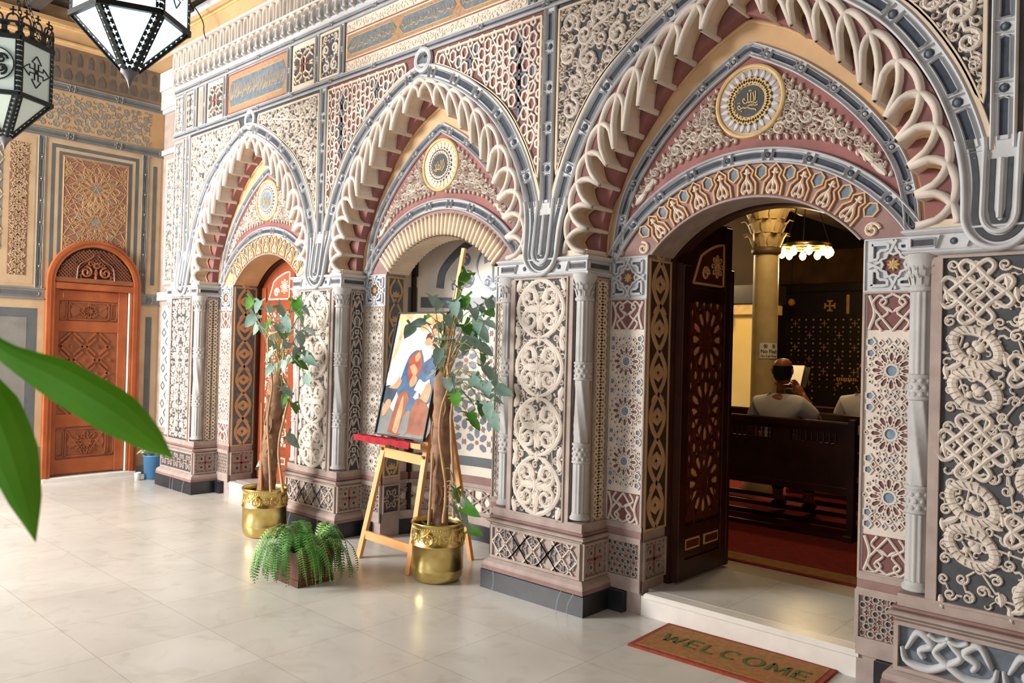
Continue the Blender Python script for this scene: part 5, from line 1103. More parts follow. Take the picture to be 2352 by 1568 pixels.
# carved sanctuary screen with ivory crosses
scr = empty('sanctuary_screen', (-4.2, 12.6, .14), label='dark wooden sanctuary screen inlaid with rows of small ivory crosses', cat='screen'); F = face_y(12.6); GI = mat('yellowed_ivory', (0.80, 0.60, 0.32), var=.15, rough=.5, bump=0)
b = MB(); b.box(F, -7.6, -1.6, .14, 2.72, -.12, 0, EBON); b.box(F, -7.6, -1.6, 2.62, 2.76, 0, .07, EBON, .01); b.box(F, -5.55, -5.45, .14, 2.6, 0, .04, EBON); b.box(F, -3.2, -3.1, .14, 2.6, 0, .04, EBON); b.build('screen_body', scr)
b = MB()
for i in range(8):
    for j in range(9):
        x, z = -5.3+i*.235, 2.12-j*.19
        if 2 <= i <= 4 and j > 5: continue
        if (i+j) % 2 == 0: b.stroke(F, [(x-.045, z), (x+.045, z)], .005, .004, GI, 0, k=4); b.stroke(F, [(x, z-.05), (x, z+.05)], .005, .004, GI, 0, k=4)
        for (dx, dz) in ((-.06, .06), (.06, .06), (-.06, -.06), (.06, -.06)): b.disc(F, (x+dx, z+dz), .011 if j % 2 else .016, 0, .004, GI, 6)
for i in range(44): b.disc(F, (-3.35+.07*math.sin(i*2.1), 2.0-i*.042), .010, 0, .004, GI, 5); b.disc(F, (-3.2-.03*math.sin(i), 2.0-i*.042), .007, 0, .004, GI, 5)
for (x, z, r_) in ((-4.75, 2.40, .085), (-3.55, 2.42, .085)):
    for q in range(4): a_ = q*PI/2; b.stroke(F, [(x, z), (x+r_*math.cos(a_), z+r_*math.sin(a_))], [.006, .02], .005, GI, 0, k=4)
    for q in range(8): a_ = q*PI/4+PI/8; b.stroke(F, [(x+r_*.8*math.cos(a_), z+r_*.8*math.sin(a_)), (x+r_*1.15*math.cos(a_), z+r_*1.15*math.sin(a_))], .010, .005, GI, 0, k=4)
for x in (-4.47, -3.86, -3.22): b.box(F, x-.022, x+.022, 2.27, 2.57, 0, .006, GI)
for i in range(9): b.box(F, -4.62+i*.035, -4.60+i*.035, 1.22, 1.27, 0, .005, GI)
for i in range(10): a_ = PI*i/9; b.disc(F, (-4.46+.19*math.cos(a_), 1.0+.22*math.sin(a_)), .013, 0, .004, GI, 6)
b.build('ivory_inlay', scr); b = MB(); b.poly(F, [(-4.60, .3), (-4.32, .3), (-4.32, 1.0), (-4.38, 1.10), (-4.46, 1.15), (-4.54, 1.10), (-4.60, 1.0)], 0, .002, mat('black_doorway', (.04, .03, .03), bump=0)); b.build('small_door', scr)
# columns
def column(x, y, r, H_, label, parts=True):
    o = empty('marble_column', (x, y, .14), label=label, cat='column'); b = MB(); b.lathe((x, y, 0), [(r*1.5, .14), (r*1.5, .24), (r*1.15, .30), (r*1.12, .34)], OLD, 32); b.build('base', o)
    b = MB(); b.lathe((x, y, 0), [(r*1.03, .33), (r*1.0, 1.0), (r*.97, H_)], OLD, 40); b.build('shaft', o)
    b = MB(); b.lathe((x, y, 0), [(r*.98, H_-.01), (r*1.16, H_), (r*1.16, H_+.06), (r*1.0, H_+.07)], mat('column_ring', (.35, .27, .16), rough=.5), 32); b.lathe((x, y, 0), [(r*1.0, H_+.06), (r*1.08, H_+.2), (r*1.35, H_+.42), (r*1.7, H_+.56)], OLD, 32)
    for row, (z, n, rr) in enumerate(((H_+.07, 8, 1.0), (H_+.22, 8, 1.12), (H_+.36, 8, 1.35))):
        for i in range(n):
            t = 2*PI*(i+.5*(row % 2))/n; c_, s_ = math.cos(t), math.sin(t); rv = r*rr; P = [(0, 0, .0), (.0, .05, .02), (0, .10, .04), (0, .145, .075), (0, .13, .115)]
            path = np.array([(x+(rv+p[2])*c_, y+(rv+p[2])*s_, z+p[1]) for p in P]); tv = np.array([-s_, c_, 0]); w_ = np.array([.035, .048, .045, .035, .015])*r/.13*1.1
            b.strip(path-tv*w_[:, None], path+np.array([c_, s_, 0])*.012, OLD); b.strip(path+np.array([c_, s_, 0])*.012, path+tv*w_[:, None], OLD)
    b.box(IDEN, x-r*1.75, x+r*1.75, y-r*1.75, y+r*1.75, H_+.56, H_+.66, OLD, .02); b.build('capital', o); return o
cx_, cy_ = -3.745, 8.10
column(cx_, cy_, .135, 2.68, 'aged marble column with leafy capital, carrying the white notice')
column(-2.60, 9.6, .14, 2.45, 'partly hidden marble column at the right edge of the church doorway')
for (x, y) in ((cx_, cy_), (-2.60, 9.6)):
    pass
b = MB(); b.box(IDEN, cx_-.25, cx_+.25, cy_-.22, 14.2, 3.34, 3.9, mat('dark_painted_beam', (.20, .15, .10), var=.3)); b.box(IDEN, -3.0, -2.2, 9.3, 14.2, 3.11, 3.3, mat('gilded_beam', (.75, .55, .22), var=.2)); b.box(IDEN, -2.9, -2.2, 9.35, 14.2, 3.3, 4.0, INT)
for i in range(6): b.stroke(plane((-2.901, 0, 0), (0, 1, 0), (0, 0, 1), (-1, 0, 0)), resamp([(9.4+i*.5, 3.36), (9.8+i*.5, 3.36), (9.8+i*.5, 3.62), (9.4+i*.5, 3.62), (9.4+i*.5, 3.36)], 12), .012, .01, GI, 0, k=4)
tag(b.build('wall_interior'), kind='structure')
b = MB(); b.box(IDEN, -6.25, -4.75, 10.3, 10.6, .14, 2.15, YEL); b.box(IDEN, -6.3, -4.65, 10.2, 10.6, 2.15, 2.30, GOLD, .02); b.box(IDEN, -6.35, -4.6, 10.15, 10.6, 2.30, 2.55, EBON); b.box(IDEN, -6.3, -4.7, 10.25, 10.6, 2.55, 4.5, INT); b.lathe((-5.42, 10.2, 0), [(.10, .14), (.095, 1.85), (.12, 1.9), (.11, 1.98), (.15, 2.08), (.16, 2.15)], OLD, 24)
tag(b.build('wall_side_aisle'), kind='structure')
def text(body, size, bold=.0, align='CENTER', sx=1.0):
    cu = bpy.data.curves.new('t', 'FONT'); cu.body = body; cu.size = size; cu.align_x = align; cu.offset = bold; cu.resolution_u = 3
    o = bpy.data.objects.new('t', cu); C.objects.link(o); dg = bpy.context.evaluated_depsgraph_get(); me = o.evaluated_get(dg).to_mesh()
    V = np.array([v.co[:] for v in me.vertices]); me.calc_loop_triangles(); Fs = [list(p.vertices) for p in me.loop_triangles]; o.evaluated_get(dg).to_mesh_clear(); bpy.data.objects.remove(o); V[:, 0] *= sx; return V, Fs
def put_text(b, F, body, size, u, v, w, m, bold=0.0, sx=1.0):
    V, Fs = text(body, size, bold, sx=sx); b.add(F(V[:, 0]+u, V[:, 1]+v, np.full(len(V), w)), None, m, Fs)
PAPER = mat('white_paper', (.90, .88, .84), var=.03, bump=0, rough=.7); INK = mat('black_ink', (.10, .10, .10), var=0, bump=0)
rc = .137; ah = math.atan2(-cy_, -cx_)+.42
def FC(u, v, w): a_ = ah+np.asarray(u, float)/rc; rr = rc+w; return np.stack([cx_+rr*np.cos(a_), cy_+rr*np.sin(a_), np.asarray(v, float)+0*a_], -1)
sg = empty('notice', (cx_, cy_, 1.65), label='white printed notice with two round symbols taped to the marble column', cat='sign'); b = MB()
q = np.linspace(-.105, .105, 14); b.strip(FC(q, np.full(14, 1.56), np.full(14, .002)), FC(q, np.full(14, 1.725), np.full(14, .002)), PAPER); b.build('paper', sg)
b = MB(); put_text(b, FC, 'No Flash', .052, 0, 1.618, .0035, INK, .0008); put_text(b, FC, 'No Cell Phone', .030, 0, 1.575, .0035, INK, .0005)
for s_ in (-1, 1): b.stroke(FC, arc((s_*.045, 1.69), .018, 0, 360, 17)[:-1], .003, .001, INK, .0035, True, k=3); b.stroke(FC, [(s_*.045-.012, 1.702), (s_*.045+.012, 1.678)], .0025, .001, INK, .0035, k=3); b.disc(FC, (s_*.045, 1.69), .008, .003, .004, INK, 8)
b.build('lettering', sg)
b = MB(); put_text(b, Fl, '1', .075, 3.06, 2.035, .0148, GOLD); put_text(b, Fl, '19', .075, 3.40, 2.035, .0148, WOODC); b.build('painted_numeral', d1)
# chandelier
BULB = mat('lit_bulb', (1, .86, .55), emit=22.0, ecol=(1.0, .80, .42), bump=0)
def chandelier(d_, ring_r):
    c0 = EYE+d_*(FW+RT*(1851-1176)/FPX-UP*(572-784)/FPX); o = empty('ring_chandelier', c0, label='ring chandelier of lit bulbs hanging in the dark church', cat='chandelier')
    b = MB(); t = np.linspace(0, 2*PI, 33); b.tube(np.stack([c0[0]+ring_r*np.cos(t), c0[1]+ring_r*np.sin(t), np.full(33, c0[2]+.02)], 1), .018, BRASS, 6); b.lathe(tuple(c0), [(ring_r*1.02, .03), (ring_r*1.04, .055), (ring_r*.98, .06)], BRASS, 32, True, False); b.build('ring', o)
    b = MB()
    for i in range(3): a_ = i*2*PI/3; b.tube([(c0[0]+ring_r*math.cos(a_), c0[1]+ring_r*math.sin(a_), c0[2]+.05), (c0[0], c0[1], c0[2]+.9)], .006, IRON, 5)
    b.tube([(c0[0], c0[1], c0[2]+.9), (c0[0], c0[1], 5.3)], .008, IRON, 5); b.build('chain', o)
    for i in range(10):
        a_ = i*2*PI/10+.2; p = (c0[0]+ring_r*math.cos(a_), c0[1]+ring_r*math.sin(a_), c0[2]-.05); b = MB(); b.lathe(p, [(.004, -.05), (.028, -.035), (.042, 0), (.030, .035), (.014, .05), (.014, .07)], BULB, 12); b.build('bulb', o)
    return c0
cc = chandelier(9.2, .27)
point('chandelier_light', (cc[0], cc[1], cc[2]-.25), 55, AMB, .12); point('church_fill', (-3.0, 7.3, 3.4), 42, AMB, .15); point('church_fill', (-5.9, 8.9, 2.9), 90, AMB, .15); point('church_fill', (-2.6, 5.6, 3.6), 34, (1.0, .74, .42), .2)  # church fills: unseen lights added to brighten the interior and the door leaf
b = MB(); c1 = EYE+11*(FW+RT*(1853-1176)/FPX-UP*(490-784)/FPX); b.lathe(tuple(c1), [(.01, -.03), (.10, -.02), (.16, .02), (.16, .04)], mat('pale_lamp_glass', (.9, .8, .5), emit=1.2, ecol=(1, .8, .45), bump=0), 20); b.tube([tuple(c1+[0, 0, .03]), (c1[0], c1[1], 5.3)], .008, IRON, 5); tag(b.build('hanging_lamp'), 'small pale dish lamp hanging above the ring chandelier', 'lamp')
b = MB(); c1 = EYE+12*(FW+RT*(1818-1176)/FPX-UP*(694-784)/FPX); b.lathe(tuple(c1), [(.005, -.06), (.05, -.03), (.055, .01), (.03, .05)], mat('gilt_egg', (.7, .45, .15), rough=.3), 14); b.tube([tuple(c1+[0, 0, .04]), (c1[0], c1[1], 4.2)], .005, IRON, 5); tag(b.build('hanging_egg_ornament'), 'small orange globe hanging before the dark sanctuary screen', 'ornament')
# pews
def pew():
    o = empty('pew', (0, 0, .15)); x0, x1 = -1.4, 1.4; z = .15
    b = MB(); b.box(IDEN, x0, x1, -.02, .02, .52, .86, PEW); b.box(IDEN, x0, x1, -.03, .03, 1.02, 1.075, PEW, .012); b.box(IDEN, x0, x1, -.028, .028, .50, .56, PEW, .006)
    nb = 5; sec = 2.8/nb
    for i in range(nb):
        a_ = x0+sec*i; b.box(IDEN, a_, a_+sec*.16, -.02, .02, .86, 1.02, PEW); b.box(IDEN, a_+sec*.84, a_+sec, -.02, .02, .86, 1.02, PEW); b.box(IDEN, a_+sec*.16, a_+sec*.84, -.02, .02, .985, 1.02, PEW); b.box(IDEN, a_+sec*.16, a_+sec*.84, -.02, .02, .86, .90, PEW)
        for j in range(8): b.lathe((a_+sec*(.20+.6*j/7), 0, .90), [(.008, 0), (.013, .02), (.007, .04), (.013, .06), (.008, .085)], PEW, 8, True, False)
    b.build('backrest', o); b = MB(); b.box(IDEN, x0, x1, .02, .42, .56, .60, PEW, .008); b.build('seat', o)
    for s_ in (-1, 1):
        b = MB(); e = x1 if s_ > 0 else x0; u0, u1 = sorted((e, e+s_*.05)); b.box(IDEN, u0, u1, -.045, .03, .15, 1.10, PEW, .006); b.box(IDEN, u0, u1, .36, .43, .15, .80, PEW, .006); b.box(IDEN, u0, u1, -.0, .46, .78, .83, PEW, .01); b.box(IDEN, u0, u1, .0, .40, .50, .60, PEW); b.box(IDEN, u0-.01, u1+.01, -.10, .52, .15, .20, PEW, .01); b.build('end_frame', o)
    b = MB(); b.box(IDEN, x0, x1, -.07, -.04, .15, .185, PEW); b.box(IDEN, x0, x1, .40, .43, .15, .185, PEW); b.build('foot_rail', o); return o
def dup(root, loc, label=None, group=None, rz=0.0):
    r = root.copy(); C.objects.link(r); r.location = loc; r.rotation_euler = (0, 0, rz)
    if label: r['label'] = label
    if group: r['group'] = group
    for ch in list(root.children):
        c_ = ch.copy(); C.objects.link(c_); c_.parent = r
        for g in ch.children: d_ = g.copy(); C.objects.link(d_); d_.parent = c_
    return r
p0 = pew(); p0.location = (-3.64, 6.42, .152); tag(p0, 'nearest dark wooden pew, with the man in white seated in it', 'pew', 'dark wooden pews in the church')
for i, (x, y, lb) in enumerate(((-3.60, 7.32, 'second dark pew, directly ahead of the seated bald man'), (-2.75, 8.22, 'short dark pew beside the marble column, third from the doorway'), (-.60, 6.92, 'dark pew across the aisle, cut by the right door jamb'))):
    r_ = dup(p0, (x, y, .152), lb, 'dark wooden pews in the church'); r_.scale.x = .5 if i == 1 else 1
# lectern
o = empty('lectern', (-3.95, 9.1, .151), label='dark lectern holding a pale open book before the screen', cat='lectern'); lx, ly = -3.93, 9.12
b = MB(); b.box(IDEN, lx-.18, lx+.18, ly-.10, ly+.10, .151, 1.15, EBON, .01); b.box(IDEN, lx-.24, lx+.24, ly-.14, ly+.14, 1.15, 1.22, EBON, .015); b.build('stand', o)
b = MB(); b.bar((lx, ly-.04, 1.22), (lx, ly+.10, 1.46), .50, .02, EBON, up=(0, -1, .5)); b.build('desk', o)
b = MB(); b.bar((lx-.10, ly-.06, 1.25), (lx-.10, ly+.05, 1.48), .19, .012, PAPER, up=(0, -1, .5)); b.bar((lx+.10, ly-.06, 1.25), (lx+.10, ly+.05, 1.48), .19, .012, PAPER, up=(0, -1, .5)); ob = b.build('book'); tag(ob, 'pale open book propped on the dark lectern', 'book')

# ---- people
SKIN = mat('tanned_skin', (0.62, 0.36, 0.22), var=.08, rough=.45, bump=0); SHIRT = mat('white_shirt', (0.86, 0.82, 0.76), var=.05, scale=12, rough=.85, bump=.3, bscale=25); HAIR = mat('dark_hair', (0.06, .05, .045), var=.2, rough=.7, bump=.4); TROU = mat('dark_trousers', (0.10, .10, .12), var=.1, rough=.9)
def skin(name, V, E, R, m, parent, sub=2, root=0):
    me = bpy.data.meshes.new(name); me.from_pydata([tuple(v) for v in V], E, []); o = bpy.data.objects.new(name, me); C.objects.link(o)
    o.modifiers.new('s', 'SKIN'); sv = me.skin_vertices
    if not sv: bpy.context.view_layer.objects.active = o; bpy.ops.mesh.customdata_skin_add(); sv = me.skin_vertices
    for i, r_ in enumerate(R): sv[0].data[i].radius = (r_ if isinstance(r_, tuple) else (r_, r_)); 
    sv[0].data[root].use_root = True; ss = o.modifiers.new('u', 'SUBSURF'); ss.levels = sub; ss.render_levels = sub
    dg = bpy.context.evaluated_depsgraph_get(); nm = bpy.data.meshes.new_from_object(o.evaluated_get(dg)); o.modifiers.clear(); o.data = nm; nm.materials.clear(); nm.materials.append(m)
    for p in nm.polygons: p.use_smooth = True
    o.parent = parent; o.name = name; return o
def man(loc, rz, label, bald=True, hand=True):
    r = empty('person', loc, label=label, cat='person'); r.rotation_euler[2] = rz
    # pelvis at origin, faces +y
    V = [(0, 0, .10), (0, .01, .24), (0, .0, .38), (0, .0, .52), (0, .02, .60), (0, .05, .68),
         (.17, .0, .52), (.24, .10, .32), (.16, .30, .34) if hand else (.14, .28, .2), (-.17, .0, .52), (-.25, .03, .27), (-.20, .26, .14),
         (.10, .05, .08), (.13, .42, .07), (.14, .40, -.36), (.14, .52, -.41), (-.10, .05, .08), (-.13, .42, .07), (-.13, .38, -.36), (-.13, .50, -.41)]
    if hand: V[7] = (.30, .14, .36); V[8] = (.13, .20, .60)
    E = [(0, 1), (1, 2), (2, 3), (3, 4), (4, 5), (3, 6), (6, 7), (7, 8), (3, 9), (9, 10), (10, 11), (0, 12), (12, 13), (13, 14), (14, 15), (0, 16), (16, 17), (17, 18), (18, 19)]
    R = [(.15, .11), (.14, .10), (.15, .09), (.11, .07), .046, .052, .05, .045, .028, .06, .045, .028, .09, .065, .05, .04, .09, .065, .05, .04]
    body = skin('body', V, E, R, SKIN, r)
    hb = MB(); t = np.linspace(0, PI, 15)           # head with jaw, nose, ears and eyes
    prof = [(.001, -.118), (.045, -.112), (.062, -.085), (.072, -.04), (.078, 0), (.079, .04), (.070, .078), (.045, .104), (.001, .114)]
    def hd(n=24):
        out = []
        for (rr, z) in prof:
            a_ = np.linspace(0, 2*PI, n, endpoint=False); yy = rr*1.22*np.sin(a_)+(.012 if z < -.06 else 0); out.append(np.stack([rr*np.cos(a_), yy, np.full(n, z)], 1))
        return np.concatenate(out), [[a*n+i, a*n+(i+1) % n, (a+1)*n+(i+1) % n, (a+1)*n+i] for a in range(len(prof)-1) for i in range(n)]
    HV, HQ = hd(); hc = np.array([0, .07, .80]); hb.add(HV+hc, HQ, SKIN, None, True)
    hb.tube([hc+[0, .090, .02], hc+[0, .118, -.012], hc+[0, .096, -.028]], [.008, .014, .010], SKIN, 8)
    for s_ in (1, -1):
        hb.tube([hc+[s_*.076, -.005, .025], hc+[s_*.090, -.016, .010], hc+[s_*.084, -.008, -.022], hc+[s_*.076, .0, -.025]], [.008, .011, .010, .006], SKIN, 8)
        hb.tube([hc+[s_*.018, .085, .028], hc+[s_*.042, .076, .026]], .006, HAIR, 6)
    hb.tube([hc+[-.022, .090, -.052], hc+[0, .095, -.050], hc+[.022, .090, -.052]], .006, mat('lips', (.5, .25, .2), bump=0), 6); h_ = hb.build('head', None); h_.parent = r
    k_ = MB(); n = 20                               # hair fringe (full cap when not bald)
    rows = [(-.085, .80), (-.055, 1.03), (-.02, 1.05), (.02, 1.05), (.045, 1.03)] if bald else [(-.085, .80), (-.05, 1.04), (0, 1.05), (.05, 1.06), (.085, 1.08), (.112, 1.0), (.12, .3)]
    VV = []
    for (z, f_) in rows:
        rr = np.interp(z, [p[1] for p in prof], [p[0] for p in prof])*f_+.002; a_ = np.linspace(PI*.93, PI*2.07, n); VV.append(np.stack([rr*1.02*np.cos(a_), rr*1.24*np.sin(a_), np.full(n, z)], 1))
    VV = np.concatenate(VV)+hc; k_.add(VV, [[a*n+i, a*n+i+1, (a+1)*n+i+1, (a+1)*n+i] for a in range(len(rows)-1) for i in range(n-1)], HAIR, None, True); q_ = k_.build('hair', None); q_.parent = h_
    SV = [(0, 0, .06), (0, .01, .22), (0, .0, .37), (0, -.005, .50), (0, .008, .60), (.18, .0, .515), (V[7][0]*.97, V[7][1]*.8, V[7][2]+.03), (-.18, .0, .515), (V[10][0]*.99, V[10][1], V[10][2]+.07)]
    skin('shirt', SV, [(0, 1), (1, 2), (2, 3), (3, 4), (3, 5), (5, 6), (3, 7), (7, 8)], [(.17, .13), (.165, .12), (.175, .12), (.175, .125), (.088, .082), (.086, .082), .070, (.082, .078), .068], SHIRT, r)
    skin('trousers', [(0, .0, .08), (.11, .08, .07), (.135, .43, .065), (.14, .40, -.32), (-.11, .08, .07), (-.135, .43, .065), (-.13, .38, -.32)], [(0, 1), (1, 2), (2, 3), (0, 4), (4, 5), (5, 6)], [(.16, .11), .10, .078, .065, .10, .078, .065], TROU, r)
    for s_, V_ in ((1, V[14]), (-1, V[18])):
        sh_ = MB(); sh_.tube([np.array(V_)+[0, -.05, -.06], np.array(V_)+[0, .05, -.06], np.array(V_)+[0, .17, -.075]], [.04, .045, .028], HAIR, 10); s2 = sh_.build('shoe', None); s2.parent = r
    for s_, wrist, dirv in ((1, np.array(V[8]), np.array([-.45, .05, .55] if hand else [0, .9, -.2])), (-1, np.array(V[11]), np.array([.1, .9, -.25]))):
        hh = MB(); dirv = dirv/np.linalg.norm(dirv); sd = np.cross(dirv, [0, 0, 1] if abs(dirv[2]) < .7 else [0, 1, 0]); sd /= np.linalg.norm(sd); up_ = np.cross(sd, dirv); pc = wrist+dirv*.05
        hh.tube([wrist-dirv*.02, wrist+dirv*.02, wrist+dirv*.06, wrist+dirv*.085], [.024, .030, .034, .026], SKIN, 10)
        for j, L_ in enumerate((.062, .070, .066, .052)):
            bs = wrist+dirv*.08+sd*(j-1.5)*.017; hh.tube([bs, bs+dirv*L_*.45, bs+dirv*L_*.8-up_*.012, bs+dirv*L_*.9-up_*.032], [.0095, .009, .008, .007], SKIN, 7)
        bs = wrist+dirv*.03+sd*s_*.03; hh.tube([bs, bs+sd*s_*.02+dirv*.03, bs+sd*s_*.02+dirv*.055-up_*.008], [.012, .010, .008], SKIN, 7)
        h2 = hh.build('hand', None); h2.parent = body
    return r
man((-2.93, 6.66, .66), .08, 'balding man in a white short sleeved shirt, seated with hand to his face'); man((-2.50, 7.56, .66), .1, 'person in a white shirt half hidden behind the right door jamb', True, False)
for o_ in bpy.data.objects:
    pass

# ================================================================== THINGS IN THE PORCH
# ---- lanterns
PANE = mat('lit_milk_glass', (0.93, 0.97, 1.0), emit=3.2, ecol=(0.82, 0.94, 1.0), bump=0, rough=.3); PANE2 = mat('dim_milk_glass', (0.74, 0.78, 0.74), emit=.10, ecol=(.8, .9, .9), bump=0, rough=.3, var=.04)
def lantern(tip, phi, pane, label):
    R = .30; o = empty('hexagonal_lantern', tip, label=label, cat='lantern', group='hexagonal porch lanterns'); cx_, cy_, z0 = tip; zr = .36; zt = zr+.40
    A = [phi+i*PI/3 for i in range(6)]; ring = lambda r_, z: [np.array([cx_+r_*math.cos(a_), cy_+r_*math.sin(a_), z0+z]) for a_ in A]
    lo, bo, to = ring(.045, .095), ring(R, zr), ring(R, zt); cr_ = ring(R, zt+.13)
    fr = MB()
    for i in range(6):
        j = (i+1) % 6; fr.bar(lo[i], bo[i], .02, .02, IRON); fr.bar(bo[i], bo[j], .025, .03, IRON); fr.bar(bo[i], to[i], .022, .022, IRON); fr.bar(to[i], to[j], .022, .03, IRON); fr.bar(to[i], cr_[i], .014, .014, IRON)
        for (p0_, p1_, q0, q1, both) in ((lo[i], bo[i], lo[j], bo[j], 1), (bo[i], to[i], bo[j], to[j], 0)):   # pierced strips beside the panes
            for (a_, e_, c_, d_) in ((p0_, p1_, q0, q1), (q0, q1, p0_, p1_)):
                u_ = (e_-a_); L_ = np.linalg.norm(u_); u_ = u_/L_; v_ = ((c_+d_)/2-(a_+e_)/2); v_ -= u_*(v_@u_); v_ /= np.linalg.norm(v_); n_ = np.cross(u_, v_); mid = (a_+e_)/2-np.array([cx_, cy_, z0+zr]); n_ = n_*(1 if n_@mid > 0 else -1)
                G = plane(a_, u_, v_, n_); wv = .034 if both else .026; n = int(L_/.034); e0 = .02
                fr.stroke(G, [(e0, wv), (L_-e0 if both else L_-.01, wv)], .003, .006, IRON, 0, k=4)
                for q in range(n):
                    x = L_*(q+.5)/n; fr.stroke(G, [(x-L_/n*.5, .0), (x-L_/n*.5, wv)], .0045, .005, IRON, 0, k=4)
                    for (dx, dy) in ((-.55, -.55), (.55, -.55), (-.55, .55), (.55, .55)): fr.disc(G, (x+dx*L_/n*.5, wv*.5+dy*wv*.5), .0075, 0, .004, IRON, 6)
        # crown above the body
        u_ = to[j]-to[i]; L_ = np.linalg.norm(u_); u_ = u_/L_; n_ = np.array([math.cos(A[i]+PI/6), math.sin(A[i]+PI/6), 0]); G = plane(to[i], u_, (0, 0, 1), n_)
        fr.box(G, 0, L_, .0, .02, -.004, .004, IRON); fr.box(G, 0, L_, .10, .115, -.004, .004, IRON)
        for q in range(4): x = L_*q/3; fr.box(G, max(0, x-.018), min(L_, x+.018), .02, .10, -.003, .003, IRON)
        for q in range(3):
            x = L_*(q+.5)/3
            for (dx, dz) in ((-.035, .06-.035), (.035, .025), (-.035, .095), (.035, .095)): fr.disc(G, (x+dx, dz), .02, -.003, .003, IRON, 8)
            fr.stroke(G, crom([(x-.04, .115), (x-.03, .15), (x, .165), (x+.03, .15), (x+.04, .115)], 11), .006, .006, IRON, -.003, k=4); fr.stroke(G, [(x, .15), (x, .215)], .006, .006, IRON, -.003, k=4); fr.stroke(G, [(x-.022, .19), (x+.022, .19)], .006, .006, IRON, -.003, k=4)
        # cross worked in wire on each side pane
        u_ = bo[j]-bo[i]; L_ = np.linalg.norm(u_); u_ = u_/L_; G = plane(bo[i], u_, (0, 0, 1), n_); cu, cz = L_/2, (zt-zr)/2; s_ = .10
        if i % 2 == 0:
            for q in range(4):
                a_ = q*PI/2; ca, sa = math.cos(a_), math.sin(a_); T = lambda x, y: (cu+s_*(x*ca-y*sa), cz+s_*(x*sa+y*ca)); fr.stroke(G, [T(.12, .16), T(.6, .16), T(.62, .42), T(.85, .25), T(1.15, 0), T(.85, -.25), T(.62, -.42), T(.6, -.16), T(.12, -.16)], .004, .006, IRON, -.002, k=4)
            fr.box(G, cu-.016, cu+.016, cz-.016, cz+.016, -.002, .004, IRON)
        else:
            fr.stroke(G, arc((cu, cz), .115, 0, 360, 25)[:-1], .004, .006, IRON, -.002, True, k=4)
            for q in range(4): a_ = q*PI/2; scroll(fr, G, (cu+.05*math.cos(a_+PI/4), cz+.05*math.sin(a_+PI/4)), .045, a_, 1, IRON, .005)
    fr.build('pierced_frame', o)
    for i in range(6):
        j = (i+1) % 6; k_ = .0; b = MB(); inn = lambda P, f=.985: [np.array([cx_+(p[0]-cx_)*f, cy_+(p[1]-cy_)*f, p[2]]) for p in P]; q = inn([lo[i], lo[j], bo[j], bo[i]]); b.add(q, [[0, 1, 2, 3]], pane); b.build('lower_pane', o)
        b = MB(); q = inn([bo[i], bo[j], to[j], to[i]]); b.add(q, [[0, 1, 2, 3]], pane); b.build('side_pane', o)
    b = MB(); b.lathe((cx_, cy_, z0), [(.002, 0), (.008, .02), (.012, .035), (.032, .07), (.05, .085), (.05, .10)], IRONG, 12); b.build('finial', o)
    b = MB(); top_ = 5.12
    for i in (0, 2, 4):
        p, e = cr_[i], np.array([cx_, cy_, z0+zt+.75]); L_ = np.linalg.norm(e-p); n = int(L_/.04)
        for q in range(n):
            c_ = p+(e-p)*(q+.5)/n; u_ = (e-p)/L_; s_ = np.cross(u_, [0, 0, 1]); s_ /= np.linalg.norm(s_); s2_ = np.cross(u_, s_); vv = s_ if q % 2 else s2_; t = np.linspace(0, 2*PI, 11); b.tube([c_+u_*.026*math.cos(x)+vv*.011*math.sin(x) for x in t], .0035, IRON, 5, cap=False)
    z = z0+zt+.75; i = 0
    while z < top_: c_ = np.array([cx_, cy_, z]); vv = np.array([1, 0, 0]) if i % 2 else np.array([0, 1, 0]); t = np.linspace(0, 2*PI, 11); b.tube([c_+np.array([0, 0, 1])*.03*math.cos(x)+vv*.013*math.sin(x) for x in t], .004, IRON, 5, cap=False); z += .046; i += 1
    b.build('chain', o); return o
def at(u, v, d): return EYE+d*(FW+RT*(u-1176)/FPX-UP*(v-784)/FPX)
t1 = at(297, 203, 4.4); t2 = at(10, 345, 5.8)
lantern(tuple(t1), math.radians(7.5), PANE, 'larger looking hexagonal metal lantern with brightly lit white panes'); lantern(tuple(t2), math.radians(0), PANE2, 'darker hexagonal metal lantern cut by the left edge of the view')

# ---- leaves
LEAF = mat('blue_green_leaf', (0.62, 0.72, 0.68), col2=(0.44, 0.58, 0.52), scale=12, rough=.32, bump=.05); LEAFG = mat('fresh_green_leaf', (0.34, 0.56, 0.20), col2=(0.22, 0.44, 0.14), scale=12, rough=.4, bump=.05)
BARK = mat('brown_bark', (0.64, 0.50, 0.40), col2=(0.47, 0.35, 0.27), scale=14, rough=.9, bump=.8, bscale=45); STEM = mat('pale_vine_bark', (0.70, 0.55, 0.40), var=.15, scale=15, rough=.7, bump=.3); GST = mat('green_vine_stem', (0.42, 0.50, 0.26), var=.1, rough=.6); SOIL = mat('dark_potting_soil', (0.18, .13, .10), var=.3, scale=30, rough=1, bump=.8)
def rodrig(v, k, a): v = np.array(v, float); k = np.array(k, float); return v*math.cos(a)+np.cross(k, v)*math.sin(a)+k*(k@v)*(1-math.cos(a))
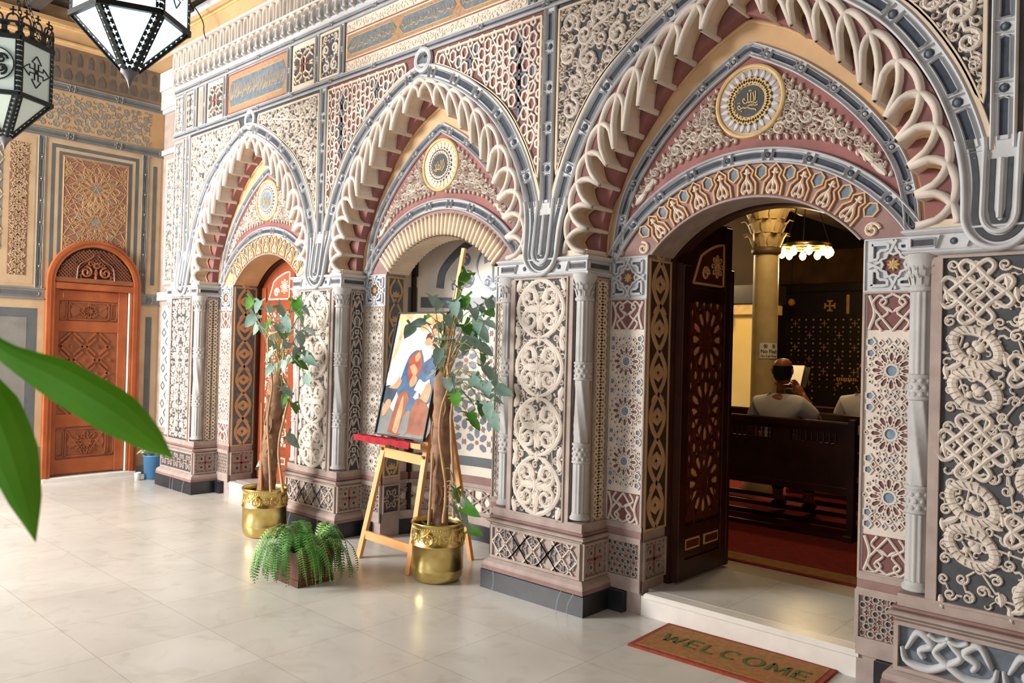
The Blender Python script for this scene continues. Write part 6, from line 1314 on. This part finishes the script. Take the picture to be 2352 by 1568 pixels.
def leaf_at(b, p, d, n, L_, m, rng):
    d = np.array(d, float); d /= np.linalg.norm(d); n = np.array(n, float); n -= d*(n@d); n /= np.linalg.norm(n); s_ = np.cross(d, n)
    prof = [(-.10, .16), (-.22, .36), (-.05, .40), (.05, .22), (.22, .30), (.45, .27), (.72, .17), (1.0, 0)]; V = []; mid = []
    for (t, w_) in prof: V.append((t, w_))
    mids = [0, .0, .0, .08, .22, .45, .72, 1.0]; P = []; cur = rng.uniform(-.25, .45)
    def pt(t, w_): return np.array(p)+L_*(d*t+s_*w_+n*(.35*abs(w_)*.6-cur*t*t*.6))
    M_ = [pt(m_, 0) for m_ in mids]; Lf = [pt(t, w_) for t, w_ in V]; Rt = [pt(t, -w_) for t, w_ in V]
    X = np.array(M_+Lf+Rt); k = len(V); Q = [[i, i+1, k+i+1, k+i] for i in range(k-1)]+[[i+1, i, 2*k+i, 2*k+i+1] for i in range(k-1)]; b.add(X, Q, m, None, True)
def climber(base, rim_z, r_pot, trunk_top, trunk_r, leaves, lowleaves, stems, label, seed, stake=None):
    o = empty('potted_climbing_plant', (base[0], base[1], 0), label=label, cat='plant', group='climbing plants in brass pots'); x, y = base; H_ = rim_z; r = r_pot
    b = MB(); pr = [(r*.74, 0.0), (r*.86, .008), (r*.95, .035), (r*.98, .075), (r*1.0, .085), (r*.985, .095), (r*.985, H_*.60), (r*1.02, H_*.61), (r*1.02, H_*.63), (r*.985, H_*.64), (r*.985, H_*.93), (r*1.03, H_*.955), (r*1.05, H_*.985), (r*1.03, H_), (r*.97, H_-.005), (r*.95, H_-.03), (r*.94, H_-.06)]
    b.lathe((x, y, 0), pr, BRASS, 48, True, False); b.lathe((x, y, 0), [(r*.74, .001), (.001, .0015)], BRASS, 48, True, False)
    def FP(u, v, w): a_ = np.asarray(u, float)/r; rr = r*.985+w; return np.stack([x+rr*np.cos(a_), y+rr*np.sin(a_), np.asarray(v, float)+0*a_], -1)
    LL = 2*PI*r; rg = np.random.default_rng(seed)
    for i in range(14):
        u = LL*i/14; scroll(b, FP, (u, H_*.76), .030, rg.random()*6, 1 if i % 2 else -1, BRASS, .004); petal(b, FP, (u+LL/28, H_*.68), PI/2, .06, .012, .004, BRASS)
    for i in range(60): b.dome(FP, (LL*i/60, H_*.90), .006, .004, BRASS, 6)
    pot = b.build('brass_pot', o)
    for a0 in (math.atan2(-y, -x)+1.05, math.atan2(-y, -x)-.35, math.atan2(-y, -x)+PI):
        b = MB(); c_ = np.array([x+r*1.06*math.cos(a0), y+r*1.06*math.sin(a0), H_*.76]); t = np.linspace(0, 2*PI, 25); tv = np.array([-math.sin(a0), math.cos(a0), 0]); b.tube([c_+tv*.034*math.cos(q)+np.array([0, 0, 1])*.034*math.sin(q) for q in t], .005, BRASS, 8, cap=False)
        b.dome(plane((x+r*.99*math.cos(a0), y+r*.99*math.sin(a0), H_*.80), tv, (0, 0, 1), (math.cos(a0), math.sin(a0), 0)), (0, 0), .02, .02, BRASS); b.build('ring_handle', pot)
    b = MB(); b.disc(face_z(0), (x, y), r*.95, H_-.055, H_-.05, SOIL, 24)
    for i in range(60): a_ = rg.random()*6.28; q = r*.85*rg.random()**.5; b.dome(face_z(H_-.05), (x+q*math.cos(a_), y+q*math.sin(a_)), .012+.012*rg.random(), .012, SOIL, 5)
    b.build('soil', o)
    tt = np.array(trunk_top); tb = np.array([x+.0, y, H_-.06]); k = 22; P = np.array([tb+(tt-tb)*q for q in np.linspace(0, 1, k)]); b = MB(); rad = trunk_r*(1+.10*rg.standard_normal(k)*.6); rad[-1] *= .5; b.tube(P, rad, BARK, 16)
    for i in range(26): a_ = rg.random()*6.28; q0 = rg.random()*.8; q1 = q0+.12; b.tube([tb+(tt-tb)*q0+trunk_r*.97*np.array([math.cos(a_), math.sin(a_), 0]), tb+(tt-tb)*(q0+q1)/2+trunk_r*1.04*np.array([math.cos(a_+.2), math.sin(a_+.2), 0]), tb+(tt-tb)*q1+trunk_r*.98*np.array([math.cos(a_+.1), math.sin(a_+.1), 0])], .007, BARK, 5)
    b.build('trunk', o)
    for s_ in stems: b = MB(); b.tube(crom(s_, 40), np.linspace(.011, .007, 40)*(1+.12*np.sin(np.arange(40)*1.3)), STEM, 8); b.build('vine_stem', o)
    if stake: b = MB(); b.tube(stake, .011, mat('cane', (.68, .45, .30)), 8); b.build('cane_stake', o)
    rng = random.Random(seed); b = MB(); bs = MB(); view = -(np.array([x, y, 1.2])-EYE); view /= np.linalg.norm(view); anchors = [tb+(tt-tb)*.9, tt, tt+np.array([0, 0, .12])]
    for (p, sz, kind) in leaves+lowleaves:
        p = np.array(p); low = p[2] < .75; src = (tb+(tt-tb)*min(.95, max(.05, (p[2]-tb[2]+.05)/(tt[2]-tb[2])))) if p[2] < tt[2] else anchors[rng.randrange(3)]; m_ = src*.45+p*.55+np.array([0, 0, .06+.05*rng.random()])
        bs.tube(crom([src, m_, p], 9), .0028, GST if rng.random() < .6 else STEM, 5)
        d = np.array([p[0]-src[0], p[1]-src[1], 0])+np.array([rng.uniform(-.3, .3), rng.uniform(-.3, .3), 0]); d /= np.linalg.norm(d)+1e-6; d[2] = rng.uniform(-1.6, -.2); n = view*rng.uniform(.2, 1)+np.array([rng.uniform(-.6, .6), rng.uniform(-.6, .6), rng.uniform(.2, .9)]); leaf_at(b, p, d, n, sz*rng.uniform(.85, 1.25), LEAFG if kind else LEAF, rng)
    b.build('leaves', o); bs.build('leaf_stalks', o); return o
rngL = random.Random(5)
def more(L_, n): return L_+[(u+rngL.uniform(-22, 22), v+rngL.uniform(-22, 22), 1 if rngL.random() < .2 else 0) for (u, v, k_) in L_ if rngL.random() < n]
def lp(L_, y0, spread, size): return [(tuple(ray_y(u, v, y0+rngL.uniform(-spread, spread))), size, k_) for (u, v, k_) in L_]
def ray_y(u, v, y): d = FW+RT*(u-1176)/FPX-UP*(v-784)/FPX; return EYE+d*(y/d[1])
L1 = [(993, 680, 0), (1012, 690, 0), (948, 748, 0), (978, 738, 0), (1003, 760, 0), (1012, 740, 0), (1010, 800, 0), (1000, 852, 0), (1045, 705, 0), (1066, 745, 1), (1062, 695, 0), (1087, 708, 0), (1102, 752, 0), (1118, 712, 1), (1078, 775, 0), (1107, 812, 1), (1112, 840, 0), (1124, 850, 0), (1118, 880, 0), (1108, 930, 0), (1084, 962, 1), (1120, 925, 0), (1130, 950, 0), (1065, 905, 1), (1046, 895, 0), (1090, 865, 0), (1082, 868, 0), (1048, 655, 0), (1070, 648, 0), (1100, 700, 0), (1030, 870, 0), (990, 725, 1), (1032, 722, 1), (1095, 745, 0), (1056, 790, 0), (1115, 905, 0), (1068, 680, 1), (1020, 775, 0)]
L1b = [(1047, 1122, 1), (1060, 1148, 0), (1068, 1165, 1), (1052, 1175, 0), (1062, 1195, 0), (1040, 1160, 0), (1078, 1215, 1), (985, 1205, 1)]
L2 = [(578, 684, 1), (590, 745, 0), (585, 722, 0), (606, 742, 0), (612, 706, 0), (640, 700, 0), (652, 728, 0), (680, 688, 1), (668, 700, 1), (690, 725, 0), (700, 752, 0), (622, 735, 1), (613, 785, 0), (622, 800, 0), (660, 785, 0), (648, 765, 1), (683, 798, 0), (695, 808, 0), (655, 828, 0), (640, 842, 0), (672, 822, 0), (705, 862, 0), (668, 905, 1), (672, 925, 1), (640, 745, 0), (625, 765, 0), (690, 770, 0), (700, 705, 0), (660, 1000, 0), (596, 1070, 1)]
b1 = (-4.035, 3.69); b2 = (-5.93, 3.47); T1 = ray_y(1020, 852, 3.70); T2 = ray_y(640, 862, 3.47)
def st(L_, yy): return [tuple(ray_y(u, v, yy-.0)) for u, v in L_]
climber(b1, .405, .180, tuple(T1), .066, lp(more(L1, .45), 3.58, .16, .120), lp(L1b, 3.58, .06, .11),
        [st([(1018, 1200), (1024, 1120), (1010, 1010), (1014, 940), (1032, 880), (1026, 840)], 3.60), st([(985, 1205), (990, 1120), (994, 1040)], 3.60), st([(1042, 1190), (1040, 1080), (1036, 960), (1042, 900), (1028, 860), (1045, 750)], 3.64)],
        'climbing plant with grey green leaves in the brass pot before the easel', 3)
climber(b2, .40, .180, tuple(T2), .072, lp(more(L2, .45), 3.46, .20, .130), [],
        [st([(622, 1130), (618, 1040), (615, 960), (625, 880), (615, 780), (640, 760)], 3.38), st([(650, 1130), (640, 1030), (655, 950), (665, 900), (650, 860), (655, 760)], 3.40)],
        'climbing plant with tied cane in the brass pot beside the far doorway', 8, stake=[tuple(ray_y(600, 1135, 3.40)), tuple(ray_y(602, 925, 3.40))])

# ---- fern in a wooden box
fo = empty('potted_fern', (-4.62, 3.02, 0), label='drooping green fern in a square brown wooden planter on the floor', cat='plant'); b = MB(); x0, x1, y0, y1 = -4.752, -4.490, 2.885, 3.147; HB = .215
BOX = mat('planter_wood', (0.40, 0.25, 0.18), col2=(.30, .18, .13), scale=8, rough=.45)
for (a_, c_, d_, e_) in ((x0, x1, y0, y0+.018), (x0, x1, y1-.018, y1), (x0, x0+.018, y0+.018, y1-.018), (x1-.018, x1, y0+.018, y1-.018)): b.box(IDEN, a_, c_, d_, e_, .012, HB, BOX, .002)
b.box(IDEN, x0-.008, x1+.008, y0-.008, y1+.008, 0, .045, BOX, .004); b.box(IDEN, x0+.018, x1-.018, y0+.018, y1-.018, .10, HB-.03, SOIL); b.build('planter_box', fo)
FERN = mat('fern_green', (0.44, 0.66, 0.34), col2=(0.28, 0.52, 0.22), scale=10, rough=.5, bump=0); FERN2 = mat('young_fern_green', (0.66, 0.78, 0.48), col2=(0.50, 0.66, 0.36), scale=10, rough=.5, bump=0)
rg = random.Random(4); ctr = np.array([-4.62, 3.02, HB-.02])
for i in range(92):
    a_ = rg.random()*2*PI; Lf = rg.uniform(.30, .46); rise = rg.uniform(.08, .22); n = 15; P = []; r0 = rg.uniform(.0, .07)
    hz = rg.uniform(.45, .80)*Lf
    for q in np.linspace(0, 1, n): h = r0+hz*math.sin(q*PI*.5)**.8; z = rise*math.sin(min(1, q*2.2)*PI*.5)-(q**2.2)*rg.uniform(.98, 1.02)*(rise+HB*.6+rg.random()*.03)*1.0; P.append(ctr+np.array([math.cos(a_+.3*q)*h, math.sin(a_+.3*q)*h, max(z, -HB+.03+.004*rg.random())]))
    P = np.array(P); b = MB(); mm = FERN2 if rg.random() < .3 else FERN; T = np.gradient(P, axis=0); T /= np.linalg.norm(T, axis=1, keepdims=True); sp = resamp(P, 30); Ts = np.gradient(sp, axis=0); Ts /= np.linalg.norm(Ts, axis=1, keepdims=True)
    side = np.cross(Ts, [0, 0, 1.0]); side /= np.linalg.norm(side, axis=1, keepdims=True)+1e-6; nr = np.cross(side, Ts); V = []; Q = []
    for j in range(1, 30):
        wl_j = .030*math.sin(PI*min(1, .12+j/30*.9))**.7+.004
        for s_ in (1, -1):
            p = sp[j]; u_ = side[j]*s_+Ts[j]*.35; c_ = len(V); V += [p-Ts[j]*.0045, p+Ts[j]*.0045, p+u_*wl_j*.7+Ts[j]*.004-nr[j]*.003, p+u_*wl_j-nr[j]*.006]; Q.append([c_, c_+1, c_+2, c_+3])
    b.add(V, Q, mm); b.tube(sp[::3], .0014, mm, 4); b.build('fern_frond', fo)

# ---- easel, cloth and picture
ez = empty('easel', (-4.5, 3.8, 0), label='light pine display easel standing before the blind niche', cat='easel')
fl = np.array([-4.83, 3.62, 0.0]); frt = np.array([-4.235, 3.60, 0.0]); apex = np.array([-4.25, 4.00, 1.95]); apexr = np.array([-4.13, 4.0, 1.95])
tl = ray_y(887, 1010, 3.77); tr = ray_y(980, 1030, 3.77)
b = MB(); up_l = fl+(tl-fl)*1.9; b.bar(fl, up_l, .045, .028, PINE, up=(0, 1, 0)); b.build('leg', ez); b = MB(); up_r = frt+(tr-frt)*1.9; b.bar(frt, up_r, .045, .028, PINE, up=(0, 1, 0)); b.build('leg', ez)
b = MB(); rear = np.array([-4.22, 4.20, 0.0]); hub = np.array([-4.33, 3.93, 1.55]); b.bar(rear, hub, .04, .028, PINE, up=(0, 1, 0)); b.build('leg', ez)
b = MB(); m0 = ray_y(1012, 880, 3.90); m1 = ray_y(1066, 570, 4.0); b.bar(m0+(m0-m1)*.5, m1, .032, .022, PINE, up=(0, 1, 0)); b.build('mast', ez)
L_ = lambda a_, e_, q: a_+(e_-a_)*q
b = MB(); p, q = L_(fl, tl, .20), L_(frt, tr, .20); b.bar(p, q, .02, .06, PINE); b.build('lower_crossbar', ez); b = MB(); p, q = L_(fl, tl, .90), L_(frt, tr, .90); b.bar(p, q, .02, .07, PINE); p, q = L_(fl, up_l, .97), L_(frt, up_r, .97); b.bar(p, q, .018, .04, PINE); b.build('upper_crossbar', ez)
b = MB(); s0 = np.array([-4.92, 3.70, .885]); s1 = np.array([-4.185, 3.68, .885]); b.bar(s0, s1, .075, .022, PINE); b.bar(s0+[0, -.035, .012], s1+[0, -.035, .012], .012, .03, PINE); b.build('picture_ledge', ez)
b = MB(); b.tube([L_(fl, tl, .93)+[0, -.03, 0], L_(fl, tl, .93)+[0, .03, 0]], .012, BRASS, 10); b.tube([L_(frt, tr, .93)+[0, -.03, 0], L_(frt, tr, .93)+[0, .03, 0]], .012, BRASS, 10); b.build('brass_bolt', ez)
REDC = mat('crimson_cloth', (0.62, 0.05, 0.12), var=.15, scale=20, rough=.8, bump=.4)
b = MB(); n = 26; xs = np.linspace(-4.955, -4.30, n); rowsV = [np.stack([xs, np.full(n, 3.755), .900+0*xs], 1), np.stack([xs, 3.70+.004*np.sin(xs*40), .916+.002*np.sin(xs*60)], 1), np.stack([xs, 3.640+.004*np.sin(xs*50), .914+.003*np.sin(xs*47)], 1), np.stack([xs, 3.634+.006*np.sin(xs*50), .882-.012*np.abs(np.sin(xs*9))], 1)]
for A_, B_ in zip(rowsV[:-1], rowsV[1:]): b.strip(A_, B_, REDC, True); b.strip(A_-[0, 0, .006], B_-[0, .0, .006], REDC, True)
tag(b.build('red_cloth'), 'crimson cloth draped along the easel ledge under the picture', 'cloth')
# framed picture: a generic group of robed figures
po = empty('framed_picture', (-4.5, 3.75, .93), label='tall dark framed painting of robed figures leaning on the easel', cat='painting'); A0 = np.array([-4.79, 3.71, .925]); U_ = np.array([1, -.03, 0]); U_ /= np.linalg.norm(U_); Vv = np.array([0.0, .22, 1.0]); Vv /= np.linalg.norm(Vv); Nn = np.cross(U_, Vv); PF = plane(A0, U_, Vv, Nn); PW, PH = .585, .95
b = MB(); FRM = mat('dark_slate_frame', (.16, .17, .20), var=.1, rough=.35)
for (a_, c_, d_, e_) in ((0, PW, 0, .012), (0, PW, PH-.012, PH), (0, .012, .012, PH-.012), (PW-.012, PW, .012, PH-.012)): b.box(PF, a_, c_, d_, e_, -.004, .014, FRM, .002)
b.box(PF, 0.004, PW-.004, .004, PH-.004, -.012, -.004, FRM); b.build('frame', po)
pm = lambda n, c_, c2=None: mat('painted_'+n, c_, col2=c2, scale=12, rough=.16, bump=0, spec=.6)
SKY = pm('pale_sky', (.93, .89, .84), (.82, .78, .80)); ORG = pm('orange_cloud', (.86, .56, .34), (.93, .80, .64)); BLU = pm('blue_robe', (.18, .42, .60), (.12, .26, .42)); RDR = pm('red_robe', (.66, .30, .22), (.55, .20, .16)); BRN = pm('brown_robe', (.62, .36, .27), (.45, .26, .22)); FLS = pm('flesh', (.86, .64, .50), (.74, .50, .38)); WHT = pm('white_cloth', (.93, .90, .84)); GRN = pm('grey_ground', (.50, .52, .53), (.42, .44, .46)); DKB = pm('dark_blue', (.16, .22, .30), (.20, .30, .36)); PHR = pm('dark_hair', (.25, .15, .12))
b = MB(); b.rect(PF, .01, PW-.01, .01, PH-.01, 0, SKY); lay = [.0]
def blob(P, m_, n=28):
    lay[0] += .0001; P = np.array(P); q = crom(np.vstack([P, P[:1]]), n)[:-1]; b.poly(PF, q, .0, .0003+lay[0], m_)
blob([(.012, .55), (.06, .80), (.012, .935), (.20, .935), (.11, .80), (.07, .62)], ORG); blob([(.20, .93), (.57, .935), (.57, .70), (.45, .84), (.33, .80)], ORG)
blob([(.012, .015), (.57, .015), (.57, .20), (.30, .13), (.012, .25)], GRN); blob([(.012, .25), (.10, .22), (.16, .36), (.012, .37)], DKB)
blob([(.16, .34), (.20, .52), (.24, .62), (.33, .66), (.40, .60), (.43, .46), (.36, .30), (.24, .24)], BLU); blob([(.24, .60), (.33, .645), (.39, .58), (.38, .47), (.30, .42), (.25, .48)], RDR)
blob([(.30, .61), (.335, .645), (.365, .615), (.345, .575), (.315, .575)], FLS); blob([(.325, .645), (.37, .63), (.365, .575), (.385, .60), (.36, .66)], BRN); blob([(.29, .42), (.32, .47), (.37, .45), (.36, .40), (.31, .38)], FLS); blob([(.26, .53), (.31, .55), (.36, .50), (.33, .46)], FLS)
for (x, y_) in ((.42, .73), (.50, .70), (.47, .80), (.53, .60)): blob([(x-.035, y_-.03), (x-.03, y_+.04), (x+.03, y_+.045), (x+.035, y_-.03)], FLS); blob([(x-.035, y_+.01), (x-.02, y_+.055), (x+.03, y_+.05), (x+.035, y_+.01), (x, y_+.025)], PHR)
blob([(.40, .56), (.57, .62), (.57, .30), (.44, .28)], BLU); blob([(.36, .36), (.40, .44), (.46, .42), (.52, .44), (.50, .30), (.43, .34)], WHT); blob([(.44, .30), (.50, .42), (.55, .38), (.53, .28)], FLS)
blob([(.06, .36), (.14, .44), (.20, .42), (.16, .36)], FLS); blob([(.012, .40), (.10, .38), (.16, .46), (.06, .50), (.012, .47)], WHT); blob([(.03, .20), (.07, .27), (.12, .26), (.10, .19), (.05, .14)], FLS)
blob([(.14, .03), (.17, .20), (.20, .32), (.28, .34), (.33, .26), (.30, .03)], BRN); blob([(.20, .04), (.22, .20), (.25, .31), (.275, .20), (.26, .04)], FLS); blob([(.33, .04), (.36, .22), (.42, .30), (.52, .27), (.57, .20), (.57, .05)], BRN); blob([(.30, .20), (.33, .30), (.40, .28), (.36, .20)], BLU); blob([(.27, .03), (.30, .16), (.36, .20), (.36, .04)], GRN)
b.build('canvas', po)

# ---- bucket, cup, mat
BKT = mat('blue_plastic', (0.30, 0.52, 0.70), var=.1, scale=5, rough=.45, bump=0); bo_ = empty('plant_bucket', (-9.14, 3.93, 0), label='blue plastic bucket holding a small withered plant in the corner', cat='bucket'); b = MB(); b.lathe((-9.14, 3.93, 0), [(.001, .002), (.105, 0), (.122, .26), (.128, .262), (.128, .275), (.118, .275), (.105, .03)], BKT, 28, True, False); b.build('bucket_body', bo_)
b = MB(); b.disc(face_z(0), (-9.14, 3.93), .114, .215, .22, SOIL, 20); b.build('soil', bo_); rng = random.Random(2); b = MB()
for i in range(12): a_ = rng.random()*6.28; p = np.array([-9.14+.05*math.cos(a_), 3.93+.05*math.sin(a_), .22]); e_ = p+np.array([.10*math.cos(a_), .08*math.sin(a_), rng.uniform(.04, .24)]); b.tube([p, (p+e_)/2+[0, 0, .03], e_], .004, GST, 5); leaf_at(b, e_, (math.cos(a_), math.sin(a_), -.6), (0, -1, .6), .075, [LEAF, LEAFG, STEM][i % 3], rng)
b.build('foliage', bo_)
b = MB(); b.lathe((-9.13, 3.74, 0), [(.001, .001), (.030, 0), (.036, .085), (.038, .088), (.036, .088), (.028, .006)], mat('white_plastic', (.92, .92, .90), var=.02, rough=.4, bump=0), 20); tag(b.build('plastic_cup'), 'small white cup on the floor beside the blue bucket', 'cup')
b = MB(); MT = mat('coir_mat', (0.66, 0.47, 0.28), col2=(.56, .38, .21), scale=40, rough=1, bump=.8, bscale=300); MTR = mat('red_coir_edge', (0.58, 0.26, 0.18), var=.2, scale=40, rough=1, bump=.8, bscale=300); MTG = mat('green_coir_lettering', (0.34, 0.36, 0.19), var=.25, scale=50, rough=1, bump=0)
mo = empty('doormat', (-1.93, 3.88, 0), label='brown coir doormat reading WELCOME in green below the church step', cat='doormat'); rt_ = .04; U_ = np.array([math.cos(rt_), math.sin(rt_), 0]); V_ = np.array([-U_[1], U_[0], 0]); MF = plane((-1.94, 3.865, 0), U_, V_, (0, 0, 1)); w2, h2 = .485, .225
b.box(MF, -w2, w2, -h2, h2, 0, .013, MTR, .003); b.box(MF, -w2+.03, w2-.03, -h2+.03, h2-.03, .005, .0155, MT, .002); b.build('mat_body', mo); b = MB(); LT = {'W': ([[(0, 1), (.25, 0), (.5, .8), (.75, 0), (1, 1)]], 1.25), 'E': ([[(1, 1), (0, 1), (0, 0), (1, 0)], [(0, .5), (.85, .5)]], .72), 'L': ([[(0, 1), (0, 0), (1, 0)]], .72), 'C': ([[(.5+.5*math.cos(t), .5+.5*math.sin(t)) for t in np.linspace(.75, 2*PI-.75, 15)]], 1.0), 'O': ([[(.5+.5*math.cos(t), .5+.5*math.sin(t)) for t in np.linspace(0, 2*PI, 21)]], 1.05), 'M': ([[(0, 0), (.08, 1), (.5, .15), (.92, 1), (1, 0)]], 1.1)}; ux = -.385
for ch in 'WELCOME':
    for q_ in LT[ch][0]: b.stroke(MF, resamp([(ux+x*LT[ch][1]*.088, -.055+y*.112) for x, y in q_], step=.008), .0105, .0030, MTG, .0150, k=4)
    ux += LT[ch][1]*.088+.036
b.build('lettering', mo)

# ---- broad leaves of a plant standing close to the camera
BL = mat('glossy_green_leaf', (0.40, 0.72, 0.15), col2=(0.31, 0.62, 0.10), scale=5, rough=.4, bump=0)
pl0 = at(-330, 700, .95); bo_ = empty('tall_floor_plant', (pl0[0], pl0[1], 0), label='long blurred green leaves reaching in from the left, closest to the viewer', cat='plant')
b = MB(); b.lathe((pl0[0], pl0[1], 0), [(.10, 0), (.14, .28), (.15, .30), (.135, .30), (.12, .02)], mat('clay_pot', (.62, .36, .25), rough=.8), 28); b.build('clay_pot', bo_); b = MB(); b.tube(crom([(pl0[0], pl0[1], .03), (pl0[0]+.02, pl0[1], .8), tuple(at(-260, 760, .93)), tuple(at(-200, 640, .92))], 20), .012, GST, 8); b.build('stem', bo_)
def blade(name, pts, widths, n=26, twist=.3):
    P = crom([at(*q) for q in pts], n); W_ = np.interp(np.linspace(0, 1, n), np.linspace(0, 1, len(widths)), widths); T = np.gradient(P, axis=0); T /= np.linalg.norm(T, axis=1, keepdims=True); vw = -FW; sd = np.cross(T, vw); sd /= np.linalg.norm(sd, axis=1, keepdims=True); nn = np.cross(sd, T); sd = sd*math.cos(twist)+nn*math.sin(twist); b = MB(); nn = np.cross(sd, T)
    for s_ in (1, -1): b.strip(P, P+sd*s_*W_[:, None]*.55-nn*W_[:, None]*.10, BL, True); b.strip(P+sd*s_*W_[:, None]*.55-nn*W_[:, None]*.10, P+sd*s_*W_[:, None]-nn*W_[:, None]*.32, BL, True)
    b.build(name, bo_)
blade('leaf', [(-200, 650, .92), (-120, 690, .91), (0, 800, .90), (130, 868, .90), (260, 945, .90), (340, 1005, .91), (398, 1052, .92)], [.003, .004, .010, .024, .026, .016, .0005])
blade('leaf', [(-240, 720, .92), (-90, 830, .90), (-20, 930, .88), (25, 1040, .87), (58, 1150, .87), (82, 1245, .88)], [.003, .012, .026, .026, .016, .0004], twist=.5)
blade('leaf', [(-230, 760, .95), (-90, 840, .97), (-10, 930, .98), (30, 1000, 1.0), (60, 1080, 1.0)], [.003, .010, .020, .018, .002], twist=-.6)

# ---- loose wires by the lamp
b = MB(); b.tube(crom([ray_y(405, -30, 3.70), ray_y(445, 14, 3.70), ray_y(466, 50, 3.70), ray_y(468, 72, 3.70), ray_y(473, 90, 3.72)], 14), .006, IRON, 6); tag(b.build('loose_cable'), 'short black cable hanging down onto the left end of the cresting', 'cable')
